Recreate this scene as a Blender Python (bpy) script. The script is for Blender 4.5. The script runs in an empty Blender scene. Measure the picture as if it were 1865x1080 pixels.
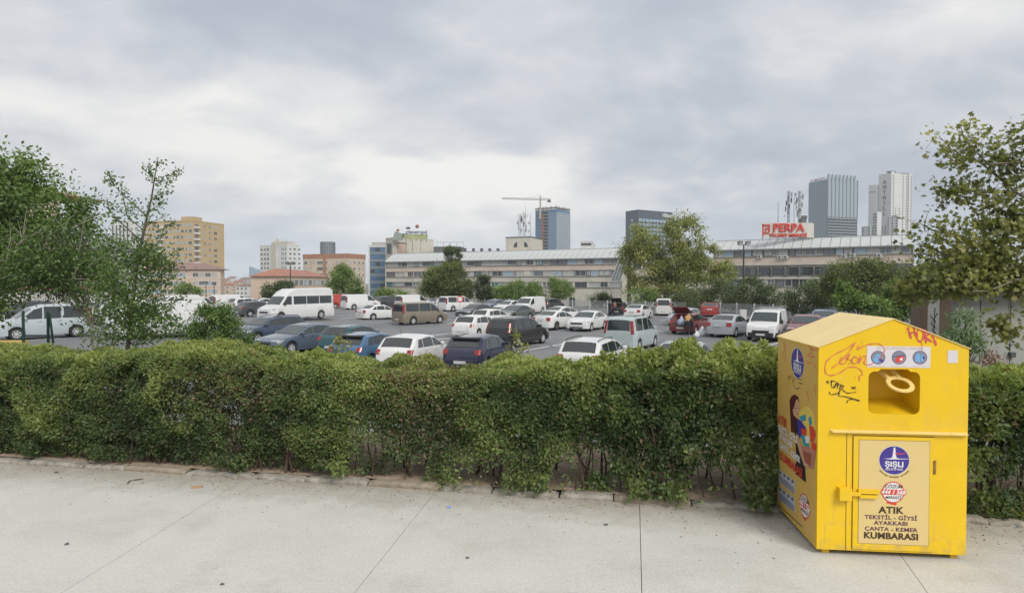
import bpy, bmesh, math, random
import numpy as np
from mathutils import Vector, Matrix, Euler

R = math.radians
rng = np.random.default_rng(7)
random.seed(11)
scene = bpy.context.scene
COL = scene.collection

# ------------------------------------------------------------------ camera
F_PX, PITCH, CAM_H = 1130.0, math.atan(25 / 1130.0), 2.5
cd = bpy.data.cameras.new("street_camera")
cd.sensor_width = 36.0
cd.lens = 36.0 * F_PX / 1865.0
cd.clip_start = 0.05
cd.clip_end = 6000.0
cam = bpy.data.objects.new("street_camera", cd)
COL.objects.link(cam)
cam.location = (0, 0, CAM_H)
cam.rotation_euler = (math.pi / 2 - PITCH, 0, 0)
scene.camera = cam

# ------------------------------------------------------------------ sky and sun
SUN_EL, SUN_AZ = R(44), R(150)          # azimuth clockwise from the view direction (+Y)
world = bpy.data.worlds.new("World")
scene.world = world
world.use_nodes = True
wt = world.node_tree
for n in list(wt.nodes):
    wt.nodes.remove(n)
wo = wt.nodes.new("ShaderNodeOutputWorld")
wb = wt.nodes.new("ShaderNodeBackground")
sky = wt.nodes.new("ShaderNodeTexSky")
sky.sky_type = 'NISHITA'
sky.sun_disc = False
sky.sun_elevation = SUN_EL
sky.sun_rotation = SUN_AZ
sky.air_density = 1.0
sky.dust_density = 2.0
wbs = wt.nodes.new("ShaderNodeBackground")
wbs.inputs[1].default_value = 0.07
wt.links.new(sky.outputs[0], wbs.inputs[0])


def wn(t, **k):
    n = wt.nodes.new(t)
    for a, b in k.items():
        setattr(n, a, b)
    return n


def wmath(op, a, b=None, c=None, clamp=False):
    n = wn("ShaderNodeMath", operation=op, use_clamp=clamp)
    for i, v in enumerate((a, b, c)):
        if v is None:
            continue
        if isinstance(v, (int, float)):
            n.inputs[i].default_value = v
        else:
            wt.links.new(v, n.inputs[i])
    return n.outputs[0]


tc = wn("ShaderNodeTexCoord")
sep = wn("ShaderNodeSeparateXYZ")
wt.links.new(tc.outputs['Generated'], sep.inputs[0])
zc = wmath('MAXIMUM', sep.outputs[2], 0.0)
den = wmath('ADD', zc, 0.30)
cx_ = wmath('DIVIDE', sep.outputs[0], den)
cy_ = wmath('DIVIDE', sep.outputs[1], den)
comb = wn("ShaderNodeCombineXYZ")
wt.links.new(cx_, comb.inputs[0])
wt.links.new(cy_, comb.inputs[1])


def wnoise(scale, detail, rough, dist, off, sx=1.0, sy=1.0, rot=0.0):
    m = wn("ShaderNodeMapping")
    m.inputs['Location'].default_value = off
    m.inputs['Rotation'].default_value = (0, 0, rot)
    m.inputs['Scale'].default_value = (sx, sy, 1)
    wt.links.new(comb.outputs[0], m.inputs[0])
    t = wn("ShaderNodeTexNoise")
    t.inputs['Scale'].default_value = scale
    t.inputs['Detail'].default_value = detail
    t.inputs['Roughness'].default_value = rough
    t.inputs['Distortion'].default_value = dist
    wt.links.new(m.outputs[0], t.inputs['Vector'])
    return t.outputs[0]


n1 = wnoise(0.85, 5, 0.48, 0.25, (3.1, 1.7, 0), 0.8, 1.0, 0.5)
n2 = wnoise(2.4, 8, 0.52, 0.5, (0.4, 5.2, 0), 0.85, 1.0, -0.6)
n3 = wnoise(6.0, 9, 0.6, 0.5, (2.2, 0.9, 0), 0.8, 1.0, -0.6)
mix = wmath('ADD', wmath('ADD', wmath('MULTIPLY', n1, 0.50), wmath('MULTIPLY', n2, 0.33)), wmath('MULTIPLY', n3, 0.17))
# cloud banks and breaks lying in the cloud layer, each with a ragged edge
mix = wmath('ADD', wmath('MULTIPLY', wmath('SUBTRACT', mix, 0.5), 1.45), 0.535)
wcol = wn("ShaderNodeTexNoise")
wcol.inputs['Scale'].default_value = 2.6
wcol.inputs['Detail'].default_value = 6
wt.links.new(comb.outputs[0], wcol.inputs['Vector'])
wsub = wn("ShaderNodeVectorMath", operation='SUBTRACT')
wt.links.new(wcol.outputs[1], wsub.inputs[0])
wsub.inputs[1].default_value = (0.5, 0.5, 0.5)
wsc = wn("ShaderNodeVectorMath", operation='MULTIPLY')
wt.links.new(wsub.outputs[0], wsc.inputs[0])
wsc.inputs[1].default_value = (0.55, 0.75, 0)
wadd = wn("ShaderNodeVectorMath", operation='ADD')
wt.links.new(comb.outputs[0], wadd.inputs[0])
wt.links.new(wsc.outputs[0], wadd.inputs[1])


def cloud_bank(px, py, w, h, amp, rot=0.0):
    global mix
    x_, u_ = (px - 932.5) / F_PX, -(py - 540.0) / F_PX
    d = Vector((x_, math.cos(PITCH) + u_ * math.sin(PITCH), -math.sin(PITCH) + u_ * math.cos(PITCH))).normalized()
    q = d.z + 0.30
    sub = wn("ShaderNodeVectorMath", operation='SUBTRACT')
    wt.links.new(wadd.outputs[0], sub.inputs[0])
    sub.inputs[1].default_value = (d.x / q, d.y / q, 0)
    mp = wn("ShaderNodeMapping")
    mp.inputs['Rotation'].default_value = (0, 0, rot)
    wt.links.new(sub.outputs[0], mp.inputs[0])
    ml = wn("ShaderNodeVectorMath", operation='MULTIPLY')
    wt.links.new(mp.outputs[0], ml.inputs[0])
    ml.inputs[1].default_value = (F_PX * q / w, F_PX * q * q / h, 0)
    ln = wn("ShaderNodeVectorMath", operation='LENGTH')
    wt.links.new(ml.outputs[0], ln.inputs[0])
    mr = wn("ShaderNodeMapRange", interpolation_type='SMOOTHSTEP')
    mr.inputs[1].default_value, mr.inputs[2].default_value = 0.0, 1.9
    mr.inputs[3].default_value, mr.inputs[4].default_value = amp, 0.0
    wt.links.new(ln.outputs['Value'], mr.inputs[0])
    mix = wmath('ADD', mix, mr.outputs[0])


for a_ in ((830, 312, 170, 26, 0.20), (640, 285, 330, 60, 0.10, -0.25), (930, 350, 330, 50, 0.07), (150, 165, 300, 55, 0.09, -0.2), (520, 60, 260, 80, -0.13), (80, 60, 160, 60, -0.05), (1220, 255, 330, 70, -0.10),
           (1500, 60, 330, 70, 0.10, 0.3), (1000, 150, 260, 60, -0.03), (1330, 380, 170, 32, 0.10), (1750, 330, 160, 60, -0.02), (250, 300, 300, 50, 0.03), (900, 20, 200, 50, 0.03)):
    cloud_bank(*a_)
ramp = wn("ShaderNodeValToRGB")
cr = ramp.color_ramp
cr.interpolation = 'B_SPLINE'
cr.elements[0].position = 0.30
cr.elements[0].color = (0.40, 0.44, 0.505, 1)
cr.elements[1].position = 0.74
cr.elements[1].color = (0.93, 0.91, 0.87, 1)
for p_, c_ in ((0.42, (0.48, 0.517, 0.58, 1)), (0.50, (0.57, 0.597, 0.645, 1)), (0.58, (0.69, 0.70, 0.715, 1)), (0.66, (0.80, 0.79, 0.77, 1))):
    e = cr.elements.new(p_)
    e.color = c_
wt.links.new(mix, ramp.inputs[0])
# towards the horizon the cloud thins into pale blue-grey air
hz = wn("ShaderNodeMapRange")
hz.inputs[1].default_value = 0.0
hz.inputs[2].default_value = 0.16
hz.inputs[3].default_value = 0.75
hz.inputs[4].default_value = 0.0
hz.interpolation_type = 'SMOOTHSTEP'
wt.links.new(sep.outputs[2], hz.inputs[0])
hm = wn("ShaderNodeMixRGB")
hm.inputs[2].default_value = (0.60, 0.655, 0.71, 1)
wt.links.new(hz.outputs[0], hm.inputs[0])
wt.links.new(ramp.outputs[0], hm.inputs[1])
wt.links.new(hm.outputs[0], wb.inputs[0])
wb.inputs[1].default_value = 0.87
wmx = wn("ShaderNodeMixShader")
wmx.inputs[0].default_value = 0.94
wt.links.new(wbs.outputs[0], wmx.inputs[1])
wt.links.new(wb.outputs[0], wmx.inputs[2])
wt.links.new(wmx.outputs[0], wo.inputs[0])

sl = bpy.data.lights.new("sun", 'SUN')
sl.energy = 1.9
sl.angle = R(26)
sl.color = (1.0, 0.96, 0.9)
so = bpy.data.objects.new("sun", sl)
COL.objects.link(so)
sd = Vector((math.sin(SUN_AZ) * math.cos(SUN_EL), math.cos(SUN_AZ) * math.cos(SUN_EL), math.sin(SUN_EL)))
so.rotation_euler = (-sd).to_track_quat('-Z', 'Y').to_euler()
so.location = sd * 50

scene.view_settings.view_transform = 'Standard'
scene.view_settings.look = 'None'
scene.view_settings.exposure = 0.45
scene.view_settings.gamma = 1.0
scene.view_settings.use_curve_mapping = False
scene.cycles.max_bounces = 6
scene.cycles.diffuse_bounces = 3
scene.cycles.transparent_max_bounces = 6

# ------------------------------------------------------------------ pixel to place helpers (layout only)
_sp, _cp = math.sin(PITCH), math.cos(PITCH)


def ray(px, py):
    x, u = (px - 932.5) / F_PX, -(py - 540.0) / F_PX
    return Vector((x, _cp + u * _sp, -_sp + u * _cp))


def W(px, py, Y):
    d = ray(px, py)
    t = Y / d.y
    return Vector((d.x * t, Y, CAM_H + d.z * t))


def PX(px, Y):
    return ray(px, 515).x / ray(px, 515).y * Y


def PZ(py, Y):
    return W(932.5, py, Y).z


def sstep(a, b, x):
    t = max(0.0, min(1.0, (x - a) / (b - a)))
    return t * t * (3 - 2 * t)


def lot_z(X, Y):
    z = -1.1
    z += 0.62 * sstep(11, 20, -X) * max(0.0, min(1.0, (92 - Y) / 50.0))
    z += 0.22 * sstep(13, 20, X) * max(0.0, min(1.0, (75 - Y) / 35.0))
    return z


def LOT(px, py):
    z = -1.1
    for _ in range(12):
        d = ray(px, py)
        t = (z - CAM_H) / d.z
        x, y = d.x * t, d.y * t
        z = lot_z(x, y)
    return Vector((x, y, z))


def GND(px, py, z=0.0):
    d = ray(px, py)
    t = (z - CAM_H) / d.z
    return Vector((d.x * t, d.y * t, z))


# ------------------------------------------------------------------ materials
def srgb(r, g, b):
    f = lambda c: ((c / 255.0) / 12.92) if c / 255.0 <= 0.04045 else (((c / 255.0) + 0.055) / 1.055) ** 2.4
    return (f(r), f(g), f(b))


MATS = {}


def mat(name, col, rough=0.6, metal=0.0, var=0.12, scale=3.0, bump=0.0, bscale=40.0, spec=0.5, coat=0.0, dirt=None, dscale=1.5, damt=0.3, coord='Object'):
    if name in MATS:
        return MATS[name]
    m = bpy.data.materials.new(name)
    m.use_nodes = True
    nt = m.node_tree
    b = nt.nodes["Principled BSDF"]
    b.inputs['Roughness'].default_value = rough
    b.inputs['Metallic'].default_value = metal
    b.inputs['Specular IOR Level'].default_value = spec
    b.inputs['Coat Weight'].default_value = coat
    b.inputs['Coat Roughness'].default_value = 0.06
    t = nt.nodes.new("ShaderNodeTexCoord")
    no = nt.nodes.new("ShaderNodeTexNoise")
    no.inputs['Scale'].default_value = scale
    no.inputs['Detail'].default_value = 5
    no.inputs['Roughness'].default_value = 0.6
    nt.links.new(t.outputs[coord], no.inputs['Vector'])
    rp = nt.nodes.new("ShaderNodeMapRange")
    rp.inputs[1].default_value = 0.3
    rp.inputs[2].default_value = 0.7
    rp.inputs[3].default_value = 1 - var
    rp.inputs[4].default_value = 1 + var
    nt.links.new(no.outputs[0], rp.inputs[0])
    vm = nt.nodes.new("ShaderNodeVectorMath")
    vm.operation = 'SCALE'
    vm.inputs[0].default_value = col
    nt.links.new(rp.outputs[0], vm.inputs['Scale'])
    out = vm.outputs[0]
    if dirt is not None:
        n2_ = nt.nodes.new("ShaderNodeTexNoise")
        n2_.inputs['Scale'].default_value = dscale
        n2_.inputs['Detail'].default_value = 8
        n2_.inputs['Roughness'].default_value = 0.7
        nt.links.new(t.outputs[coord], n2_.inputs['Vector'])
        r2 = nt.nodes.new("ShaderNodeMapRange")
        r2.inputs[1].default_value = 0.5
        r2.inputs[2].default_value = 0.72
        r2.inputs[3].default_value = 0
        r2.inputs[4].default_value = damt
        nt.links.new(n2_.outputs[0], r2.inputs[0])
        mx = nt.nodes.new("ShaderNodeMixRGB")
        mx.inputs[2].default_value = (*dirt, 1)
        nt.links.new(r2.outputs[0], mx.inputs[0])
        nt.links.new(out, mx.inputs[1])
        out = mx.outputs[0]
    nt.links.new(out, b.inputs['Base Color'])
    if bump > 0:
        n3 = nt.nodes.new("ShaderNodeTexNoise")
        n3.inputs['Scale'].default_value = bscale
        n3.inputs['Detail'].default_value = 4
        nt.links.new(t.outputs[coord], n3.inputs['Vector'])
        bp = nt.nodes.new("ShaderNodeBump")
        bp.inputs['Strength'].default_value = bump
        bp.inputs['Distance'].default_value = 0.02
        nt.links.new(n3.outputs[0], bp.inputs['Height'])
        nt.links.new(bp.outputs[0], b.inputs['Normal'])
    MATS[name] = m
    return m


def leaf_mat(name, cols, rough=0.45, trans=0.28):
    """cols: list of (pos, rgb) along the per-leaf tint value"""
    if name in MATS:
        return MATS[name]
    m = bpy.data.materials.new(name)
    m.use_nodes = True
    nt = m.node_tree
    b = nt.nodes["Principled BSDF"]
    b.inputs['Roughness'].default_value = rough
    b.inputs['Specular IOR Level'].default_value = 0.4
    at = nt.nodes.new("ShaderNodeAttribute")
    at.attribute_name = "tint"
    rp = nt.nodes.new("ShaderNodeValToRGB")
    els = rp.color_ramp.elements
    els[0].position, els[0].color = cols[0][0], (*cols[0][1], 1)
    els[1].position, els[1].color = cols[-1][0], (*cols[-1][1], 1)
    for p, c in cols[1:-1]:
        e = els.new(p)
        e.color = (*c, 1)
    nt.links.new(at.outputs['Fac'], rp.inputs[0])
    nt.links.new(rp.outputs[0], b.inputs['Base Color'])
    tr = nt.nodes.new("ShaderNodeBsdfTranslucent")
    br = nt.nodes.new("ShaderNodeVectorMath")
    br.operation = 'MULTIPLY'
    br.inputs[1].default_value = (1.5, 1.6, 0.7)
    nt.links.new(rp.outputs[0], br.inputs[0])
    nt.links.new(br.outputs[0], tr.inputs[0])
    ms = nt.nodes.new("ShaderNodeMixShader")
    ms.inputs[0].default_value = trans
    out = nt.nodes["Material Output"]
    nt.links.new(b.outputs[0], ms.inputs[1])
    nt.links.new(tr.outputs[0], ms.inputs[2])
    nt.links.new(ms.outputs[0], out.inputs[0])
    MATS[name] = m
    return m


def glass(name, col, rough=0.08, spec=0.8, var=0.15, scale=2.0):
    return mat(name, col, rough=rough, var=var, scale=scale, spec=spec)


# ------------------------------------------------------------------ mesh building
class MB:
    def __init__(self):
        self.v, self.f, self.mi, self.m = [], [], [], 0

    def add(self, vs, fs):
        o = len(self.v)
        self.v += [tuple(p) for p in vs]
        for f in fs:
            self.f.append(tuple(i + o for i in f))
            self.mi.append(self.m)
        return self

    def box(self, c, s, rz=0.0, M=None):
        x, y, z = s[0] / 2, s[1] / 2, s[2] / 2
        ps = [Vector((i, j, k)) for i in (-x, x) for j in (-y, y) for k in (-z, z)]
        if rz:
            rm = Matrix.Rotation(rz, 3, 'Z')
            ps = [rm @ p for p in ps]
        if M is not None:
            ps = [M @ p for p in ps]
        c = Vector(c)
        return self.add([p + c for p in ps], [(0, 1, 3, 2), (4, 6, 7, 5), (0, 4, 5, 1), (2, 3, 7, 6), (0, 2, 6, 4), (1, 5, 7, 3)])

    def box2(self, a, b):
        return self.box([(a[i] + b[i]) / 2 for i in range(3)], [abs(b[i] - a[i]) for i in range(3)])

    def quad(self, a, b, c, d):
        return self.add([a, b, c, d], [(0, 1, 2, 3)])

    def prism(self, poly, z0, z1):
        n = len(poly)
        vs = [(p[0], p[1], z0) for p in poly] + [(p[0], p[1], z1) for p in poly]
        fs = [tuple(reversed(range(n))), tuple(range(n, 2 * n))]
        fs += [(i, (i + 1) % n, n + (i + 1) % n, n + i) for i in range(n)]
        return self.add(vs, fs)

    def tube(self, pts, rad, n=6, cap=True):
        pts = [Vector(p) for p in pts]
        if isinstance(rad, (int, float)):
            rad = [rad] * len(pts)
        vs, fs = [], []
        for i, p in enumerate(pts):
            d = (pts[min(i + 1, len(pts) - 1)] - pts[max(i - 1, 0)])
            if d.length < 1e-9:
                d = Vector((0, 0, 1))
            d.normalize()
            up = Vector((1, 0, 0)) if abs(d.x) < 0.7 else Vector((0, 1, 0))
            a = d.cross(up).normalized()
            b = d.cross(a)
            for k in range(n):
                t = 2 * math.pi * k / n
                vs.append(p + (a * math.cos(t) + b * math.sin(t)) * rad[i])
        for i in range(len(pts) - 1):
            for k in range(n):
                k2 = (k + 1) % n
                fs.append((i * n + k, i * n + k2, (i + 1) * n + k2, (i + 1) * n + k))
        if cap:
            fs.append(tuple(reversed(range(n))))
            fs.append(tuple(range((len(pts) - 1) * n, len(pts) * n)))
        return self.add(vs, fs)

    def lathe(self, prof, n=16, M=None, closed=False):
        """prof: (r, h) pairs, axis z"""
        vs, fs = [], []
        for r, h in prof:
            for k in range(n):
                t = 2 * math.pi * k / n
                p = Vector((r * math.cos(t), r * math.sin(t), h))
                vs.append(M @ p if M is not None else p)
        m = len(prof)
        for i in range(m if closed else m - 1):
            for k in range(n):
                k2 = (k + 1) % n
                j = (i + 1) % m
                fs.append((i * n + k, i * n + k2, j * n + k2, j * n + k))
        if not closed:
            fs.append(tuple(reversed(range(n))))
            fs.append(tuple(range((m - 1) * n, m * n)))
        return self.add(vs, fs)

    def disc(self, c, r, n=20, ex=Vector((1, 0, 0)), ey=Vector((0, 0, 1)), ry=None):
        c = Vector(c)
        ry = ry or r
        return self.add([c + ex * r * math.cos(2 * math.pi * k / n) + ey * ry * math.sin(2 * math.pi * k / n) for k in range(n)], [tuple(range(n))])

    def build(self, name, mats, parent=None, smooth=False, angle=35, loc=None, rz=None):
        me = bpy.data.meshes.new(name)
        me.from_pydata(self.v, [], self.f)
        if not isinstance(mats, (list, tuple)):
            mats = [mats]
        for m in mats:
            me.materials.append(m)
        if len(mats) > 1:
            me.polygons.foreach_set('material_index', self.mi)
        if smooth:
            me.polygons.foreach_set('use_smooth', [True] * len(me.polygons))
            me.update()
            me.set_sharp_from_angle(angle=R(angle))
        me.update()
        return link(name, me, parent, loc, rz)


def link(name, me, parent=None, loc=None, rz=None):
    o = bpy.data.objects.new(name, me)
    COL.objects.link(o)
    if parent is not None:
        o.parent = parent
    if loc is not None:
        o.location = loc
    if rz is not None:
        o.rotation_euler = (0, 0, rz)
    return o


def empty(name, loc=(0, 0, 0), rz=0.0):
    o = bpy.data.objects.new(name, None)
    o.empty_display_size = 0.3
    COL.objects.link(o)
    o.location = loc
    o.rotation_euler = (0, 0, rz)
    return o


def tag(o, label=None, cat=None, group=None, kind=None):
    if label:
        o['label'] = label
    if cat:
        o['category'] = cat
    if group:
        o['group'] = group
    if kind:
        o['kind'] = kind
    return o


def text_mesh(body, size, bold=0.0, align='CENTER', extrude=0.0, sx=1.0, shear=0.0, spacing=1.0):
    cu = bpy.data.curves.new("lettering", 'FONT')
    cu.body = body
    cu.size = size
    cu.offset = bold
    cu.align_x = align
    cu.align_y = 'CENTER'
    cu.extrude = extrude
    cu.shear = shear
    cu.space_character = spacing
    cu.resolution_u = 3
    o = bpy.data.objects.new("lettering", cu)
    COL.objects.link(o)
    bpy.context.view_layer.update()
    dg = bpy.context.evaluated_depsgraph_get()
    me = bpy.data.meshes.new_from_object(o.evaluated_get(dg))
    bpy.data.objects.remove(o)
    if sx != 1.0:
        me.transform(Matrix.Diagonal((sx, 1, 1, 1)))
    return me


def text_obj(name, body, size, m, parent, origin, ex, ey, **k):
    me = text_mesh(body, size, **k)
    ex, ey = Vector(ex).normalized(), Vector(ey).normalized()
    ez = ex.cross(ey)
    M = Matrix(((ex.x, ey.x, ez.x, origin[0]), (ex.y, ey.y, ez.y, origin[1]), (ex.z, ey.z, ez.z, origin[2]), (0, 0, 0, 1)))
    me.transform(M)
    me.materials.clear()
    me.materials.append(m)
    return link(name, me, parent)


# ---- value noise in numpy
_lat = rng.random((32, 32, 32))


def vnoise(P, scale=1.0, off=0.0):
    q = P * scale + off
    i = np.floor(q).astype(int)
    f = q - i
    f = f * f * (3 - 2 * f)
    i0, i1 = i % 32, (i + 1) % 32
    r = 0
    for a in (0, 1):
        for b in (0, 1):
            for c in (0, 1):
                w = (f[:, 0] if a else 1 - f[:, 0]) * (f[:, 1] if b else 1 - f[:, 1]) * (f[:, 2] if c else 1 - f[:, 2])
                r = r + w * _lat[(i1 if a else i0)[:, 0], (i1 if b else i0)[:, 1], (i1 if c else i0)[:, 2]]
    return r


def leaf_object(name, P, D, N, size, ratio, tint, m, parent=None, fold=0.25, lobed=False):
    """P leaf base, D blade direction, N rough facing normal; all (n,3)."""
    n = len(P)
    D = D / (np.linalg.norm(D, axis=1, keepdims=True) + 1e-9)
    S = np.cross(D, N)
    S /= (np.linalg.norm(S, axis=1, keepdims=True) + 1e-9)
    U = np.cross(S, D)
    L = size[:, None]
    wv = L * ratio * 0.5
    tip = P + D * L - U * L * 0.12
    mid = P + D * L * 0.45
    if lobed:
        # five-pointed plane-tree leaf: base, two lobes each side, tip
        a = P + D * L * 0.25 + S * wv * 1.9 + U * wv * fold
        b = P + D * L * 0.40 + S * wv * 0.8
        c = P + D * L * 0.75 + S * wv * 1.5 + U * wv * fold
        d = P + D * L * 0.70 + S * wv * 0.45
        a2 = P + D * L * 0.25 - S * wv * 1.9 + U * wv * fold
        b2 = P + D * L * 0.40 - S * wv * 0.8
        c2 = P + D * L * 0.75 - S * wv * 1.5 + U * wv * fold
        d2 = P + D * L * 0.70 - S * wv * 0.45
        V = np.stack([P, a, b, c, d, tip, d2, c2, b2, a2], axis=1).reshape(-1, 3)
        base = np.array([0, 1, 2, 0, 2, 8, 0, 8, 9, 2, 3, 4, 8, 2, 4, 8, 4, 6, 8, 6, 7, 4, 5, 6])
        per, nv = 8, 10
    else:
        r = mid + S * wv + U * wv * fold
        l = mid - S * wv + U * wv * fold
        V = np.stack([P, r, tip, l], axis=1).reshape(-1, 3)
        base = np.array([0, 1, 2, 0, 2, 3])
        per, nv = 2, 4
    F = (np.arange(n)[:, None] * nv + base[None, :]).reshape(-1)
    me = bpy.data.meshes.new(name)
    me.vertices.add(len(V))
    me.vertices.foreach_set('co', V.astype(np.float32).ravel())
    me.loops.add(len(F))
    me.loops.foreach_set('vertex_index', F.astype(np.int32))
    nf = n * per
    me.polygons.add(nf)
    me.polygons.foreach_set('loop_start', np.arange(nf, dtype=np.int32) * 3)
    me.polygons.foreach_set('loop_total', np.full(nf, 3, dtype=np.int32))
    at = me.attributes.new('tint', 'FLOAT', 'FACE')
    at.data.foreach_set('value', np.repeat(np.clip(tint, 0, 1), per).astype(np.float32))
    me.materials.append(m)
    me.update(calc_edges=True)
    me.validate()
    return link(name, me, parent)


def unit(n):
    v = rng.normal(size=(n, 3))
    return v / np.linalg.norm(v, axis=1, keepdims=True)

# ================================================================== GROUND
def concrete_mat():
    m = mat("pavement concrete", (0.54, 0.53, 0.49), rough=0.85, var=0.07, scale=0.9, bump=0.25, bscale=60, dirt=(0.38, 0.34, 0.26), dscale=0.8, damt=0.5, spec=0.3)
    nt = m.node_tree
    b = nt.nodes["Principled BSDF"]
    src = b.inputs['Base Color'].links[0].from_socket
    t = nt.nodes.new("ShaderNodeTexCoord")
    # brushed dark scuffs running along the pavement
    mp = nt.nodes.new("ShaderNodeMapping")
    mp.inputs['Rotation'].default_value = (0, 0, R(12))
    mp.inputs['Scale'].default_value = (2.0, 9.0, 1)
    nt.links.new(t.outputs['Object'], mp.inputs[0])
    n = nt.nodes.new("ShaderNodeTexNoise")
    n.inputs['Scale'].default_value = 2.2
    n.inputs['Detail'].default_value = 9
    n.inputs['Roughness'].default_value = 0.72
    nt.links.new(mp.outputs[0], n.inputs['Vector'])
    r = nt.nodes.new("ShaderNodeMapRange")
    r.inputs[1].default_value, r.inputs[2].default_value = 0.56, 0.74
    r.inputs[3].default_value, r.inputs[4].default_value = 0, 0.38
    nt.links.new(n.outputs[0], r.inputs[0])
    mx = nt.nodes.new("ShaderNodeMixRGB")
    mx.inputs[2].default_value = (0.27, 0.26, 0.235, 1)
    nt.links.new(r.outputs[0], mx.inputs[0])
    nt.links.new(src, mx.inputs[1])
    gr = nt.nodes.new("ShaderNodeTexNoise")
    gr.inputs['Scale'].default_value = 38.0
    gr.inputs['Detail'].default_value = 6
    gr.inputs['Roughness'].default_value = 0.8
    nt.links.new(t.outputs['Object'], gr.inputs['Vector'])
    g2_ = nt.nodes.new("ShaderNodeMapRange")
    g2_.inputs[1].default_value, g2_.inputs[2].default_value = 0.35, 0.65
    g2_.inputs[3].default_value, g2_.inputs[4].default_value = 0.86, 1.10
    nt.links.new(gr.outputs[0], g2_.inputs[0])
    gs_ = nt.nodes.new("ShaderNodeVectorMath")
    gs_.operation = 'SCALE'
    nt.links.new(mx.outputs[0], gs_.inputs[0])
    nt.links.new(g2_.outputs[0], gs_.inputs['Scale'])
    # speckles
    v = nt.nodes.new("ShaderNodeTexVoronoi")
    v.inputs['Scale'].default_value = 8.0
    nt.links.new(t.outputs['Object'], v.inputs['Vector'])
    r2 = nt.nodes.new("ShaderNodeMapRange")
    r2.inputs[1].default_value, r2.inputs[2].default_value = 0.035, 0.06
    r2.inputs[3].default_value, r2.inputs[4].default_value = 0.45, 0
    nt.links.new(v.outputs['Distance'], r2.inputs[0])
    mx2 = nt.nodes.new("ShaderNodeMixRGB")
    mx2.inputs[2].default_value = (0.22, 0.19, 0.15, 1)
    nt.links.new(r2.outputs[0], mx2.inputs[0])
    nt.links.new(gs_.outputs[0], mx2.inputs[1])
    # wash of soil spilled from the planting bed, fading away from the kerb line
    dk = nt.nodes.new("ShaderNodeVectorMath")
    dk.operation = 'DOT_PRODUCT'
    nt.links.new(t.outputs['Object'], dk.inputs[0])
    dk.inputs[1].default_value = (0.181, 0.9835, 0)
    nn = nt.nodes.new("ShaderNodeTexNoise")
    nn.inputs['Scale'].default_value = 3.5
    nn.inputs['Detail'].default_value = 8
    nn.inputs['Roughness'].default_value = 0.7
    nt.links.new(t.outputs['Object'], nn.inputs['Vector'])
    ad = nt.nodes.new("ShaderNodeMath")
    ad.operation = 'MULTIPLY_ADD'
    nt.links.new(nn.outputs[0], ad.inputs[0])
    ad.inputs[1].default_value = 1.3
    nt.links.new(dk.outputs['Value'], ad.inputs[2])
    r3 = nt.nodes.new("ShaderNodeMapRange")
    kd = -7.06 * 0.181 + 8.56 * 0.9835
    r3.inputs[1].default_value, r3.inputs[2].default_value = kd - 0.15, kd + 0.75
    r3.inputs[3].default_value, r3.inputs[4].default_value = 0, 0.75
    nt.links.new(ad.outputs[0], r3.inputs[0])
    mx3 = nt.nodes.new("ShaderNodeMixRGB")
    mx3.inputs[2].default_value = (0.30, 0.26, 0.20, 1)
    nt.links.new(r3.outputs[0], mx3.inputs[0])
    nt.links.new(mx2.outputs[0], mx3.inputs[1])
    nt.links.new(mx3.outputs[0], b.inputs['Base Color'])
    return m


M_conc = concrete_mat()
M_joint = mat("joint grime", (0.085, 0.08, 0.07), rough=0.95)
M_kerb = mat("kerb stone", (0.30, 0.275, 0.235), rough=0.9, var=0.25, scale=6, bump=0.6, bscale=25, dirt=(0.13, 0.11, 0.08), dscale=4, damt=0.85)
M_kerb_ochre = mat("kerb ochre", (0.28, 0.235, 0.175), rough=0.9, var=0.25, scale=7, bump=0.6, bscale=25, dirt=(0.20, 0.17, 0.13), dscale=6, damt=0.9)
M_soil = mat("dry soil", (0.36, 0.27, 0.195), rough=0.95, var=0.3, scale=5, bump=1.0, bscale=18, dirt=(0.16, 0.11, 0.07), dscale=8, damt=0.7)
M_asph = mat("asphalt", (0.175, 0.178, 0.184), rough=0.85, var=0.16, scale=0.25, bump=0.3, bscale=30, dirt=(0.235, 0.23, 0.225), dscale=0.12, damt=0.55, spec=0.35)
M_line = mat("line paint", (0.66, 0.66, 0.65), rough=0.7, var=0.2, scale=1.5, dirt=(0.14, 0.14, 0.145), dscale=1.6, damt=0.6)
M_terr = mat("far ground", (0.15, 0.15, 0.11), rough=0.95, var=0.3, scale=0.01)

K0 = Vector((-7.06, 8.56, 0))
KU = Vector((0.9835, -0.181, 0)).normalized()
KN = Vector((-KU.y, KU.x, 0))


def HP(s, n, z=0.0):
    return K0 + KU * s + KN * n + Vector((0, 0, z))


# far terrain: one sheet to the horizon
g = MB()
g.box((0, 1500, -7.6), (6000, 7000, 1.0))
tag(g.build("ground", M_terr), kind='structure')

# pavement
base = MB()
c0, c1 = HP(-60, 0), HP(60, 0)
base.prism([(c0.x, c0.y), (-60, -12), (60, -12), (c1.x, c1.y)], -0.4, -0.014)
pave = base.build("pavement", M_joint)
tag(pave, kind='structure')
joints_px = [((0, 912), (90, 885)), ((385, 910), (110, 1080)), ((785, 905), (645, 1080)), ((1165, 925), (1169, 1080)), ((1640, 1010), (1690, 1080))]
jl = []
for a, b in joints_px:
    A, B = GND(*a), GND(*b)
    jl.append((A, (B - A).normalized() if (B - A).y < 0 else (A - B).normalized()))
d0 = jl[0][1]
jl = [(jl[0][0] - KU * 2.6 * k, d0) for k in (4, 3, 2, 1)] + jl
dl = jl[-1]
jl = jl + [(dl[0] + KU * 2.6 * k, dl[1]) for k in (1, 2, 3, 4)]


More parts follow.
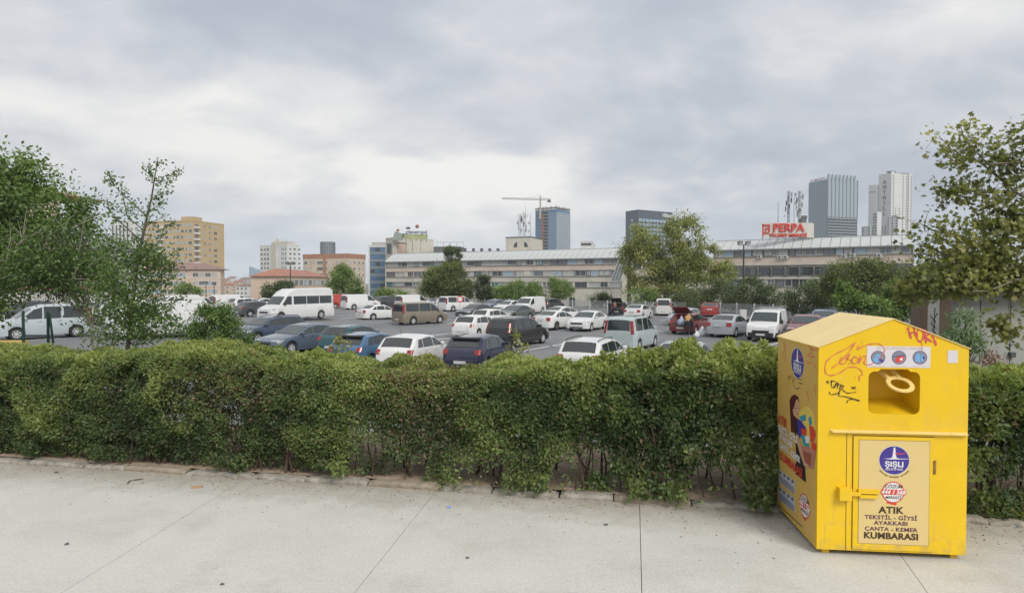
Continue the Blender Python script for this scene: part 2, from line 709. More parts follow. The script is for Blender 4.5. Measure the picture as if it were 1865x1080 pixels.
def at_kerb(l):
    A, d = l
    # intersection with the kerb line
    w = A - K0
    t = -(w.dot(KN)) / d.dot(KN)
    return A + d * t


def at_y(l, y):
    A, d = l
    return A + d * ((y - A.y) / d.y)


for i in range(len(jl) - 1):
    a, b = jl[i], jl[i + 1]
    p = [at_kerb(a), at_y(a, -3.0), at_y(b, -3.0), at_kerb(b)]
    gx = 0.0032
    s = MB()
    s.prism([(p[0].x + gx, p[0].y), (p[1].x + gx, p[1].y), (p[2].x - gx, p[2].y), (p[3].x - gx, p[3].y)], -0.1, 0.0)
    s.build("concrete_slab", M_conc, pave)

# kerb stones
kerb = MB()
kerb.add([HP(-60, 0.012, -0.2), HP(60, 0.012, -0.2), HP(60, 0.11, -0.2), HP(-60, 0.11, -0.2), HP(-60, 0.012, -0.006), HP(60, 0.012, -0.006), HP(60, 0.11, -0.006), HP(-60, 0.11, -0.006)],
         [(0, 3, 2, 1), (4, 5, 6, 7), (0, 1, 5, 4), (1, 2, 6, 5), (2, 3, 7, 6), (3, 0, 4, 7)])
kb = kerb.build("kerb", M_kerb)
tag(kb, kind='structure')
s = -3.0
ki = 0
while s < 16:
    L = random.uniform(0.55, 0.95)
    h = random.uniform(0.045, 0.07)
    mb = MB()
    nx = 13
    vs, fs = [], []
    for k in range(nx):
        ss = s + L * k / (nx - 1)
        e = 0.02 if k in (0, nx - 1) else 0
        fj, hj = random.uniform(-0.02, 0.014), random.uniform(-0.016, 0.006)
        vs += [HP(ss, -0.01 + fj, -0.02), HP(ss, -0.012 + fj, h - 0.03 + hj - e), HP(ss, 0.02 + fj, h + hj - e), HP(ss, 0.115, h + hj * 0.5 - e), HP(ss, 0.13, -0.02)]
    for k in range(nx - 1):
        for q in range(4):
            fs.append((k * 5 + q, (k + 1) * 5 + q, (k + 1) * 5 + q + 1, k * 5 + q + 1))
    fs += [(4, 3, 2, 1, 0), tuple((nx - 1) * 5 + q for q in range(5))]
    mb.add(vs, fs)
    ochre = (1.6 < s < 2.3) or (4.9 < s < 5.6) or (8.0 < s < 9.0)
    mb.build("kerb_stone", M_kerb_ochre if ochre else M_kerb, kb)
    s += L + random.uniform(0.008, 0.03)
    ki += 1

# planting bed behind the kerb, ending in a low retaining face above the car park
bed = MB()
nxs, nns = 90, 10
vs, fs = [], []
for i in range(nxs + 1):
    for j in range(nns + 1):
        ss = -30 + 60.0 * i / nxs
        nn = 0.105 + 2.32 * j / nns
        vs.append(HP(ss, nn, (0.052 if j == 0 else 0.035) + (0.0 if j == 0 else 0.05) * math.sin(ss * 3.1 + nn * 2) * math.sin(nn * 3 + ss) + random.uniform(-0.01, 0.02)))
for i in range(nxs):
    for j in range(nns):
        a = i * (nns + 1) + j
        fs.append((a, a + nns + 1, a + nns + 2, a + 1))
bed.add(vs, fs)
A, B = HP(-30, 2.43, 0.06), HP(30, 2.43, 0.06)
C_, D_ = HP(30, 2.9, -1.6), HP(-30, 2.9, -1.6)
bed.quad(A, B, C_, D_)
tag(bed.build("planting_bed", M_soil, smooth=True), kind='structure')

# car park: asphalt sheet following the gentle slope
lot = MB()
xs = [-170 + 5 * i for i in range(47)]
ys = [8.0] + [12 + 4 * j for j in range(21)] + [96.0]
vs, fs = [], []
for x in xs:
    for y in ys:
        vs.append((x, y, lot_z(x, y)))
ny = len(ys)
for i in range(len(xs) - 1):
    for j in range(ny - 1):
        a = i * ny + j
        fs.append((a, a + ny, a + ny + 1, a + 1))
lot.add(vs, fs)
lot.quad((-170, 96, -1.1), (60, 96, -1.1), (60, 104, -7.1), (-170, 104, -7.1))
lot.quad((60, 8, -1.1), (60, 96, -1.1), (66, 96, -7.1), (66, 8, -7.1))
tag(lot.build("car_park_asphalt", M_asph, smooth=True), kind='structure')

# painted bay lines
lines_px = [((862, 440), (940, 405)),]
Z8 = lambda x, y: (780 + x / 4.2386, 520 + y / 4.2386)
Z2 = lambda x, y: (400 + x / 3.885, 520 + y / 3.885)
marks = [(Z8(690, 440), Z8(945, 403)), (Z8(700, 512), Z8(1105, 438)), (Z8(700, 456), Z8(1080, 474)), (Z8(50, 302), Z8(235, 290)),
         (Z8(0, 268), Z8(205, 262)), (Z8(40, 382), Z8(205, 366)), (Z8(90, 412), Z8(215, 398)), (Z8(985, 344), Z8(1075, 334)),
         (Z8(1190, 352), Z8(1345, 328)), (Z8(1770, 270), Z8(1850, 262)), (Z8(1765, 340), Z8(1865, 326)), (Z8(1780, 365), Z8(1865, 356)),
         (Z2(860, 236), Z2(1010, 222)), (Z2(1080, 247), Z2(1245, 232)), (Z2(1265, 266), Z2(1535, 245)), (Z2(1520, 277), Z2(1690, 264)),
         (Z2(925, 312), Z2(1010, 297)), (Z2(1470, 357), Z2(1610, 345)), (Z2(1560, 382), Z2(1690, 370)), (Z2(860, 215), Z2(960, 208)),
         ((960, 628), (1045, 632)), ((1200, 560), (1222, 558)), ((1205, 588), (1222, 587)), ((1290, 617), (1400, 612)), ((1200, 603), (1240, 598)),
         ((20, 622), (110, 616)), ((1430, 620), (1360, 640))]
for a, b in marks:
    A, B = LOT(*a), LOT(*b)
    d = (B - A).normalized()
    A -= d * 0.3
    w = Vector((-d.y, d.x, 0)) * 0.08
    n = max(2, int((B - A).length / 2))
    mb = MB()
    vs, fs = [], []
    for k in range(n + 1):
        p = A + (B - A) * k / n
        for q in (-1, 1):
            pp = p + w * q
            vs.append((pp.x, pp.y, lot_z(pp.x, pp.y) + 0.008))
    for k in range(n):
        fs.append((2 * k, 2 * k + 2, 2 * k + 3, 2 * k + 1))
    mb.add(vs, fs)
    tag(mb.build("bay_marking", M_line), kind='structure')

# ================================================================== CONTAINER
M_yel = mat("container yellow", (0.80, 0.515, 0.010), rough=0.42, var=0.05, scale=2.5, dirt=(0.60, 0.40, 0.10), dscale=2.2, damt=0.45, spec=0.45, bump=0.05, bscale=8)


def wear(m):
    """chips, drip streaks and splashed dirt on the painted steel"""
    nt = m.node_tree
    b = nt.nodes["Principled BSDF"]
    src = b.inputs['Base Color'].links[0].from_socket
    t = nt.nodes.new("ShaderNodeTexCoord")

    def layer(src, scale3, nscale, lo, hi, amt, col, zlim=None, rot=0.0):
        mp = nt.nodes.new("ShaderNodeMapping")
        mp.inputs['Scale'].default_value = scale3
        mp.inputs['Rotation'].default_value = (0, rot, 0)
        nt.links.new(t.outputs['Object'], mp.inputs[0])
        n = nt.nodes.new("ShaderNodeTexNoise")
        n.inputs['Scale'].default_value = nscale
        n.inputs['Detail'].default_value = 7
        n.inputs['Roughness'].default_value = 0.65
        nt.links.new(mp.outputs[0], n.inputs['Vector'])
        f = n.outputs[0]
        if zlim:
            sp = nt.nodes.new("ShaderNodeSeparateXYZ")
            nt.links.new(t.outputs['Object'], sp.inputs[0])
            zr_ = nt.nodes.new("ShaderNodeMapRange")
            zr_.inputs[1].default_value, zr_.inputs[2].default_value = zlim
            zr_.inputs[3].default_value, zr_.inputs[4].default_value = 0.16, -0.10
            nt.links.new(sp.outputs[2], zr_.inputs[0])
            a = nt.nodes.new("ShaderNodeMath")
            nt.links.new(f, a.inputs[0])
            nt.links.new(zr_.outputs[0], a.inputs[1])
            f = a.outputs[0]
        r = nt.nodes.new("ShaderNodeMapRange")
        r.inputs[1].default_value, r.inputs[2].default_value = lo, hi
        r.inputs[3].default_value, r.inputs[4].default_value = 0, amt
        nt.links.new(f, r.inputs[0])
        mx = nt.nodes.new("ShaderNodeMixRGB")
        mx.inputs[2].default_value = (*col, 1)
        nt.links.new(r.outputs[0], mx.inputs[0])
        nt.links.new(src, mx.inputs[1])
        return mx.outputs[0]

    src = layer(src, (14, 14, 0.9), 1.6, 0.60, 0.74, 0.40, (0.50, 0.33, 0.07))        # drip streaks
    src = layer(src, (1, 1, 1), 22.0, 0.70, 0.72, 0.75, (0.40, 0.27, 0.14))            # paint chips
    src = layer(src, (1, 1, 1), 9.0, 0.60, 0.72, 0.38, (0.42, 0.31, 0.12), (0.05, 0.50))  # splashed dirt
    src = layer(src, (1.2, 1.2, 30), 1.4, 0.705, 0.72, 0.5, (0.85, 0.66, 0.30), rot=0.5)   # scratches
    nt.links.new(src, b.inputs['Base Color'])
    # gently buckled sheet
    n = nt.nodes.new("ShaderNodeTexNoise")
    n.inputs['Scale'].default_value = 2.4
    n.inputs['Detail'].default_value = 1
    nt.links.new(t.outputs['Object'], n.inputs['Vector'])
    bp = nt.nodes.new("ShaderNodeBump")
    bp.inputs['Strength'].default_value = 0.5
    bp.inputs['Distance'].default_value = 0.03
    nt.links.new(n.outputs[0], bp.inputs['Height'])
    nt.links.new(bp.outputs[0], b.inputs['Normal'])


wear(M_yel)
M_yel2 = mat("container film", (0.60, 0.385, 0.10), rough=0.5, var=0.06, scale=3, dirt=(0.52, 0.36, 0.16), dscale=3, damt=0.5, spec=0.35)  # printed film's own duller tone, with the side's shade put into the colour
M_roofy = mat("container faded roof", (0.80, 0.62, 0.28), rough=0.55, var=0.05, scale=4, dirt=(0.66, 0.48, 0.24), dscale=6, damt=0.35)
M_poster = mat("door film beige", (0.70, 0.53, 0.22), rough=0.45, var=0.05, scale=4, dirt=(0.55, 0.42, 0.25), dscale=4, damt=0.4)
M_handle = mat("handle pale yellow", (0.78, 0.56, 0.19), rough=0.45, var=0.06, dirt=(0.45, 0.27, 0.10), dscale=14, damt=0.5)
M_navy = mat("print violet", (0.055, 0.035, 0.26), rough=0.5, var=0.04)
M_white = mat("print white", (0.72, 0.71, 0.70), rough=0.5, var=0.04)
M_red = mat("print red", (0.62, 0.06, 0.035), rough=0.5, var=0.08)
M_text = mat("print dark brown", (0.055, 0.028, 0.012), rough=0.6, var=0.1)
M_textv = mat("print plum", (0.10, 0.03, 0.08), rough=0.6, var=0.1)
M_pink = mat("graffiti red", (0.62, 0.07, 0.09), rough=0.6, var=0.15, scale=9)
M_orange = mat("graffiti orange", (0.66, 0.17, 0.09), rough=0.6, var=0.15, scale=9)
M_black = mat("graffiti black", (0.03, 0.024, 0.02), rough=0.6)
M_strip = mat("sticker pale", (0.66, 0.62, 0.63), rough=0.45, var=0.05)
M_gap = mat("door gap shadow line", (0.10, 0.055, 0.008), rough=0.8)
M_rust = mat("rusty hinge", (0.28, 0.16, 0.05), rough=0.8, var=0.3, scale=20)

CW, CDp, CB, CE, CA = 1.285, 1.15, 0.050, 1.910, 2.170   # width, depth, bottom, eave, apex
corner = GND(1487, 1009)
CROT = -math.atan(0.104)
box = empty("clothing_container", (corner.x, corner.y, 0), CROT)
tag(box, "yellow gabled textile donation container with beige door poster, standing on the pavement", "donation container")


def fill_with_hole(outer, inner, y, mb):
    bm = bmesh.new()
    ed = []
    for loop in (outer, inner):
        vs = [bm.verts.new((p[0], y, p[1])) for p in loop]
        for i in range(len(vs)):
            ed.append(bm.edges.new((vs[i], vs[(i + 1) % len(vs)])))
    bmesh.ops.triangle_fill(bm, use_beauty=True, use_dissolve=False, edges=ed)
    bm.verts.index_update()
    mb.add([v.co.copy() for v in bm.verts], [tuple(v.index for v in f.verts) for f in bm.faces])
    bm.free()


def uz(px, py):
    """photo pixel on the front face -> local (u, z)"""
    d = ray(px, py)
    d.rotate(Euler((0, 0, -CROT)))
    o = Vector((0, 0, CAM_H)) - Vector((corner.x, corner.y, 0))
    o.rotate(Euler((0, 0, -CROT)))
    t = -o.y / d.y
    p = o + d * t
    return p.x, p.z


def vz(px, py):
    """photo pixel on the left side face -> local (y, z)"""
    d = ray(px, py)
    d.rotate(Euler((0, 0, -CROT)))
    o = Vector((0, 0, CAM_H)) - Vector((corner.x, corner.y, 0))
    o.rotate(Euler((0, 0, -CROT)))
    t = -o.x / d.x
    p = o + d * t
    return p.y, p.z


u0, z1_ = uz(1582, 676)
u1, z0_ = uz(1675, 755)


def rrect(a, b, c, d, r, n=5):
    pts = []
    for cx, cy, t0 in ((c - r, b + r, -90), (c - r, d - r, 0), (a + r, d - r, 90), (a + r, b + r, 180)):
        for k in range(n + 1):
            t = R(t0 + 90 * k / n)
            pts.append((cx + r * math.cos(t), cy + r * math.sin(t)))
    return pts


hole = rrect(u0, z0_, u1, z1_, 0.055)
# notch in the top edge
top = [p for p in hole]
mid = (u0 + u1) / 2
ins = 12  # after the top right arc
hole = hole[:12] + [(mid + 0.14, z1_), (mid + 0.115, z1_ + 0.022), (mid - 0.115, z1_ + 0.022), (mid - 0.14, z1_)] + hole[12:]
outer = [(0, CB), (CW, CB), (CW, CE), (CW / 2, CA), (0, CE)]
fp = MB()
fill_with_hole(outer, hole, 0.0, fp)
fill_with_hole([(x * 0.999 + .0006, z) for x, z in outer], hole, 0.012, fp)
n = len(hole)
fp.add([(p[0], 0.0, p[1]) for p in hole] + [(p[0], 0.012, p[1]) for p in hole], [(i, (i + 1) % n, n + (i + 1) % n, n + i) for i in range(n)])
fp.build("front_panel", M_yel, box)

sp = MB()
sp.box2((0.0, 0.0135, CB), (0.012, CDp, CE))
sidep = sp.build("side_panel", M_yel, box)
sp = MB()
sp.box2((CW - 0.012, 0.0135, CB), (CW, CDp, CE))
sp.build("side_panel", M_yel, box)
sp = MB()
sp.add([(0, CDp + 0.001, CB), (CW, CDp + 0.001, CB), (CW, CDp + 0.001, CE), (CW / 2, CDp + 0.001, CA), (0, CDp + 0.001, CE)], [(0, 1, 2, 3, 4)])
sp.build("back_panel", M_yel, box)
sp = MB()
sp.box2((0.013, 0.02, CB - 0.004), (CW - 0.013, CDp - 0.002, CB + 0.01))
sp.build("floor_panel", M_yel, box)
for sgn in (0, 1):
    rp_ = MB()
    xa, xb = (-0.012, CW / 2) if sgn == 0 else (CW + 0.012, CW / 2)
    za, zb = CE - 0.003, CA + 0.002
    rp_.add([(xa, -0.01, za), (xb, -0.01, zb), (xb, CDp + 0.012, zb), (xa, CDp + 0.012, za), (xa, -0.01, za + 0.008), (xb, -0.01, zb + 0.008), (xb, CDp + 0.012, zb + 0.008), (xa, CDp + 0.012, za + 0.008)],
            [(0, 1, 2, 3), (4, 7, 6, 5), (0, 4, 5, 1), (3, 2, 6, 7), (0, 3, 7, 4), (1, 5, 6, 2)])
    rp_.build("roof_panel", M_roofy, box)
for fx, fy in ((0.07, 0.05), (CW - 0.1, 0.05), (0.07, CDp - 0.08), (CW - 0.1, CDp - 0.08)):
    l = MB()
    l.box((fx + 0.03, fy + 0.03, CB / 2), (0.06, 0.06, CB))
    l.build("foot", M_yel, box)
# chute behind the opening
ch = MB()
a, b, c, d = u0 - 0.03, u1 + 0.03, z0_ - 0.02, z1_ + 0.05
dd = 0.36
ch.quad((a, 0.014, c), (b, 0.014, c), (b - 0.02, dd, c + 0.10), (a + 0.02, dd, c + 0.10))
ch.quad((a, 0.014, c), (a + 0.02, dd, c + 0.10), (a + 0.02, dd, d), (a, 0.014, d))
ch.quad((b, 0.014, c), (b, 0.014, d), (b - 0.02, dd, d), (b - 0.02, dd, c + 0.10))
ch.quad((a + 0.02, dd, c + 0.10), (b - 0.02, dd, c + 0.10), (b - 0.02, dd, d), (a + 0.02, dd, d))
ch.quad((a, 0.014, d), (a + 0.02, dd, d), (b - 0.02, dd, d), (b, 0.014, d))
ch.build("chute", M_yel, box)
# pull handle: two bars and a flat ring leaning out of the opening
ru, rz_ = uz(1637, 699)
ring = MB()
tl = R(30)
ex, ey = Vector((1, 0, 0)), Vector((0, -math.cos(tl), -math.sin(tl)))
ez = ex.cross(ey)
ring_c = Vector((ru, -0.02, rz_))
MR = Matrix(((ex.x, ey.x, ez.x, ring_c.x), (ex.y, ey.y, ez.y, ring_c.y), (ex.z, ey.z, ez.z, ring_c.z), (0, 0, 0, 1)))
ring.lathe([(0.078, -0.008), (0.112, -0.008), (0.116, 0), (0.112, 0.008), (0.078, 0.008), (0.074, 0)], 28, MR, closed=True)
for bx, tx in ((-0.065, -0.125), (0.03, 0.0)):
    p0 = ring_c + ex * bx - ey * 0.080
    p1 = Vector((ru + tx, 0.16, z1_ + 0.012))
    ring.tube([p0, (p0 + p1) / 2, p1], [0.019, 0.023, 0.026], 8)
ring.build("handle_ring", M_handle, box, smooth=True)
# rain strip
ua, zs = uz(1511, 784)
rs = MB()
rs.add([(ua, -0.001, zs + 0.012), (CW - 0.008, -0.001, zs + 0.012), (CW - 0.012, -0.034, zs - 0.002), (ua + 0.015, -0.034, zs - 0.002), (ua, -0.001, zs - 0.012), (CW - 0.008, -0.001, zs - 0.012), (CW - 0.012, -0.034, zs - 0.010), (ua + 0.015, -0.034, zs - 0.010)],
       [(0, 1, 2, 3), (3, 2, 6, 7), (7, 6, 5, 4), (0, 3, 7, 4), (1, 5, 6, 2)])
rs.build("rain_strip", M_handle, box)
# door
du0, dz1 = uz(1554, 793)
du1, _ = uz(1701, 793)
dz0 = CB + 0.02
gp = MB()
gp.box2((du0 - 0.005, -0.0015, dz0 - 0.005), (du1 + 0.005, 0.0, dz1 + 0.005))
gp.build("door_gap", M_gap, box)
gp = MB()
us, _ = uz(1541, 900)
gp.box2((us - 0.0025, -0.0016, CB + 0.002), (us + 0.0025, -0.0002, zs - 0.013))
gp.build("panel_seam", M_gap, box)
dr = MB()
dr.box2((du0, -0.012, dz0), (du1, -0.0018, dz1))
door = dr.build("door", M_yel, box)
pu0, pz1 = uz(1564, 800)
pu1, _ = uz(1692, 800)
pz0 = uz(1560, 987)[1]
pg = MB()
pg.box2((pu0 - 0.003, -0.0132, pz0 - 0.003), (pu1 + 0.003, -0.0122, pz1 + 0.003))
pg.build("poster_edge", M_gap, door)
po = MB()
po.box2((pu0, -0.0145, pz0), (pu1, -0.0134, pz1))
poster = po.build("poster", M_poster, door)
# lock box and bolt
la, lz1 = uz(1525, 885)
lb, lz0 = uz(1547, 908)
lk = MB()
lk.box2((la, -0.06, lz0), (lb, -0.002, lz1))
lk.build("lock_box", M_yel, box)
b0, bz1 = uz(1548, 889)
b1, bz0 = uz(1599, 906)
lk = MB()
bzc = (bz0 + bz1) / 2
lk.box2((b0, -0.045, bzc - 0.016), (b0 + 0.08, -0.018, bzc + 0.016))
lk.box2((b0 + 0.06, -0.040, bzc + 0.006), (b1, -0.0155, bzc + 0.042))
lk.box2((b0 + 0.07, -0.040, bzc - 0.036), (b1 - 0.02, -0.0155, bzc - 0.006))
lk.build("bolt", M_yel, box)
hu, hz1 = uz(1701, 838)
_, hz0 = uz(1701, 862)
hb = MB()
hb.tube([(hu, -0.012, hz0), (hu, -0.012, (hz0 + hz1) / 2 - .004)], 0.012, 8)
hb.tube([(hu, -0.012, (hz0 + hz1) / 2 + .004), (hu, -0.012, hz1)], 0.012, 8)
hb.build("hinge", M_rust, box, smooth=True)

FY = -0.0155   # print plane on the door poster
EX, EZ = Vector((1, 0, 0)), Vector((0, 0, 1))


def logo(parent, c, r, ex, n_out, ry=None, with_arc=True):
    """round town logo; c centre, ex reading direction, n_out outward normal"""
    ry = ry or r
    k = ry / r
    c = Vector(c)
    P = lambda a, b, o: c + ex * (a * r) + EZ * (b * ry) + n_out * o
    m = MB()
    m.add([P(1.03 * math.cos(t), 1.03 * math.sin(t), 0.0004) for t in [2 * math.pi * i / 40 for i in range(40)]], [tuple(range(40))])
    m.m = 1
    m.add([P(math.cos(t), math.sin(t), 0.0010) for t in [2 * math.pi * i / 40 for i in range(40)]], [tuple(range(40))])
    m.m = 0
    # monument: base, plinth, column
    for poly in ([(-.72, .10), (-.3, .13), (-.14, .20), (-.10, .46), (-.05, .92), (.05, .92), (.10, .46), (.14, .20), (.3, .13), (.95, .14), (.95, .11), (.3, .08), (-.3, .06)],):
        m.add([P(x, y, 0.0016) for x, y in poly], [tuple(range(len(poly)))])
    m.m = 2
    fl = [(.05, .50), (.22, .56), (.38, .48), (.56, .53), (.76, .55), (.74, .50), (.56, .47), (.38, .40), (.22, .48), (.05, .42)]
    m.add([P(x, y, 0.0021) for x, y in fl], [(0, 1, 8, 9), (1, 2, 7, 8), (2, 3, 6, 7), (3, 4, 5, 6)])
    lg = m.build("logo", [M_white, M_navy, M_red], parent)
    text_obj("lettering", "ŞIŞLI", r * 0.50, M_white, parent, P(0, -0.30, 0.0018), ex, EZ, bold=r * 0.018, sx=1.12)
    text_obj("lettering", "BELEDİYESİ", r * 0.20, M_white, parent, P(0, -0.64, 0.0018), ex, EZ, bold=r * 0.002, sx=1.12)
    if with_arc:
        am = MB()
        nn = 26
        for i in range(nn):
            if i % 9 == 8:
                continue
            t = R(218 + 104 * i / (nn - 1))
            cc = P(1.2 * math.cos(t), 1.2 * math.sin(t), 0.0008)
            tx = (ex * -math.sin(t) + EZ * math.cos(t)) * r * 0.028
            ty = (ex * math.cos(t) + EZ * math.sin(t)) * r * random.uniform(0.03, 0.055)
            am.quad(cc - tx - ty, cc + tx - ty, cc + tx + ty, cc - tx + ty)
        am.build("small_print", M_text, parent)
    return lg


def hotline(parent, c, r, ex, n_out, ry=None):
    ry = ry or r
    c = Vector(c)
    P = lambda a, b, o: c + ex * (a * r) + EZ * (b * ry) + n_out * o
    m = MB()
    circ = lambda q, o: m.add([P(q * math.cos(t), q * math.sin(t), o) for t in [2 * math.pi * i / 36 for i in range(36)]], [tuple(range(36))])
    m.m = 1
    circ(1.0, 0.0004)
    m.m = 0
    circ(0.90, 0.0009)
    m.m = 1
    m.add([P(x, y, 0.0013) for x, y in [(-1.12, -.05), (-1.0, .26), (1.12, .26), (1.18, -.02), (1.05, -.24), (-1.02, -.24)]], [tuple(range(6))])
    m.add([P(x, y, 0.0013) for x, y in [(-.5, -.86), (.1, -.98), (.35, -1.0), (.28, -1.2), (-.1, -1.14), (-.6, -1.0)]], [tuple(range(6))])
    m.build("hotline_badge", [M_white, M_red], parent)
    text_obj("lettering", "ÇÖZÜM", r * 0.42, M_text, parent, P(0, 0.52, 0.0016), ex, EZ, bold=r * 0.01, shear=0.2)
    text_obj("lettering", "444 1 568", r * 0.52, M_white, parent, P(0, 0.0, 0.0020), ex, EZ, bold=r * 0.02, shear=0.25)
    text_obj("lettering", "MERKEZİ", r * 0.34, M_text, parent, P(0, -0.50, 0.0016), ex, EZ, bold=r * 0.008, shear=0.2)


NO = Vector((0, -1, 0))
lu, lz = uz(1627, 837)
logo(poster, (lu, FY, lz), 0.128, EX, NO)
hu_, hz_ = uz(1625, 895)
hotline(poster, (hu_, FY, hz_), 0.098, EX, NO)
for body, py, size, m, bd, sx in (("ATIK", 928, 0.083, M_text, 0.0030, 1.14), ("TEKSTİL - GİYSİ", 941.5, 0.050, M_textv, 0.0012, 1.22), ("AYAKKABI", 951.5, 0.050, M_textv, 0.0012, 1.22),
                                  ("ÇANTA - KEMER", 962.5, 0.050, M_textv, 0.0012, 1.22), ("KUMBARASI", 975, 0.078, M_text, 0.0032, 1.12)):
    q = uz(1621, py)
    text_obj("lettering", body, size, m, poster, (q[0], FY - 0.001, q[1]), EX, EZ, bold=bd, sx=sx * 0.97, spacing=1.05)

# instruction strip with three round pictures
s0, sz1 = uz(1579, 630)
s1, sz0 = uz(1694, 670)
st = MB()
st.box2((s0, -0.0025, sz0), (s1, -0.0006, sz1))
strip = st.build("instruction_sticker", M_strip, box)
M_pblue = mat("print sky blue", (0.16, 0.38, 0.66), rough=0.5, var=0.1)
M_pgrey = mat("print grey", (0.22, 0.22, 0.25), rough=0.5, var=0.1)
M_tan = mat("print tan", (0.55, 0.40, 0.25), rough=0.6)
for i, pxc in enumerate((1599, 1637, 1675)):
    q = uz(pxc, 651)
    m = MB()
    r = 0.062
    cc = Vector((q[0], -0.0032, q[1]))
    m.m = 0
    m.disc(cc, r, 28, EX, EZ)
    m.m = 1
    m.disc(cc + Vector((0, -0.0006, 0)), r * 0.93, 28, EX, EZ)
    blobs = {0: [(2, [(-.7, -.4), (-.2, .5), (.35, .45), (.1, -.2), (.1, -.75), (-.4, -.7)]), (0, [(.2, -.1), (.75, -.45), (.6, -.7), (.1, -.4)]), (1, [(-.1, .1), (.1, .15), (.1, -.1), (-.1, -.1)])],
             1: [(3, [(-.6, -.4), (-.2, .2), (.5, .25), (.8, -.1), (.3, -.6), (-.3, -.75)]), (4, [(.1, -.1), (.5, .0), (.5, -.35), (.15, -.45)]), (0, [(-.85, .15), (.8, .4), (.75, .3), (-.8, .05)])],
             2: [(2, [(-.65, -.55), (-.5, .55), (0, .6), (.05, -.7)]), (2, [(.15, -.65), (.15, .45), (.5, .4), (.65, -.3)]), (0, [(.3, .3), (.6, .1), (.7, -.3), (.4, -.2)])]}[i]
    for k_, (mi_, poly) in enumerate(blobs):
        m.m = mi_
        m.add([cc + Vector((a * r, -0.0012 - 0.0003 * k_, b * r)) for a, b in poly], [tuple(range(len(poly)))])
    m.build("picture", [M_navy, M_pgrey, M_pblue, M_red, M_white], strip)
q = uz(1637, 634.5)
text_obj("lettering", "GİYSİ VE GÜNDELİK AYAKKABI", 0.027, M_tan, strip, (q[0], -0.0034, q[1]), EX, EZ)
for pxc in (1599, 1637, 1675):
    q = uz(pxc, 667)
    m = MB()
    for k in range(7):
        m.box2((q[0] - 0.06 + k * 0.017, -0.0032, q[1] - 0.003), (q[0] - 0.048 + k * 0.017, -0.003, q[1] + 0.003))
    m.build("small_print", M_tan, strip)
# small white square sticker on the right of the gable
a_ = uz(1726, 638)
b_ = uz(1744, 661)
m = MB()
m.box2((a_[0], -0.0025, b_[1]), (b_[0], -0.0006, a_[1]))
m.build("sticker", M_strip, box)


def ribbon(mb, pts, w, origin_fn, off):
    """flat brush stroke through 2-D points mapped by origin_fn(x, y) -> (Vector, Vector axis pair)"""
    P3 = [origin_fn(*p) for p in pts]
    # Catmull-Rom smoothing
    S = []
    for i in range(len(P3) - 1):
        p0 = P3[max(i - 1, 0)]
        p1, p2 = P3[i], P3[i + 1]
        p3 = P3[min(i + 2, len(P3) - 1)]
        for k in range(4):
            t = k / 4
            S.append(0.5 * ((2 * p1) + (p2 - p0) * t + (2 * p0 - 5 * p1 + 4 * p2 - p3) * t * t + (3 * p1 - p0 - 3 * p2 + p3) * t ** 3))
    S.append(P3[-1])
    nn = len(S)
    vs, fs = [], []
    for i, p in enumerate(S):
        d = (S[min(i + 1, nn - 1)] - S[max(i - 1, 0)])
        if d.length < 1e-7:
            d = Vector((1, 0, 0))
        d.normalize()
        s_ = d.cross(off).normalized() * w * (0.8 + 0.35 * math.sin(i * 1.3))
        vs += [p + s_, p - s_]
    for i in range(nn - 1):
        fs.append((2 * i, 2 * i + 1, 2 * i + 3, 2 * i + 2))
    mb.add(vs, fs)


def zf(x, y):
    u, z = uz(1500 + x / 4.5, 560 + y / 4.5)
    return Vector((u, zf.off, z))


zf.off = -0.0042
g1 = MB()
for st_ in ([(265, 285), (180, 340), (80, 390), (20, 450), (15, 530), (60, 555), (130, 535), (200, 490), (270, 490), (310, 520), (315, 550), (290, 558)],
            [(252, 300), (200, 370), (130, 450), (65, 495)], [(150, 405), (128, 450), (175, 455), (215, 375), (185, 420), (235, 432), (200, 465)],
            [(250, 400), (225, 440), (260, 460), (285, 425), (252, 400)], [(300, 395), (285, 460), (320, 402), (345, 402), (332, 455), (370, 470), (430, 440), (485, 380), (497, 335), (450, 297), (380, 300), (320, 320), (275, 345), (290, 310)],
            [(316, 270), (322, 274)], [(308, 292), (313, 296)], [(258, 570), (264, 574)], [(290, 560), (294, 605)]):
    ribbon(g1, st_, 0.0048, zf, Vector((0, -1, 0)))
g1.build("graffiti_scrawl", M_orange, box)
zf.off = -0.0046
g2 = MB()
for st_, w in (([(690, 160), (700, 205), (718, 255)], .011), ([(738, 160), (745, 195), (752, 230)], .010), ([(700, 212), (745, 200)], .010),
               ([(790, 170), (765, 200), (765, 255), (795, 278), (818, 240), (810, 190), (790, 170)], .010), ([(828, 180), (833, 235), (840, 292)], .010),
               ([(872, 210), (838, 242), (890, 282)], .010), ([(888, 228), (905, 262), (922, 312)], .012), ([(670, 202), (674, 204)], .008), ([(930, 250), (934, 252)], .008), ([(800, 278), (806, 325), (806, 350)], .003)):
    ribbon(g2, st_, w * 0.8, zf, Vector((0, -1, 0)))
g2.build("graffiti_tag", M_pink, box)
g3 = MB()
for st_ in ([(60, 600), (66, 655)], [(55, 600), (105, 610), (82, 650), (70, 652)], [(82, 660), (118, 612), (108, 665)], [(110, 640), (140, 628), (128, 672)], [(140, 640), (165, 640), (150, 665), (175, 690), (200, 700), (265, 690)],
            [(225, 650), (268, 668)], [(260, 645), (230, 672)], [(22, 600), (42, 622)], [(40, 600), (26, 620)], [(45, 690), (62, 712), (130, 700), (122, 722), (190, 732), (295, 762), (220, 738)],
            [(190, 780), (202, 755), (245, 752), (292, 765)], [(120, 700), (150, 655)]):
    ribbon(g3, st_, 0.0042, zf, Vector((0, -1, 0)))
g3.build("graffiti_tag", M_black, box)

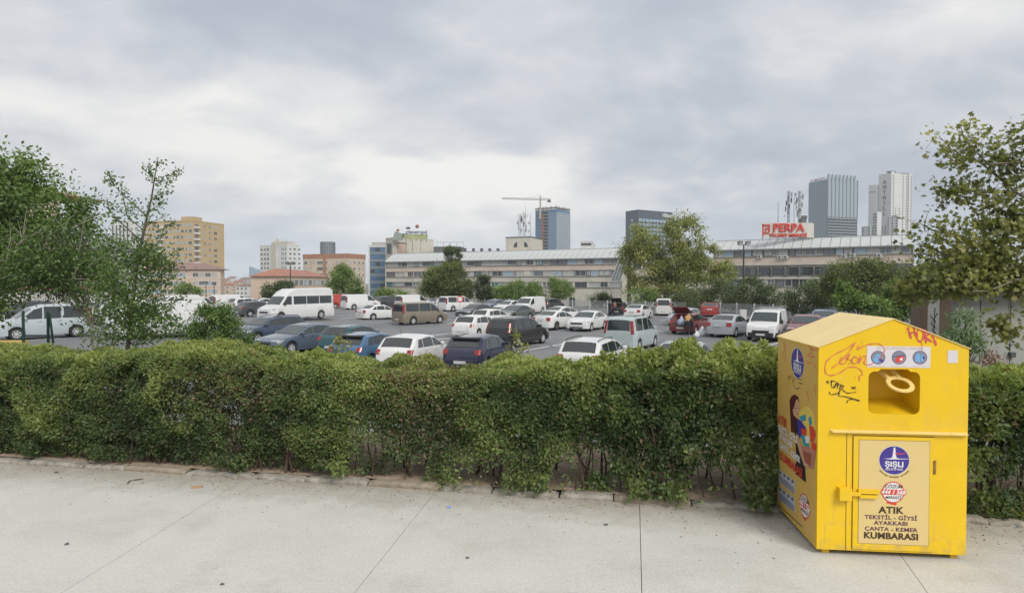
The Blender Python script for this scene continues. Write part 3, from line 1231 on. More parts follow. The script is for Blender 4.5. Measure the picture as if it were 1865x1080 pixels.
# ---- printed film on the left side
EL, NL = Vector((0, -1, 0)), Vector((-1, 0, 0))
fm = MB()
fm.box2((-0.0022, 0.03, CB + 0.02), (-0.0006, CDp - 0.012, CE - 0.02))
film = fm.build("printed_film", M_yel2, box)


def SL(px, py, off=0.0036):
    v, z = vz(px, py)
    return Vector((-off, v, z))


c_ = SL(1453, 661)
logo(film, c_, 0.175, EL, NL, ry=0.148, with_arc=False)
c_ = SL(1466, 921)
hotline(film, c_, 0.135, EL, NL, ry=0.115)
M_hair = mat("print hair brown", (0.085, 0.012, 0.018), rough=0.5)
M_skin = mat("print skin", (0.55, 0.33, 0.19), rough=0.5)
M_dress = mat("print charcoal", (0.02, 0.016, 0.022), rough=0.5)
M_basket = mat("print basket", (0.48, 0.20, 0.15), rough=0.5)
M_basketd = mat("print basket dark", (0.30, 0.10, 0.06), rough=0.5)
M_ltyel = mat("print light yellow", (0.70, 0.52, 0.10), rough=0.5)
M_teal = mat("print teal", (0.04, 0.28, 0.36), rough=0.5)
Z7 = lambda x, y: (1410 + x / 4.155, 700 + y / 4.155)


def side_poly(mb, pts, off):
    mb.add([SL(*Z7(*p), off) for p in pts], [tuple(range(len(pts)))])


pic = MB()
mats_ = [M_hair, M_skin, M_dress, M_basket, M_basketd, M_ltyel, M_teal, M_red, M_white, M_navy]
shapes = [
    (5, [(190, 210), (225, 165), (265, 165), (300, 220), (315, 320), (300, 430), (230, 430), (195, 330)]),
    (0, [(118, 120), (135, 85), (160, 75), (185, 95), (193, 130), (160, 160), (165, 260), (172, 370), (130, 360), (125, 250)]),
    (1, [(150, 130), (180, 110), (193, 140), (198, 180), (190, 225), (178, 250), (150, 235), (142, 190)]),
    (0, [(140, 100), (175, 92), (165, 130), (148, 190), (140, 180)]),
    (2, [(160, 250), (185, 260), (195, 380), (205, 480), (160, 400)]),
    (9, [(175, 260), (205, 270), (245, 330), (225, 420), (185, 380)]),
    (6, [(190, 245), (240, 225), (245, 270), (215, 280)]), (7, [(205, 330), (250, 340), (245, 400), (215, 390)]),
    (6, [(205, 380), (235, 385), (260, 450), (275, 480), (225, 460)]), (8, [(235, 390), (270, 395), (268, 440), (245, 445)]),
    (6, [(262, 255), (280, 240), (290, 300), (270, 310)]), (7, [(268, 310), (300, 320), (320, 380), (300, 440), (278, 430)]),
    (7, [(285, 440), (322, 445), (320, 505), (290, 500)]),
    (2, [(165, 440), (205, 450), (215, 560), (238, 620), (244, 740), (165, 675), (172, 560)]),
    (3, [(205, 460), (320, 500), (300, 640), (235, 620), (212, 540)]), (4, [(222, 500), (288, 525), (282, 615), (235, 590)]),
    (1, [(175, 370), (195, 400), (215, 500), (235, 570), (228, 600), (205, 540), (178, 440)]), (1, [(225, 570), (262, 610), (258, 635), (225, 605)]),
]
for i, (mi_, p) in enumerate(shapes):
    pic.m = mi_
    side_poly(pic, p, 0.0030 + 0.00022 * i)
pic.build("illustration", mats_, film)
for p in ([(160, 180), (170, 176), (170, 180), (160, 184)], [(182, 178), (190, 174), (190, 178), (182, 182)], [(174, 222), (186, 220), (182, 228)]):
    face = MB()
    side_poly(face, p, 0.0078)
    face.build("printed_feature", M_dress, film)
for body, x, y, size, m in (("ATIK", 68, 280, 0.13, M_red), ("TEKSTİL", 70, 350, 0.085, M_white), ("GİYSİ", 150, 405, 0.085, M_white), ("AYAKKABI", 95, 425, 0.085, M_white), ("ÇANTA - KEMER", 120, 510, 0.085, M_white), ("KUMBARASI", 130, 605, 0.125, M_red)):
    p = SL(*Z7(x, y), 0.0086)
    text_obj("lettering", body, size, m, film, p, EL, EZ, bold=0.003)
M_info = mat("info panel pale blue", (0.45, 0.45, 0.48), rough=0.5)
M_infod = mat("info print slate", (0.08, 0.10, 0.18), rough=0.5)
for (xa, ya, xb, yb, xc, yc, xd, yd) in ((38, 640, 160, 730, 160, 835, 38, 735), (35, 765, 160, 865, 160, 970, 35, 865)):
    m = MB()
    m.add([SL(*Z7(xa, ya), 0.0032), SL(*Z7(xb, yb), 0.0032), SL(*Z7(xc, yc), 0.0032), SL(*Z7(xd, yd), 0.0032)], [(0, 1, 2, 3)])
    ip = m.build("info_panel", M_info, film)
    m = MB()
    for k in range(4):
        t0 = (k + 0.2) / 4
        x0, y0 = xa + (xb - xa) * t0, ya + (yb - ya) * t0
        side_poly(m, [(x0, y0 + 8), (x0 + 12, y0 + 14), (x0 + 16, y0 + 34), (x0 + 4, y0 + 32), (x0 - 4, y0 + 24)], 0.0038)
    for k in range(4):
        f = 0.5 + 0.12 * k
        pa = (xa + 6, ya + (yd - ya) * f)
        pb = (xb - 6, yb + (yc - yb) * f)
        side_poly(m, [pa, pb, (pb[0], pb[1] + 6), (pa[0], pa[1] + 6)], 0.0038)
    m.build("small_print", M_infod, ip)
m = MB()
for k in range(22):
    t = k / 22
    x0, y0 = 35 + 180 * t, 905 + 165 * t
    side_poly(m, [(x0, y0), (x0 + 5, y0 + 5), (x0 + 5, y0 + 15), (x0, y0 + 10)], 0.0036)
m.build("small_print", M_text, film)
gs = MB()


def sf(x, y):
    return SL(1400 + x / 2.7, 600 + y / 2.7, 0.0044)


for st_ in ([(75, 60), (85, 120), (78, 160)], [(90, 70), (60, 150)], [(200, 80), (215, 110), (190, 130), (230, 135)], [(185, 160), (225, 170), (235, 200)], [(205, 100), (245, 95)], [(190, 300), (200, 350)], [(225, 270), (232, 320)]):
    ribbon(gs, st_, 0.006, sf, NL)
gs.build("graffiti_scrawl", M_orange, film)["kind"] = "stuff"
gs = MB()
for st_ in ([(95, 230), (108, 245)], [(108, 225), (98, 250)], [(115, 225), (122, 262), (130, 235)], [(140, 240), (165, 248)], [(150, 262), (170, 268)], [(125, 270), (135, 292), (155, 285)]):
    ribbon(gs, st_, 0.004, sf, NL)
gs.build("graffiti_tag", M_black, film)

# ================================================================== HEDGE
H_TOP = [(-4, 1.40), (-1, 1.42), (1.0, 1.46), (2.0, 1.55), (3.0, 1.56), (4.0, 1.47), (5.0, 1.40), (6.2, 1.38), (7.2, 1.36), (8.0, 1.40), (8.8, 1.48), (9.6, 1.52), (10.4, 1.48), (11.0, 1.46), (11.8, 1.46), (13.0, 1.45), (16, 1.47)]


def htop(s):
    return np.interp(s, [a for a, b in H_TOP], [b for a, b in H_TOP])


def hedge_section(name, s0, s1, n_leaf, label, seed, avoid=None):
    rg = np.random.default_rng(seed)
    root = empty(name, HP((s0 + s1) / 2, 0.8, 0))
    tag(root, label, "hedge", "clipped hedges along the pavement")
    off = np.array(root.location)
    # ---------------- leaves on a shell swept along the kerb
    s = rg.uniform(s0, s1, n_leaf)
    H = htop(s)
    prof_n = [0.16, 0.05, 0.03, 0.08, 0.22, 0.50, 1.0, 1.45, 1.55, 1.5]
    prof_z = [0.05, 0.30, 0.65, 0.90, 0.985, 1.0, 1.0, 0.985, 0.80, 0.3]
    # arc lengths
    pn, pz = np.array(prof_n), np.array(prof_z) * 1.45
    seg = np.hypot(np.diff(pn), np.diff(pz))
    cum = np.concatenate([[0], np.cumsum(seg)]) / seg.sum()
    t = rg.uniform(0, 1, n_leaf)
    # fewer leaves on the unseen back
    back = t > 0.80
    mv = back & (rg.random(n_leaf) < 0.5)
    t[mv] = rg.uniform(0, 0.80, mv.sum())
    n = np.interp(t, cum, prof_n)
    zf_ = np.interp(t, cum, prof_z)
    e = 0.004
    dn = np.interp(np.clip(t + e, 0, 1), cum, pn) - np.interp(np.clip(t - e, 0, 1), cum, pn)
    dz = np.interp(np.clip(t + e, 0, 1), cum, pz) - np.interp(np.clip(t - e, 0, 1), cum, pz)
    ll = np.hypot(dn, dz) + 1e-9
    on, oz = -dz / ll, dn / ll          # outward normal in (n, z)
    z = zf_ * H
    Q = np.stack([s, n, z], 1)
    lump = (vnoise(Q, 1.6, 3) - 0.5) * 0.20 + (vnoise(Q, 5.0, 9) - 0.5) * 0.16
    depth = rg.exponential(0.05, n_leaf)
    inner = rg.random(n_leaf) < 0.32
    depth = np.where(inner, rg.uniform(0.05, 0.4, n_leaf), depth)
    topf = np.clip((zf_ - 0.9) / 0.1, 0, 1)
    # the right end of the hedge carries loose upright shoots
    shoot = np.clip((s - 7.6) / 1.2, 0, 1) * np.clip((11.0 - s) / 0.3, 0, 1) * topf
    spr = (vnoise(Q * np.array([1, 1, 0.15]), 9.0, 21) - 0.45)
    lump = lump + shoot * np.clip(spr, 0, 1) * 0.50 + (1 - shoot) * topf * np.clip(spr - 0.15, 0, 1) * 0.15
    dd_ = lump - depth
    n2, z2 = n + on * dd_, z + oz * dd_
    # thin, gappy skirt near the ground
    base_z = -0.02 + 0.50 * np.clip((s - 4.6) / 2.4, 0, 1) + 0.25 * (vnoise(np.stack([s, s * 0, s * 0], 1), 1.7, 5) - 0.5)
    dens = vnoise(Q, 2.6, 31) * 0.6 + vnoise(Q, 7.0, 44) * 0.4
    keep = (dens > 0.30 - 0.30 * topf) | (depth > 0.16)
    low = np.clip((base_z + 0.30 - z2) / 0.38, 0, 1)
    gapn = vnoise(Q * np.array([1, 0, 0.5]), 3.2, 77)
    keep &= (rg.random(n_leaf) > low * np.where(depth > 0.10, 1.0, 0.50 + 0.48 * (gapn > 0.42)))
    deep = vnoise(Q * np.array([1, 0, 1]), 1.9, 91)
    keep &= ~((deep > 0.76) & (zf_ < 0.85) & (rg.random(n_leaf) < 0.5))
    keep &= z2 > 0.02
    keep &= ~((n > 1.3) & (z2 < 0.80) & (s > 4.4))
    keep &= ~((depth > 0.16) & (z2 < 0.62 + 0.3 * (gapn - 0.5)) & (s > 5.0))
    hang = (z2 < 0.3)
    n2 = n2 - hang * rg.uniform(0, 0.26, n_leaf) * (vnoise(np.stack([s, s * 0, s * 0], 1), 2.3, 8) > 0.55)
    Pw = np.array(K0)[None, :] + np.outer(s, np.array(KU)) + np.outer(n2, np.array(KN))
    Pw[:, 2] = z2
    if avoid is not None:
        keep &= ~avoid(Pw)
    nrm_w = np.outer(on, np.array(KN)) + np.outer(oz, np.array([0, 0, 1.0]))
    rnd = rg.normal(size=(n_leaf, 3))
    rnd /= np.linalg.norm(rnd, axis=1, keepdims=True)
    D = nrm_w * 0.55 + rnd * 0.85 + np.array([0, 0, 0.10])
    N = nrm_w * 0.6 + rg.normal(size=(n_leaf, 3)) * 0.55 + np.array([0, 0, 0.55])
    size = rg.uniform(0.036, 0.058, n_leaf) * (1 + 0.45 * np.clip((s - 6.5) / 2, 0, 1) + 0.0 * topf)
    clump = vnoise(Q, 1.1, 50) * 0.4 + vnoise(Q, 5.0, 61) * 0.6
    tint_lift = topf * 0.30 + np.clip(lump * 2.2, -0.1, 0.25)  # paler leaf tint on the hedge top and on outward lumps
    tint = 0.30 + (clump - 0.5) * 0.60 + tint_lift + rg.normal(0, 0.10, n_leaf)
    # a tired brownish stretch in the middle
    tired = np.exp(-((s - 6.0) / 0.55) ** 2) * np.clip(zf_ * 1.3 - 0.2, 0, 1) + 0.8 * np.exp(-((s - 3.4) / 0.7) ** 2) * np.exp(-((zf_ - 0.75) / 0.2) ** 2)
    dead = rg.random(n_leaf) < (0.03 + 0.34 * np.clip(tired, 0, 1))
    tint = np.where(dead, rg.uniform(0.90, 1.0, n_leaf), np.clip(tint, 0.02, 0.80))
    k = keep
    leaf_object("foliage", Pw[k] - off, D[k], N[k], size[k], 0.52, tint[k], M_hedge, root, fold=0.3)["kind"] = 'stuff'
    # ---------------- woody stems and twigs
    st = MB()
    ns = int((s1 - s0) * 13)
    for i in range(ns):
        ss = rg.uniform(s0, s1)
        nn = rg.uniform(0.16, 1.1) if rg.random() < 0.65 else rg.uniform(0.14, 0.4)
        if avoid is not None and avoid(np.array([list(HP(ss, nn, 0.3))]))[0]:
            continue
        Ht = float(htop(ss)) * rg.uniform(0.55, 0.85)
        p = HP(ss, nn, 0.0) - root.location
        pts, rad = [p], [rg.uniform(0.007, 0.021)]
        lean = Vector((rg.uniform(-0.22, 0.22), rg.uniform(-0.14, 0.14), 0))
        for q in range(1, 5):
            f = q / 4
            pts.append(p + Vector((0, 0, Ht * f)) + lean * f * Ht + Vector((rg.normal() * 0.02, rg.normal() * 0.02, 0)))
            rad.append(rad[0] * (1 - 0.7 * f))
        st.tube(pts, rad, 5, cap=False)
        for q in range(3):
            b0 = pts[rg.integers(1, 4)]
            dr_ = Vector((rg.normal(), rg.normal(), rg.uniform(0.2, 1.2))).normalized() * rg.uniform(0.15, 0.4)
            st.tube([b0, b0 + dr_ * 0.5 + Vector((0, 0, 0.02)), b0 + dr_], [0.005, 0.004, 0.0015], 3, cap=False)
    # fine dry twigs just under the surface
    for i in range(int((s1 - s0) * 55)):
        ss = rg.uniform(s0, s1)
        zz = rg.uniform(0.25, 1.0) * float(htop(ss)) * 0.97
        b0 = HP(ss, rg.uniform(0.06, 0.22), zz) - root.location
        if avoid is not None and avoid(np.array([list(b0 + root.location)]))[0]:
            continue
        dr_ = Vector((rg.normal(), -abs(rg.normal()) * 0.5, rg.normal() * 0.7 + 0.2)).normalized() * rg.uniform(0.06, 0.2)
        st.tube([b0, b0 + dr_], [0.003, 0.001], 3, cap=False)
    st.build("stems", M_bark, root)["kind"] = 'stuff'
    return root


M_bark = mat("hedge bark", (0.075, 0.048, 0.032), rough=0.9, var=0.3, scale=12, bump=0.4)
M_hedge = leaf_mat("hedge leaf", [(0.0, (0.039, 0.062, 0.029)), (0.25, (0.088, 0.130, 0.048)), (0.5, (0.171, 0.226, 0.077)), (0.72, (0.259, 0.314, 0.101)), (0.84, (0.363, 0.396, 0.143)), (0.90, (0.187, 0.127, 0.077)), (1.0, (0.308, 0.220, 0.143))], trans=0.36)

_ci = (math.cos(-CROT), math.sin(-CROT))


def in_container(P):
    dx, dy = P[:, 0] - corner.x, P[:, 1] - corner.y
    lx = dx * _ci[0] - dy * _ci[1]
    ly = dx * _ci[1] + dy * _ci[0]
    return (lx > 0.0) & (lx < CW + 0.03) & (ly > -0.3) & (ly < CDp + 0.03)


hedge_section("clipped_hedge", -4.5, 10.55, 550000, "long clipped leafy hedge between pavement and car park, left of the yellow container", 101, in_container)
hedge_section("clipped_hedge", 10.95, 15.2, 130000, "short stretch of clipped hedge emerging to the right of the yellow container", 102, in_container)

# ================================================================== TREES
M_trunk = mat("tree bark", (0.12, 0.095, 0.07), rough=0.9, var=0.3, scale=6, bump=0.5)
M_twig = mat("grey twig bark", (0.22, 0.19, 0.16), rough=0.9, var=0.2)
M_plane_bark = mat("plane bark", (0.20, 0.17, 0.12), rough=0.85, var=0.35, scale=3, bump=0.3)
G_mid = leaf_mat("leaf mid green", [(0.0, (0.042, 0.078, 0.026)), (0.35, (0.094, 0.156, 0.043)), (0.7, (0.174, 0.258, 0.072)), (1.0, (0.276, 0.348, 0.108))])
G_dark = leaf_mat("leaf dark green", [(0.0, (0.038, 0.060, 0.026)), (0.5, (0.090, 0.126, 0.050)), (1.0, (0.180, 0.216, 0.084))])
G_olive = leaf_mat("leaf olive", [(0.0, (0.064, 0.090, 0.029)), (0.4, (0.172, 0.208, 0.058)), (0.75, (0.324, 0.342, 0.100)), (1.0, (0.468, 0.396, 0.144))])
G_light = leaf_mat("leaf light green", [(0.0, (0.067, 0.115, 0.035)), (0.5, (0.182, 0.269, 0.077)), (1.0, (0.346, 0.422, 0.134))])
G_plane = leaf_mat("leaf plane tree", [(0.0, (0.09, 0.105, 0.035)), (0.35, (0.19, 0.21, 0.06)), (0.7, (0.34, 0.33, 0.10)), (0.9, (0.46, 0.38, 0.15)), (1.0, (0.34, 0.20, 0.10))])
G_olea = leaf_mat("leaf oleander", [(0.0, (0.078, 0.133, 0.062)), (0.6, (0.172, 0.258, 0.133)), (1.0, (0.296, 0.374, 0.218))])


def crown_points(ells, n, shell=0.55):
    """ells: (c(3), r(3)) arrays; points towards the surface of a union of ellipsoids"""
    w = np.array([e[1][0] * e[1][2] for e in ells])
    idx = rng.choice(len(ells), n, p=w / w.sum())
    u = unit(n)
    r = rng.random(n) ** (1 / 3.0)
    r = shell * (0.55 + 0.45 * r) + (1 - shell) * r
    C = np.array([e[0] for e in ells])[idx]
    S = np.array([e[1] for e in ells])[idx]
    return C + u * r[:, None] * S, u


def tree(name, label, loc, ells, n_leaf, lsize, lm, cat="tree", group=None, trunk_r=0.15, clumps=60, clump_r=0.45, bark=None, ratio=0.6, lobed=False, gap=0.0, tshift=0.0, limb_r=None, n_limb=None, bare=0, trunk_top=None, stuff=True):
    """ells in world coordinates relative to loc"""
    root = empty(name, loc)
    tag(root, label, cat, group)
    bark = bark or M_trunk
    ells = [(np.array(c, float), np.array(r, float)) for c, r in ells]
    CP, CU = crown_points(ells, clumps, 0.75)
    # leaves gathered in clumps
    w = rng.uniform(0.4, 1.6, clumps)
    ci = rng.choice(clumps, n_leaf, p=w / w.sum())
    g_ = rng.normal(size=(n_leaf, 3)) * 0.5
    cr_ = clump_r * rng.uniform(0.6, 1.25, clumps)
    P = CP[ci] + g_ * cr_[ci][:, None] * np.array([1, 1, 0.75])
    if gap > 0:
        dn = vnoise(P, 1.3 / max(clump_r, 0.2), 17)
        k = dn > gap
        P, ci, g_ = P[k], ci[k], g_[k]
    n = len(P)
    up = (P[:, 2] - min((e[0][2] - e[1][2]) for e in ells)) / (max((e[0][2] + e[1][2]) for e in ells) - min((e[0][2] - e[1][2]) for e in ells) + 1e-6)
    D = g_ * 0.8 + unit(n) * 0.7 + np.array([0, 0, -0.15])
    N = g_ * 0.5 + unit(n) * 0.5 + np.array([0, 0, 0.7])
    cl_t = rng.normal(0, 0.13, clumps)
    tint = 0.45 + cl_t[ci] + g_[:, 2] * 0.12 + rng.normal(0, 0.13, n) + tshift
    size = lsize * rng.uniform(0.7, 1.3, n)
    f = leaf_object("crown", P, D, N, size, ratio, tint, lm, root, fold=0.25, lobed=lobed)
    # trunk and limbs
    tp = MB()
    cx = np.mean([e[0] for e in ells], axis=0)
    zt = trunk_top or max(e[0][2] + 0.5 * e[1][2] for e in ells)
    pts, rad = [], []
    for q in range(9):
        t = q / 8
        pts.append(Vector((cx[0] * t * t + 0.03 * zt * math.sin(q * 1.7) * 0.4, cx[1] * t * t, zt * t)))
        rad.append(trunk_r * (1 - 0.82 * t) * (1.25 if q == 0 else 1))
    tp.tube(pts, rad, 8, cap=False)
    nl = n_limb or min(clumps, 40)
    for i in range(nl):
        c = Vector(CP[i])
        h = max(0.18, min(0.92, (c.z / zt) * 0.75 - 0.05 * random.random()))
        a = pts[0].lerp(pts[-1], h)
        j = int(h * 8)
        a = pts[j].lerp(pts[min(j + 1, 8)], h * 8 - j)
        mid = a.lerp(c, 0.5) + Vector((0, 0, 0.12 * (c - a).length))
        r0 = (limb_r or trunk_r * 0.35) * (1 - 0.5 * h)
        tp.tube([a, mid + Vector((random.uniform(-.05, .05), random.uniform(-.05, .05), 0)) * (c - a).length, c], [r0, r0 * 0.6, r0 * 0.18], 5, cap=False)
    for i in range(bare):
        j = random.randrange(clumps)
        c = Vector(CP[j])
        d = Vector((random.gauss(0, 1), random.gauss(0, 1), random.gauss(0.4, 0.6))).normalized() * clump_r * random.uniform(1.0, 2.6)
        tp.tube([c, c + d * 0.5 + Vector((0, 0, 0.05)), c + d], [0.012, 0.008, 0.003], 4, cap=False)
    tp.build("trunk", bark, root, smooth=True, angle=80)
    return root


def px_ells(lst, Y, base, depth=1.0):
    """photo ellipses (px,py,rx,ry) at distance Y -> ellipsoids relative to base"""
    out = []
    for px, py, rx, ry in lst:
        c = W(px, py, Y) - Vector(base)
        k = Y / F_PX
        out.append(((c.x, c.y + random.uniform(-.3, .3) * rx * k, c.z), (rx * k, rx * k * depth, ry * k)))
    return out


def px_tree(name, label, px, Y, lst, n_leaf, lsize, lm, zb=None, depth=1.0, **k):
    zb = lot_z(PX(px, Y), Y) if zb is None else zb
    base = Vector((PX(px, Y), Y, zb))
    return tree(name, label, base, px_ells(lst, Y, base, depth), n_leaf, lsize, lm, **k)


# --- left side, near
px_tree("tree", "tall dense green tree cut by the left edge, standing over the silver and dark cars", -110, 19.0,
        [(10, 330, 60, 60), (-40, 400, 110, 120), (50, 400, 95, 80), (120, 370, 32, 36), (130, 430, 42, 40), (60, 480, 70, 45), (-60, 520, 90, 60), (150, 490, 36, 26)], 34000, 0.12, G_mid, clumps=230, clump_r=0.50, trunk_r=0.2, gap=0.30, ratio=0.75, bare=10, tshift=0.02)
px_tree("tree", "lower loose olive tree with thin grey twigs, overlapping the tall tree at the left", 185, 15.0,
        [(95, 480, 80, 46), (150, 500, 70, 50), (50, 500, 60, 30), (120, 430, 40, 24)], 13000, 0.08, G_mid, clumps=190, clump_r=0.36, trunk_r=0.05, gap=0.30, bare=120, limb_r=0.016, tshift=-0.12, bark=M_twig)

# slender sapling with an open crown
SY = 11.5


def sapling():
    base = Vector((PX(262, SY), SY, -0.2))
    root = empty("young_tree", base)
    tag(root, "slender young tree with sparse leaves and bare tip, left of the yellow apartment block", "tree")
    tk = MB()
    rel = lambda px, py, dy=0.0: W(px, py, SY + dy) - base
    main = [rel(232, 640), rel(240, 560), rel(248, 490), rel(262, 420), rel(276, 360), rel(284, 310), rel(287, 285)]
    tk.tube(main, [0.036, 0.034, 0.030, 0.024, 0.016, 0.008, 0.003], 7, cap=False)
    br = [([(284, 335), (300, 330), (318, 321)], .008), ([(283, 330), (274, 318), (268, 300)], .006), ([(276, 365), (292, 352), (305, 350)], .007), ([(268, 395), (230, 360), (205, 335), (197, 318)], .012),
          ([(262, 420), (232, 395), (222, 350), (220, 330)], .012), ([(258, 440), (225, 410), (200, 385), (195, 360)], .014), ([(250, 480), (290, 440), (300, 412), (325, 405)], .014), ([(248, 490), (205, 460), (190, 430)], .014),
          ([(268, 390), (286, 375), (302, 368)], .008), ([(240, 560), (200, 520), (185, 490)], .018), ([(240, 555), (285, 510), (320, 480)], .018), ([(238, 580), (300, 560), (340, 540)], .016), ([(238, 590), (180, 570), (150, 555)], .016), ([(264, 412), (285, 402), (300, 395)], .008), ([(205, 335), (200, 322)], .004), ([(318, 321), (325, 312)], .004), ([(284, 310), (292, 290)], .004)]
    C = []
    for pts, r in br:
        dy = random.uniform(-0.35, 0.35)
        p3 = [rel(a, b, dy * (i / max(1, len(pts) - 1))) for i, (a, b) in enumerate(pts)]
        tk.tube(p3, [r * (1 - 0.75 * i / (len(p3) - 1)) for i in range(len(p3))], 5, cap=False)
        for i in range(len(p3) - 1):
            for t in np.linspace(0.15, 1, 9):
                C.append(p3[i].lerp(p3[i + 1], t))
        for _ in range(4):
            a = p3[-1].lerp(p3[-2], random.random())
            tk.tube([a, a + Vector((random.gauss(0, .08), random.gauss(0, .08), random.uniform(.02, .16)))], [0.003, 0.001], 3, cap=False)
    tk.build("trunk", M_trunk, root, smooth=True, angle=80)
    C = np.array([list(c) for c in C])
    keepc = rng.random(len(C)) < 0.75
    C = C[keepc]
    n = 1100
    ci = rng.integers(0, len(C), n)
    P = C[ci] + rng.normal(size=(n, 3)) * 0.05
    # fuller foliage low down
    zl = [px_ells([(245, 520, 70, 60), (215, 590, 75, 45), (290, 590, 50, 40), (240, 455, 45, 25), (280, 470, 40, 30), (200, 440, 14, 14), (240, 388, 26, 14)], SY, base, 0.8)]
    E = [(np.array(a), np.array(b)) for a, b in zl[0]]
    Q, _ = crown_points(E, 260, 0.3)
    ci2 = rng.integers(0, len(Q), 8600)
    P2 = Q[ci2] + rng.normal(size=(8600, 3)) * np.array([0.13, 0.13, 0.09])
    P = np.concatenate([P, P2])
    n = len(P)
    leaf_object("crown", P, unit(n) + np.array([0, 0, -0.1]), unit(n) * 0.8 + np.array([0, 0, 0.6]), 0.058 * rng.uniform(0.7, 1.3, n), 0.6, 0.38 + rng.normal(0, 0.2, n), G_mid, root)


sapling()
px_tree("shrub", "rounded bushy green shrub poking above the hedge beside the dark blue estate car", 395, 11.2,
        [(393, 605, 46, 36), (375, 575, 16, 26), (405, 572, 18, 20), (430, 610, 26, 26), (360, 615, 22, 20)], 9000, 0.05, G_mid, cat="shrub", zb=-0.3, clumps=130, clump_r=0.13, trunk_r=0.03, gap=0.12, ratio=0.42, tshift=-0.05)
px_tree("weed_sprig", "small yellow-green sprig sticking up from the hedge in front of the blue hatchback", 622, 9.2,
        [(622, 625, 14, 14), (612, 645, 14, 14)], 260, 0.045, G_plane, cat="plant", zb=1.0, clumps=16, clump_r=0.08, trunk_r=0.006)
px_tree("weed_sprig", "thin yellow-green sprig rising from the hedge right of the navy hatchback", 938, 8.9,
        [(940, 610, 4, 14), (935, 640, 14, 12), (955, 634, 10, 5)], 200, 0.045, G_plane, cat="plant", zb=1.0, clumps=16, clump_r=0.06, trunk_r=0.006)

# --- right side, near: plane tree reaching in from beyond the frame
PY = 10.5


def plane_tree():
    base = Vector((PX(2030, PY), PY, -0.2))
    root = empty("plane_tree", base)
    tag(root, "plane tree with large yellow-green leaves reaching in from the right edge", "tree")
    rel = lambda px, py, dy=0.0: W(px, py, PY + dy) - base
    tk = MB()
    tk.tube([rel(2030, 700), rel(2025, 560), rel(2010, 430), rel(2000, 300), rel(1990, 150)], [0.15, 0.13, 0.11, 0.08, 0.04], 9, cap=False)
    limbs = [[(2015, 450), (1930, 400), (1850, 350), (1790, 300), (1745, 270), (1705, 250)], [(2010, 330), (1920, 300), (1860, 296), (1800, 300), (1757, 255), (1750, 232)],
             [(2015, 480), (1900, 450), (1800, 455), (1740, 470), (1690, 500), (1650, 520)], [(2018, 520), (1920, 500), (1850, 510), (1800, 530), (1770, 530)], [(2018, 540), (1930, 560), (1880, 590), (1860, 600)],
             [(1990, 250), (1930, 240), (1880, 250), (1850, 255)], [(1850, 350), (1790, 350), (1740, 345), (1710, 350)], [(1800, 455), (1750, 430), (1700, 420), (1672, 405)], [(1900, 450), (1850, 400), (1810, 375), (1790, 380)], [(2015, 450), (1900, 380), (1870, 330)],
             [(1850, 500), (1790, 490), (1740, 505), (1700, 520)], [(1740, 470), (1700, 455), (1668, 445)]]
    C, wts = [], []
    for pts in limbs:
        dy = random.uniform(-0.7, 0.7)
        p3 = [rel(a, b, dy * i / (len(pts) - 1)) for i, (a, b) in enumerate(pts)]
        tk.tube(p3, [0.032 * (1 - 0.85 * i / (len(p3) - 1)) for i in range(len(p3))], 6, cap=False)
        for i in range(1, len(p3)):
            for t in np.linspace(0, 1, 6):
                c = p3[i - 1].lerp(p3[i], t)
                C.append(c + Vector((random.gauss(0, .08), random.gauss(0, .2), random.gauss(0, .1))))
                wts.append(0.55 + 0.45 * i / len(p3))
            for _ in range(3):
                a = p3[i - 1].lerp(p3[i], random.random())
                e = a + Vector((random.gauss(0, .16), random.gauss(0, .2), random.gauss(0.05, .16)))
                tk.tube([a, a.lerp(e, .5) + Vector((0, 0, .03)), e], [0.007, 0.005, 0.002], 4, cap=False)
                C.append(e)
                wts.append(1.0)
    E = [(np.array(a), np.array(b)) for a, b in px_ells([(1800, 430, 60, 26), (1850, 480, 60, 45), (1760, 500, 80, 40), (1690, 515, 60, 34), (1840, 400, 50, 40), (1780, 470, 60, 40), (1755, 290, 44, 18), (1750, 345, 40, 18), (1850, 290, 26, 28), (1680, 530, 26, 18), (1850, 520, 40, 20)], PY, base, 0.9)]
    Q, _ = crown_points(E, 220, 0.2)
    C = np.array([list(c) for c in C] + Q.tolist())
    w = np.array(wts + [2.1] * len(Q))
    n = 7800
    ci = rng.choice(len(C), n, p=w / w.sum())
    P = C[ci] + rng.normal(size=(n, 3)) * np.array([0.10, 0.12, 0.085])
    D = unit(n) * 0.8 + np.array([-0.1, 0, -0.35])
    N = unit(n) * 0.6 + np.array([0, -0.35, 0.6])
    tt = vnoise(P, 1.5, 12)
    leaf_object("crown", P, D, N, 0.085 * rng.uniform(0.65, 1.35, n), 0.55, 0.30 + (tt - .5) * 0.6 + rng.normal(0, 0.16, n), G_plane, root, lobed=True)
    # hanging spray low on the right
    tk.tube([rel(1835, 520), rel(1838, 575), rel(1842, 600)], [0.008, 0.005, 0.002], 4, cap=False)
    n = 150
    Cs = np.array([list(rel(1815, 590)), list(rel(1842, 605)), list(rel(1828, 600)), list(rel(1822, 585))])
    P = Cs[rng.integers(0, 4, n)] + rng.normal(size=(n, 3)) * 0.07
    leaf_object("hanging_foliage", P, unit(n) * 0.6 + np.array([0, 0, -0.5]), unit(n) * 0.6 + np.array([0, -0.3, 0.5]), 0.10 * rng.uniform(0.7, 1.2, n), 0.55, 0.4 + rng.normal(0, 0.2, n), G_plane, root, lobed=True)
    tk.build("trunk", M_plane_bark, root, smooth=True, angle=80)


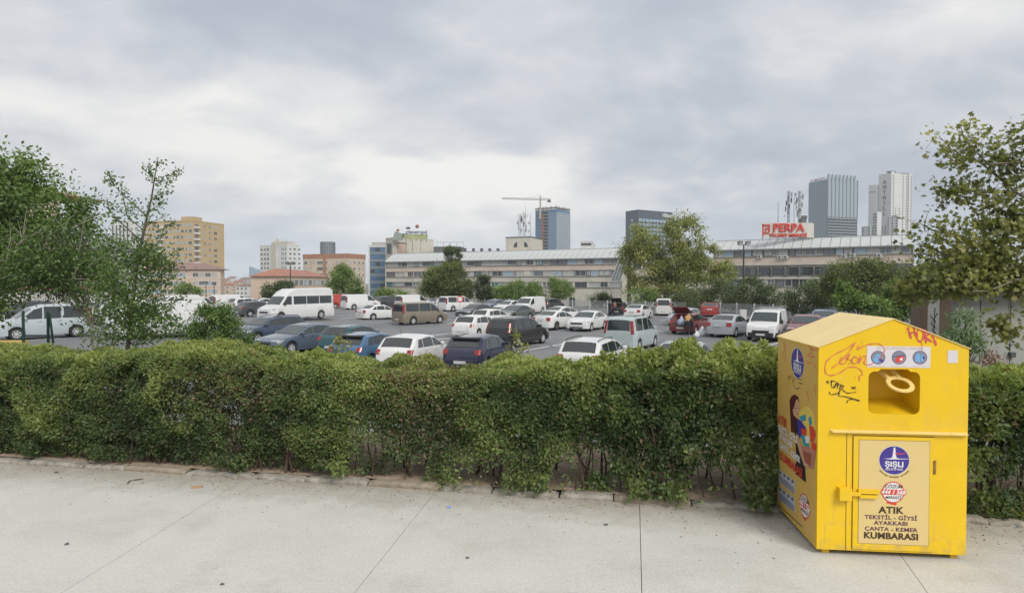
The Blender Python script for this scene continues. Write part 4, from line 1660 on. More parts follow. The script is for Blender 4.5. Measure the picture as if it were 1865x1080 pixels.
plane_tree()
px_tree("oleander_bush", "grey-green narrow-leaved bush in front of the grey wall, just over the container roof", 1760, 9.6,
        [(1758, 600, 26, 22), (1738, 620, 20, 18), (1785, 625, 26, 14), (1752, 575, 14, 10)], 1000, 0.10, G_olea, cat="shrub", zb=-0.2, clumps=50, clump_r=0.13, trunk_r=0.02, ratio=0.24, tshift=0.15)
px_tree("shrub", "small reddish shoot growing above the hedge by the grey wall at the right", 1812, 8.6,
        [(1812, 662, 20, 15)], 320, 0.06, leaf_mat("leaf reddish", [(0.0, (0.16, 0.05, 0.035)), (0.6, (0.24, 0.10, 0.07)), (1.0, (0.14, 0.17, 0.05))]), cat="plant", zb=0.9, clumps=14, clump_r=0.10, trunk_r=0.008, ratio=0.25)

# ================================================================== BUILDINGS
ZB = -7.05
GL_dark = glass("glass dark", (0.045, 0.055, 0.065))
GL_grey = glass("glass grey", (0.13, 0.15, 0.16))
GL_pale = glass("glass curtain pale", (0.42, 0.43, 0.42), rough=0.3)
GL_blue = glass("glass blue", (0.07, 0.17, 0.30))
GL_sky = glass("glass sky", (0.30, 0.40, 0.50), rough=0.15)
GL_teal = glass("glass teal", (0.02, 0.16, 0.17))
GL_red = glass("glass red curtain", (0.22, 0.09, 0.07), rough=0.3)
GLS = [GL_dark, GL_dark, GL_grey, GL_grey, GL_pale]
M_frame = mat("window frame white", (0.55, 0.55, 0.53), rough=0.5, var=0.05)
M_framed = mat("window frame dark", (0.12, 0.12, 0.125), rough=0.5)
_wc = {}


def window_mesh(w, h, fr, gl, depth=0.10, t=0.08, bars=1):
    key = (round(w, 2), round(h, 2), fr.name, gl.name, bars)
    if key in _wc:
        return _wc[key]
    m = MB()
    m.m = 0
    for a, b in (((-w / 2, -depth, -h / 2), (-w / 2 + t, 0.02, h / 2)), ((w / 2 - t, -depth, -h / 2), (w / 2, 0.02, h / 2)),
                 ((-w / 2 + t, -depth, -h / 2), (w / 2 - t, 0.02, -h / 2 + t)), ((-w / 2 + t, -depth, h / 2 - t), (w / 2 - t, 0.02, h / 2))):
        m.box2(a, b)
    for k in range(bars):
        x = -w / 2 + w * (k + 1) / (bars + 1)
        m.box2((x - t * 0.35, -depth * 0.8, -h / 2 + t), (x + t * 0.35, 0.0, h / 2 - t))
    m.m = 1
    m.quad((-w / 2 + t, -0.02, -h / 2 + t), (w / 2 - t, -0.02, -h / 2 + t), (w / 2 - t, -0.02, h / 2 - t), (-w / 2 + t, -0.02, h / 2 - t))
    o = m.build("window", [fr, gl])
    me = o.data
    bpy.data.objects.remove(o)
    _wc[key] = me
    return me


class Wall:
    """a vertical facade plane: P0 left end, seen from outside; d along to the right; n outward"""

    def __init__(s, root, P0, P1):
        s.root = root
        s.P0 = Vector((P0[0], P0[1], 0))
        s.P1 = Vector((P1[0], P1[1], 0))
        s.d = (s.P1 - s.P0).normalized()
        s.L = (s.P1 - s.P0).length
        s.n = Vector((s.d.y, -s.d.x, 0))
        s.rz = math.atan2(s.d.y, s.d.x)
        s.o = Vector(root.location)

    def at(s, u, z, out=0.0):
        return s.P0 + s.d * u + s.n * out + Vector((0, 0, z)) - s.o

    def unit(s, name, me, u, z, out=0.0):
        o = link(name, me, s.root)
        o.location = s.at(u, z, out)
        o.rotation_euler = (0, 0, s.rz)
        return o

    def window(s, u, z, w, h, fr=M_frame, gl=None, out=0.0, bars=1, depth=0.10, t=0.08):
        gl = gl or random.choice(GLS)
        return s.unit("window", window_mesh(w, h, fr, gl, depth, t, bars), u, z, out)

    def slab(s, mb, u0, u1, z0, z1, o0, o1):
        vs = [s.at(u, z, o) for u in (u0, u1) for o in (o0, o1) for z in (z0, z1)]
        mb.add(vs, [(0, 1, 3, 2), (4, 6, 7, 5), (0, 4, 5, 1), (2, 3, 7, 6), (0, 2, 6, 4), (1, 5, 7, 3)])


def ray_x(px):
    r = ray(px, 515)
    return r.x / r.y


def corner_plan(pxl, pxc, pxr, Yc, th):
    C = Vector((ray_x(pxc) * Yc, Yc, 0))
    d1 = Vector((-math.cos(th), math.sin(th), 0))
    d2 = Vector((math.sin(th), math.cos(th), 0))

    def ln(d, px):
        t = ray_x(px)
        den = d.x - t * d.y
        return (t * C.y - C.x) / den
    return C, d1, abs(ln(d1, pxl)), d2, abs(ln(d2, pxr))


def plan_building(name, label, pxl, pxc, pxr, Yc, th, ytop, wall, cat="building", parapet=0.6, zb=ZB, roofm=None):
    C, d1, L1, d2, L2 = corner_plan(pxl, pxc, pxr, Yc, th)
    z1 = PZ(ytop, Yc)
    root = empty(name, (C.x, C.y, zb))
    tag(root, label, cat)
    o = Vector(root.location)
    m = MB()
    pts = [C, C + d2 * L2, C + d2 * L2 + d1 * L1, C + d1 * L1]
    m.prism([((p - o).x, (p - o).y) for p in pts], 0, z1 - zb)
    m.build("wall", wall, root)
    left = Wall(root, C + d1 * L1, C)
    right = Wall(root, C, C + d2 * L2)
    # parapet
    if parapet:
        pm = MB()
        for wl in (left, right):
            wl.slab(pm, -0.05, wl.L + 0.05, z1 - 0.05, z1 + parapet, -0.3, 0.12)
        pm.build("parapet", roofm or wall, root)
    return root, left, right, z1


def grid(wl, z_list, u_list, w, h, **k):
    for z in z_list:
        for u in u_list:
            wl.window(u, z, w, h, **k)


M_brick = mat("yellow brick", (0.55, 0.41, 0.22), rough=0.85, var=0.08, scale=0.6, dirt=(0.40, 0.27, 0.13), dscale=0.15, damt=0.4)
M_pinkw = mat("pink render", (0.62, 0.48, 0.38), rough=0.85, var=0.06, scale=0.3, dirt=(0.38, 0.30, 0.24), dscale=0.2, damt=0.4)
M_cream = mat("cream render", (0.60, 0.57, 0.49), rough=0.85, var=0.06, scale=0.3, dirt=(0.36, 0.34, 0.30), dscale=0.2, damt=0.5)
M_wht = mat("white render", (0.70, 0.70, 0.68), rough=0.8, var=0.05, scale=0.3, dirt=(0.45, 0.45, 0.44), dscale=0.15, damt=0.4)
M_tile = mat("red roof tiles", (0.36, 0.17, 0.12), rough=0.85, var=0.15, scale=0.8)
M_tileb = mat("brown roof tiles", (0.27, 0.17, 0.14), rough=0.85, var=0.15, scale=0.8)
M_redband = mat("red brick band", (0.40, 0.20, 0.13), rough=0.85, var=0.12, scale=0.5)
M_beige = mat("beige render", (0.60, 0.50, 0.39), rough=0.85, var=0.07, scale=0.3, dirt=(0.38, 0.30, 0.23), dscale=0.2, damt=0.4)
M_greyw = mat("grey concrete wall", (0.46, 0.45, 0.42), rough=0.85, var=0.08, scale=0.3, dirt=(0.25, 0.24, 0.22), dscale=0.25, damt=0.5)
M_dkgrey = mat("dark grey metal", (0.09, 0.10, 0.105), rough=0.6)
M_steel = mat("galvanised steel", (0.30, 0.31, 0.32), rough=0.5, metal=0.3, var=0.15)
M_panel = mat("roof sheet", (0.50, 0.52, 0.51), rough=0.55, var=0.07, scale=0.4, dirt=(0.34, 0.37, 0.35), dscale=0.35, damt=0.5)
M_spanpink = mat("spandrel pink", (0.60, 0.50, 0.43), rough=0.85, var=0.08, scale=0.25, dirt=(0.36, 0.29, 0.23), dscale=0.3, damt=0.55)
M_spangrey = mat("spandrel grey", (0.55, 0.52, 0.455), rough=0.85, var=0.08, scale=0.25, dirt=(0.28, 0.26, 0.22), dscale=0.35, damt=0.6)
M_ledge = mat("ledge dark", (0.20, 0.19, 0.17), rough=0.9, var=0.15)  # dark colour paints in the thin shadow line along the ledges
M_void = mat("recess dark", (0.05, 0.05, 0.048), rough=0.9)


def hip_roof(root, wl, z, depth, h, m, over=0.5):
    o = MB()
    a, b = wl.at(-over, z, over), wl.at(wl.L + over, z, over)
    c, d = wl.at(wl.L + over, z, -depth - over), wl.at(-over, z, -depth - over)
    e, f = wl.at(depth / 2, z + h, -depth / 2), wl.at(wl.L - depth / 2, z + h, -depth / 2)
    o.add([a, b, c, d, e, f], [(0, 1, 5, 4), (1, 2, 5), (2, 3, 4, 5), (3, 0, 4), (3, 2, 1, 0)])
    return o.build("roof", m, root)


# --- yellow apartment block
root, lf, rt, zt = plan_building("apartment_block", "tall yellow brick apartment block with small white balconies, behind the slender young tree", 264, 352, 409, 320, R(14), 403, M_brick)
fh = (zt - PZ(540, 320)) / 12.5
for k in range(12):
    z = zt - 1.9 - k * 3.05
    for ku, u in enumerate(np.linspace(1.5, lf.L - 1.5, 12)):
        lf.window(u + random.choice([0, 0, .2]), z, (1.7, 1.1, 2.3)[ku % 3], 1.45, gl=random.choice([GL_dark, GL_grey, GL_pale, GL_pale]), out=0.02)
    for u, w in ((2.5, 3.2), (8.5, 1.4), (12.2, 1.4), (16.5, 2.6)):
        if u < rt.L - 1:
            rt.window(u, z, w, 1.4, gl=random.choice([GL_dark, GL_grey, GL_pale, GL_red]), out=0.02, bars=2)
bm_ = MB()
for k in range(12):
    z = zt - 3.0 - k * 3.05
    lf.slab(bm_, lf.L * 0.30, lf.L * 0.30 + 3.0, z - 0.5, z + 0.5, 0.0, 1.0)
    rt.slab(bm_, 0.8, 4.4, z - 0.45, z + 0.45, 0.0, 0.9)
bm_.build("balcony", M_wht, root)["kind"] = "stuff"
pt = MB()
lf.slab(pt, lf.L * 0.72, lf.L - 1, zt, zt + 2.6, -8, -1.5)
pt.build("penthouse", M_brick, root)
# --- pink three-storey building with low brown roof
root, lf, rt, zt = plan_building("low_building", "pale pink three storey building with a low brown roof below the yellow apartment block", 255, 402, 409, 235, R(-14), 491, M_pinkw, parapet=0)
hip_roof(root, lf, zt, 14, 2.6, M_tileb, 0.8)
for k in range(4):
    z = zt - 2.0 - k * 3.1
    for j in range(14):
        u = 1.5 + j * 2.15
        if u < lf.L - 1 and j not in (7,):
            lf.window(u, z, 1.95, 1.5, gl=random.choice([GL_grey, GL_sky, GL_pale]), out=0.02)
bnd = MB()
for k in range(4):
    lf.slab(bnd, 0, lf.L, zt - 3.2 - k * 3.1, zt - 2.95 - k * 3.1, 0, 0.18)
bnd.build("floor_band", M_wht, root)
# --- white striped slab tower
root, lf, rt, zt = plan_building("office_tower", "narrow white tower with dark vertical stripes, left of the yellow apartment block", 203, 238, 252, 420, R(20), 404, M_wht)
for k in range(5):
    w_ = MB()
    u = 1.5 + k * (lf.L - 3) / 4.4
    lf.slab(w_, u, u + 1.1, zt - 15, zt - 2, 0.0, 0.15)
    w_.build("window_strip", GL_dark, root)
w_ = MB()
lf.slab(w_, 0.5, lf.L - 1, zt - 21, zt - 16.5, 0.0, 0.2)
w_.build("glazing", GL_sky, root)
# --- building behind the left trees
root, lf, rt, zt = plan_building("apartment_block", "pink block with a red tiled roof showing through the big tree at the left", -60, 96, 112, 120, R(8), 352, M_pinkw, parapet=0)
hip_roof(root, lf, zt, 12, 1.6, M_tile, 0.6)
for k in range(6):
    for j in range(7):
        lf.window(1.4 + j * 2.4, zt - 2 - k * 3.0, 1.4, 1.5, out=0.02)
root, lf, rt, zt = plan_building("low_building", "low dark-roofed building half hidden behind the left trees", 120, 255, 262, 180, R(-6), 458, M_greyw, parapet=0)
hip_roof(root, lf, zt, 12, 1.6, M_dkgrey, 0.6)
for k in range(3):
    for j in range(7):
        lf.window(1.6 + j * 3.0, zt - 2.2 - k * 3.2, 1.6, 1.5, out=0.02)
root, lf, rt, zt = plan_building("wall", "low pale masonry wall with a terracotta band behind the dark car at the left", -20, 175, 180, 66, R(0), 528, M_greyw, cat="wall", parapet=0.35, zb=-1.3, roofm=M_tile)
# --- distant skyline houses by the horizon
hr = random.Random(4)
names = ["pink", "cream", "grey", "white", "brown", "pale"]
for i, (a, b, y, Yd) in enumerate(((404, 418, 510, 620), (414, 430, 506, 700), (424, 442, 513, 560), (436, 456, 508, 660), (404, 426, 519, 430), (430, 458, 521, 420), (786, 800, 470, 380))):
    lb = ["pinkish house at the left end of the distant rooftops, beside the yellow block", "small pale house highest in the distant rooftops", "brown-roofed house in the middle of the distant rooftops",
          "grey house next to the blue glass tip in the distant rooftops", "nearer beige house low in the distant rooftops, left side", "nearer white house low in the distant rooftops, right side", "small grey rooftop room right of the white commercial block"][i]
    wm = [M_pinkw, M_wht, M_beige, M_greyw, M_beige, M_wht, M_greyw][i]
    root, lf, rt, zt = plan_building("house", lb, a, b - 3, b, Yd, R(12), y, wm, parapet=0)
    hip_roof(root, lf, zt, 6, 1.8, [M_tile, M_tileb][i % 2], 0.4)
    for k in range(3):
        for j in range(max(2, int(lf.L / 3.2))):
            lf.window(1.4 + j * 3.0, zt - 1.8 - k * 3.0, 1.4, 1.5, out=0.02, gl=random.choice([GL_dark, GL_grey]))
root, lf, rt, zt = plan_building("glass_building", "distant blue glass building tip with a slanted top above the far rooftops", 454, 470, 474, 900, R(10), 492, GL_sky, parapet=0)
sm = MB()
a, b = lf.at(0, zt, 0), lf.at(lf.L, zt, 0)
a2, b2 = lf.at(0, zt, -8), lf.at(lf.L, zt, -8)
sm.add([a, b, b2, a2, a + Vector((0, 0, 5.5)), b + Vector((0, 0, .3)), b2 + Vector((0, 0, .3)), a2 + Vector((0, 0, 5.5))], [(0, 1, 5, 4), (1, 2, 6, 5), (2, 3, 7, 6), (3, 0, 4, 7), (4, 5, 6, 7)])
sm.build("slanted_top", GL_sky, root)
# --- white apartment tower
root, lf, rt, zt = plan_building("apartment_tower", "white apartment tower with grey window columns behind the red-roofed pink building", 474, 524, 545, 390, R(28), 447, M_wht)
for k in range(9):
    z = zt - 2.2 - k * 2.95
    for u in (1.6, 4.6, 7.4):
        lf.window(u, z, 1.9, 1.4, gl=random.choice([GL_grey, GL_dark]), out=0.03)
    lf.window(lf.L - 4.2, z, 2.6, 1.6, gl=GL_sky, out=0.03, bars=2)
    lf.window(lf.L - 1.6, z, 1.0, 1.6, gl=GL_grey, out=0.03, bars=0)
    for u in (2.2, 5.6, 9.5):
        rt.window(u, z, 1.7, 1.3, gl=random.choice([GL_grey, GL_dark]), out=0.03)
pt = MB()
lf.slab(pt, lf.L * 0.45, lf.L * 0.62, zt - 27, zt + 1.4, 0.0, 0.7)
pt.build("stair_shaft", M_cream, root)
pt = MB()
lf.slab(pt, lf.L * 0.42, lf.L * 0.98, zt, zt + 2.6, -7, -0.5)
lf.slab(pt, lf.L * 0.50, lf.L * 0.60, zt + 2.6, zt + 4.4, -4, -2)
pt.build("roof_house", M_cream, root)
# --- red-roofed pink low building
root, lf, rt, zt = plan_building("low_building", "pink low building with a red tiled hip roof left of the white minibus", 457, 525, 598, 190, R(8), 503, M_pinkw, parapet=0)
C_ = MB()
z = zt
p = [lf.at(-.7, z, .7), lf.at(lf.L + .5, z, .7), rt.at(rt.L + .6, z, .6), lf.at(-.7, z, -rt.L)]
q0, q1 = lf.at(lf.L * .50, z + 2.5, -4), rt.at(rt.L * .80, z + 2.2, -lf.L * .45)
C_.add(p + [q0, q1], [(0, 1, 4), (1, 2, 5, 4), (2, 3, 5), (3, 0, 4, 5), (3, 2, 1, 0)])
C_.build("roof", M_tile, root)
w_ = MB()
lf.slab(w_, lf.L * 0.45, lf.L * 0.62, ZB, zt - 1.0, 0.0, 0.12)
w_.build("recess_panel", M_beige, root)
for k in range(3):
    for j in range(12):
        u = 2 + j * 3.1
        if u < rt.L - 1:
            rt.window(u, zt - 2.0 - k * 3.2, 2.5, 1.7, gl=random.choice([GL_sky, GL_pale, GL_grey]), out=0.03, bars=2)
for k in range(2):
    lf.window(lf.L * .82, zt - 3 - 3.2 * k, 1.6, 1.4, gl=GL_grey, out=.03)
# --- beige apartment with red top band
root, lf, rt, zt = plan_building("apartment_block", "beige apartment block with a red brick top band right of the white apartment tower", 552, 634, 666, 300, R(22), 464, M_beige, roofm=M_redband)
w_ = MB()
lf.slab(w_, 0, lf.L + 0.1, zt - 1.6, zt, 0.0, 0.1)
rt.slab(w_, 0.1, rt.L, zt - 1.6, zt, 0.0, 0.1)
lf.slab(w_, lf.L * 0.46, lf.L * 0.52, zt - 22, zt - 1.6, 0.0, 0.25)
w_.build("brick_band", M_redband, root)
for k in range(7):
    z = zt - 3.6 - k * 3.05
    for u, w in ((1.8, 1.8), (5.2, 1.2), (10.5, 3.4), (14.6, 1.0), (20.5, 1.2)):
        if u < lf.L:
            lf.window(u, z, w, 1.35, gl=random.choice([GL_dark, GL_grey, GL_pale]), out=0.03)
    for u in (1.8, 5.2, 8.8, 12.2):
        if u < rt.L:
            rt.window(u, z, 1.3, 1.3, gl=random.choice([GL_dark, GL_grey, GL_pale]), out=0.03)
# cylinder glass tower behind
cb = W(597, 441, 620)
root = empty("round_tower", (cb.x, cb.y, ZB))
tag(root, "distant round grey glass tower rising behind the beige apartment block", "tower")
m = MB()
rr = 7.0
m.lathe([(rr, 0), (rr, cb.z - ZB)], 28)
m.build("wall", glass("tower glass grey", (0.20, 0.24, 0.27)), root)
m = MB()
for k in range(14):
    z = cb.z - ZB - 1.0 - k * 3.2
    m.lathe([(rr + 0.25, z - 0.35), (rr + 0.25, z + 0.35)], 28)
m.build("floor_band", M_steel, root)["kind"] = "stuff"
m = MB()
for k in range(28):
    t = 2 * math.pi * k / 28
    m.box((math.cos(t) * (rr + .15), math.sin(t) * (rr + .15), (cb.z - ZB) / 2), (0.3, 0.3, cb.z - ZB), t)
m.build("mullion", M_dkgrey, root)["kind"] = "stuff"
# --- blue glass office
root, lf, rt, zt = plan_building("office_building", "dark blue glass office block with pale floor bands left of the long grey building", 671, 703, 716, 262, R(4), 448, M_wht, parapet=0.3)
for k in range(11):
    z = zt - 1.5 - k * 3.05
    for j in range(3):
        wdt = (lf.L - 0.9) / 3
        lf.window(0.75 + wdt * (j + .5), z, wdt, 1.9, fr=M_framed, gl=random.choice([GL_blue, GL_blue, GL_dark]), out=0.03, bars=1)
    rt.window(rt.L / 2, z, rt.L * 0.8, 1.7, fr=M_framed, gl=GL_blue, out=0.03, bars=2)
w_ = MB()
for k in range(11):
    z = zt - 3.05 - k * 3.05
    lf.slab(w_, 0.7, lf.L - .1, z - 0.5, z + 0.5, 0.0, 0.12)
w_.build("floor_band", glass("spandrel blue grey", (0.20, 0.26, 0.30), rough=0.3), root)
w_ = MB()
lf.slab(w_, 1.2, lf.L, zt + .3, zt + 1.6, -6, -0.8)
w_.build("plant_room", M_greyw, root)
# --- white commercial block with roof lettering
root, lf, rt, zt = plan_building("commercial_building", "cream commercial block with large blank bays and roof-top lettering behind the long grey building", 703, 716, 790, 245, R(50), 434, M_cream, parapet=0.3)
w_ = MB()
for k in range(3):
    z = zt - 4.2 - k * 6.2
    rt.slab(w_, 2.0, rt.L * 0.30, z - 2.2, z + 2.4, 0.0, 0.06)
w_.build("bay_panel", M_pinkw, root)
w_ = MB()
for u in (0.4, rt.L * 0.31, rt.L * 0.46, rt.L * .66):
    rt.slab(w_, u, u + 0.7, ZB, zt - .1, 0.0, 0.5)
for k in range(3):
    rt.slab(w_, 1.1, rt.L * 0.31, zt - 7.8 - k * 6.2, zt - 7.1 - k * 6.2, 0.0, 0.5)
rt.slab(w_, 1.1, rt.L * .31, zt - 1.6, zt - .1, 0, .45)
w_.build("pilaster", M_cream, root)
for k in range(3):
    lf.window(lf.L * .5, zt - 4 - k * 6.2, lf.L * 0.6, 4, fr=M_framed, gl=GL_dark, out=0.03)
w_ = MB()
a, b = rt.at(rt.L * 0.30, zt + .3, -1), rt.at(rt.L * 0.86, zt + .3, -1)
c, d = rt.at(rt.L * 0.86, zt + .3, -12), rt.at(rt.L * 0.30, zt + .3, -12)
e, f = rt.at(rt.L * 0.34, zt + 2.4, -3), rt.at(rt.L * 0.60, zt + 2.0, -3)
w_.add([a, b, c, d, e, f], [(0, 1, 5, 4), (1, 2, 5), (2, 3, 4, 5), (3, 0, 4)])
w_.build("roof", M_dkgrey, root)
# lettering on the roof (own thing)
sg = empty("rooftop_sign", W(757, 428, 240))
tag(sg, "roof lettering with an orange-red ball and green-yellow base on the cream commercial block", "sign")
M_letd = mat("sign letter slate", (0.08, 0.09, 0.13), rough=0.5)
M_signg = mat("sign base lime", (0.36, 0.40, 0.18), rough=0.6, var=0.2, scale=0.5)
M_ball = mat("sign ball orange", (0.34, 0.16, 0.12), rough=0.5)
m = MB()
m.box((0, 0.6, -0.6), (9.0, 0.5, 1.7))
m.build("base_panel", M_signg, sg)
m = MB()
for x in (-4, -2, 0, 2, 4):
    m.box((x, 1.2, -0.8), (0.15, 0.15, 3.6))
m.build("support", M_dkgrey, sg)
text_obj("lettering", "citimetropol", 2.0, M_letd, sg, (0.3, 0.2, 1.1), (1, 0, 0), (0, 0, 1), bold=0.04, extrude=0.12, sx=0.82)
m = MB()
m.lathe([(0.01, -0.4), (.5, -.35), (.75, -0.15), (.75, .15), (.5, .35), (.01, .4)], 18, Matrix.Translation((0.6, 0.2, 3.3)) @ Matrix.Rotation(R(90), 4, 'X'))
m.build("ball", M_ball, sg, smooth=True)
m = MB()
m.lathe([(0.01, -0.5), (.8, -.4), (0.9, 0.1), (.01, .5)], 14, Matrix.Translation((-2.9, 0.2, 2.7)))
m.build("emblem", M_letd, sg, smooth=True)
sg2 = empty("rooftop_sign", W(725, 430, 243))
tag(sg2, "smaller roof sign with a red ball seen edge-on, left on the cream commercial block", "sign")
m = MB()
m.add([(-2.4, 0, -1.6), (2.0, 0, -1.6), (1.4, 0, 1.0), (-1.2, 0, 1.8), (-2.4, .5, -1.6), (2.0, .5, -1.6), (1.4, .5, 1.0), (-1.2, .5, 1.8)], [(0, 1, 2, 3), (4, 7, 6, 5), (0, 3, 7, 4), (3, 2, 6, 7), (2, 1, 5, 6)])
m.build("base_panel", mat("sign grey green", (0.30, 0.34, 0.30), rough=.6), sg2)
m = MB()
m.lathe([(0.01, -0.3), (.45, -.25), (.6, 0), (.45, .25), (.01, .3)], 16, Matrix.Translation((0, -0.3, 2.2)) @ Matrix.Rotation(R(90), 4, 'X'))
m.build("ball", M_ball, sg2, smooth=True)
# low grey roofs behind the long building
root, lf, rt, zt = plan_building("roof_block", "low dark grey roof block between the cream commercial block and the arched penthouse", 790, 838, 846, 250, R(6), 450, mat("slate cladding", (0.16, 0.165, 0.165), rough=.8), parapet=0.2)
w_ = MB()
for k in range(4):
    u = 1 + k * lf.L / 4
    w_.tube([lf.at(u, zt, -1), lf.at(u, zt + 2.0, -1), lf.at(u + 3, zt + 2.0, -1), lf.at(u + 3, zt, -1)], 0.09, 5)
w_.build("roof_railing", M_steel, root)
root, lf, rt, zt = plan_building("roof_block", "long low brown roof behind the trimmed dark tree", 838, 915, 925, 242, R(-6), 459, mat("brown cladding", (0.21, 0.19, 0.17), rough=.8), parapet=0.2)
for k in range(5):
    w_ = MB()
    u = 2 + k * 3.2
    w_.box(lf.at(u, zt + 0.8, -1), (1.1, 1.1, 1.2), lf.rz)
    w_.build("roof_fan", M_dkgrey, root)


# --- the long grey building, two wings
def long_wing(label, pA, YA, pB, YB, bands, roof, seed, recessed=False, ac=(), chamfer=None):
    rg = random.Random(seed)
    A = Vector((ray_x(pA) * YA, YA, 0))
    B = Vector((ray_x(pB) * YB, YB, 0))
    root = empty("long_building", (A.x, A.y, ZB))
    tag(root, label, "building")
    wl = Wall(root, A, B)
    L = wl.L
    core = MB()
    wl.slab(core, 0.05, L - .05, ZB, roof[0] - 0.1, -12, -0.55)
    core.build("core_wall", M_void if recessed else M_greyw, root)
    # spandrels
    for (z0, z1, m) in bands['span']:
        s_ = MB()
        wl.slab(s_, 0, L, z0, z1, -0.54, 0.0)
        s_.build("spandrel", m, root)
        s_ = MB()
        wl.slab(s_, -0.05, L + 0.05, z1, z1 + 0.16, -0.54, 0.22)
        s_.build("ledge", M_ledge, root)
    s_ = MB()
    e0, e1 = (min(b[0] for b in bands['span']) - 0.01), roof[0]
    wl.slab(s_, -0.3, -0.01, ZB, e1, -12, 0.05)
    s_.build("end_wall", M_spangrey, root)
    s_ = MB()
    wl.slab(s_, L + 0.01, L + 0.3, ZB, e1, -12, 0.05)
    s_.build("end_wall", M_spangrey, root)
    for (z0, z1, wmin, wmax, gls, pier) in bands['win']:
        u = 0.3
        h = z1 - z0 - 0.18
        zc_ = (z0 + 0.16 + z1) / 2
        while u < L - 1.2:
            if rg.random() < pier:
                pw = rg.choice([0.5, 0.8, 1.4])
                s_ = MB()
                wl.slab(s_, u, u + pw, z0 + 0.16, z1, -0.54, -0.12)
                s_.build("pier", M_spangrey, root)
                u += pw
                continue
            w = rg.choice([wmin, (wmin + wmax) / 2, wmax])
            w = min(w, L - 0.3 - u)
            wl.window(u + w / 2, zc_, round(w, 1) if w > 1 else w, h, fr=M_frame if rg.random() < 0.8 else M_framed, gl=rg.choice(gls), out=-0.30, bars=rg.choice([0, 1, 1, 2]), t=0.12)
            u += w + rg.choice([0.08, 0.08, 0.3])
    # roof panels, leaning back
    n = int(L / 2.0)
    w = L / n
    pm = MB()
    z0, z1, z2 = roof
    g_ = 0.05
    prof = [(0.55, z0), (0.35, z0 + 0.25), (-2.4, z1), (-5.0, z2), (-5.0, z2 - 0.15), (-2.4, z1 - 0.15), (0.3, z0 + 0.05), (0.50, z0 - .15)]
    vs, fs = [], []
    for x in (g_, w - g_):
        for o_, z in prof:
            vs.append((x, -o_, z))
    k = len(prof)
    for i in range(k):
        j = (i + 1) % k
        fs.append((i, j, k + j, k + i))
    fs += [tuple(range(k))[::-1], tuple(range(k, 2 * k))]
    pm.add(vs, fs)
    o0 = pm.build("roof_panel", M_panel, root)
    o0.location = wl.at(0, 0)
    o0.rotation_euler = (0, 0, wl.rz)
    for i in range(1, n):
        c = o0.copy()
        COL.objects.link(c)
        c.parent = root
        c.location = wl.at(i * w, 0)
    rb = MB()
    wl.slab(rb, 0, L, z0 - 0.3, z0 - 0.12, -12, 0.45)
    wl.slab(rb, 0, L, z2 - 0.35, z2 + 0.15, -7, -5.02)
    rb.add([wl.at(0, z0 - .1, 0.2), wl.at(L, z0 - .1, 0.2), wl.at(L, z1 - .3, -2.4), wl.at(0, z1 - .3, -2.4), wl.at(L, z2 - .3, -5), wl.at(0, z2 - .3, -5)], [(0, 1, 2, 3), (3, 2, 4, 5)])
    rb.build("roof_frame", M_steel, root)
    for u, z in ac:
        a_ = MB()
        a_.m = 0
        a_.box2((-0.55, -0.45, -0.4), (0.55, 0.0, 0.4))
        a_.m = 1
        a_.lathe([(0.30, 0), (0.30, 0.02)], 14, Matrix.Translation((-0.1, -0.45, 0)) @ Matrix.Rotation(R(90), 4, 'X'))
        o = a_.build("air_conditioner", [M_frame, M_dkgrey], root)
        o.location = wl.at(u, z, 0.05)
        o.rotation_euler = (0, 0, wl.rz)
    return root, wl


G1 = [GL_grey, GL_pale, GL_grey, GL_dark, GL_sky, GL_pale]
G2 = [GL_dark, GL_pale, GL_pale, GL_grey, GL_pale, GL_sky]
G3 = [GL_dark, GL_grey, GL_pale, GL_dark, GL_teal]
lw, lwl = long_wing("long grey and pink office building, left wing, right of the blue glass block", 703, 222, 1132, 184,
                    {'span': [(6.35, 7.95, M_spanpink), (2.75, 4.4, M_spangrey), (ZB, 0.95, M_spangrey)],
                     'win': [(7.95, 9.85, 1.6, 3.0, G1, 0.10), (4.4, 6.35, 1.2, 3.6, G2, 0.25), (0.95, 2.75, 1.2, 3.6, G3, 0.35)]}, (9.95, 11.9, 13.0), 5)
rw, rwl = long_wing("long grey and pink office building, right wing, under the red PERPA lettering", 1300, 158, 1662, 136,
                    {'span': [(7.1, 8.8, M_spanpink), (ZB, 1.4, M_spangrey)],
                     'win': [(8.8, 10.6, 1.4, 2.4, [GL_grey, GL_pale, GL_pale, GL_grey, GL_sky], 0.06), (1.4, 3.4, 1.4, 1.8, [GL_dark, GL_grey], 0.35)]}, (10.75, 12.3, 13.3), 9,
                    ac=[(11.0, 8.9), (15.6, 8.6), (16.9, 8.6), (29.2, 8.6), (31.0, 8.7), (36.2, 8.6), (43.5, 8.7), (52, 8.7)])
# recessed access balcony of the right wing
bl = MB()
rwl.slab(bl, 0, rwl.L, 3.4, 3.75, -2.5, 0.1)
rwl.slab(bl, 0, rwl.L, 6.75, 7.1, -2.5, 0.05)
bl.build("balcony_slab", M_spangrey, rw)
for i in range(14):
    bl = MB()
    u = 1.0 + i * (rwl.L - 2) / 13
    rwl.slab(bl, u, u + 0.35, 3.75, 6.75, -0.4, -0.05)
    bl.build("column", M_ledge, rw)
bl = MB()
for z in (4.3, 4.9, 5.5):
    bl.tube([rwl.at(0, z, 0.0), rwl.at(rwl.L, z, 0.0)], 0.05, 4)
bl.build("railing", M_dkgrey, rw)
for i in range(26):
    u = 1.8 + i * (rwl.L - 3) / 26
    rwl.window(u, 5.2, 1.9, 2.0, fr=M_framed, gl=random.choice([GL_dark, GL_grey, GL_dark]), out=-0.50, bars=1)
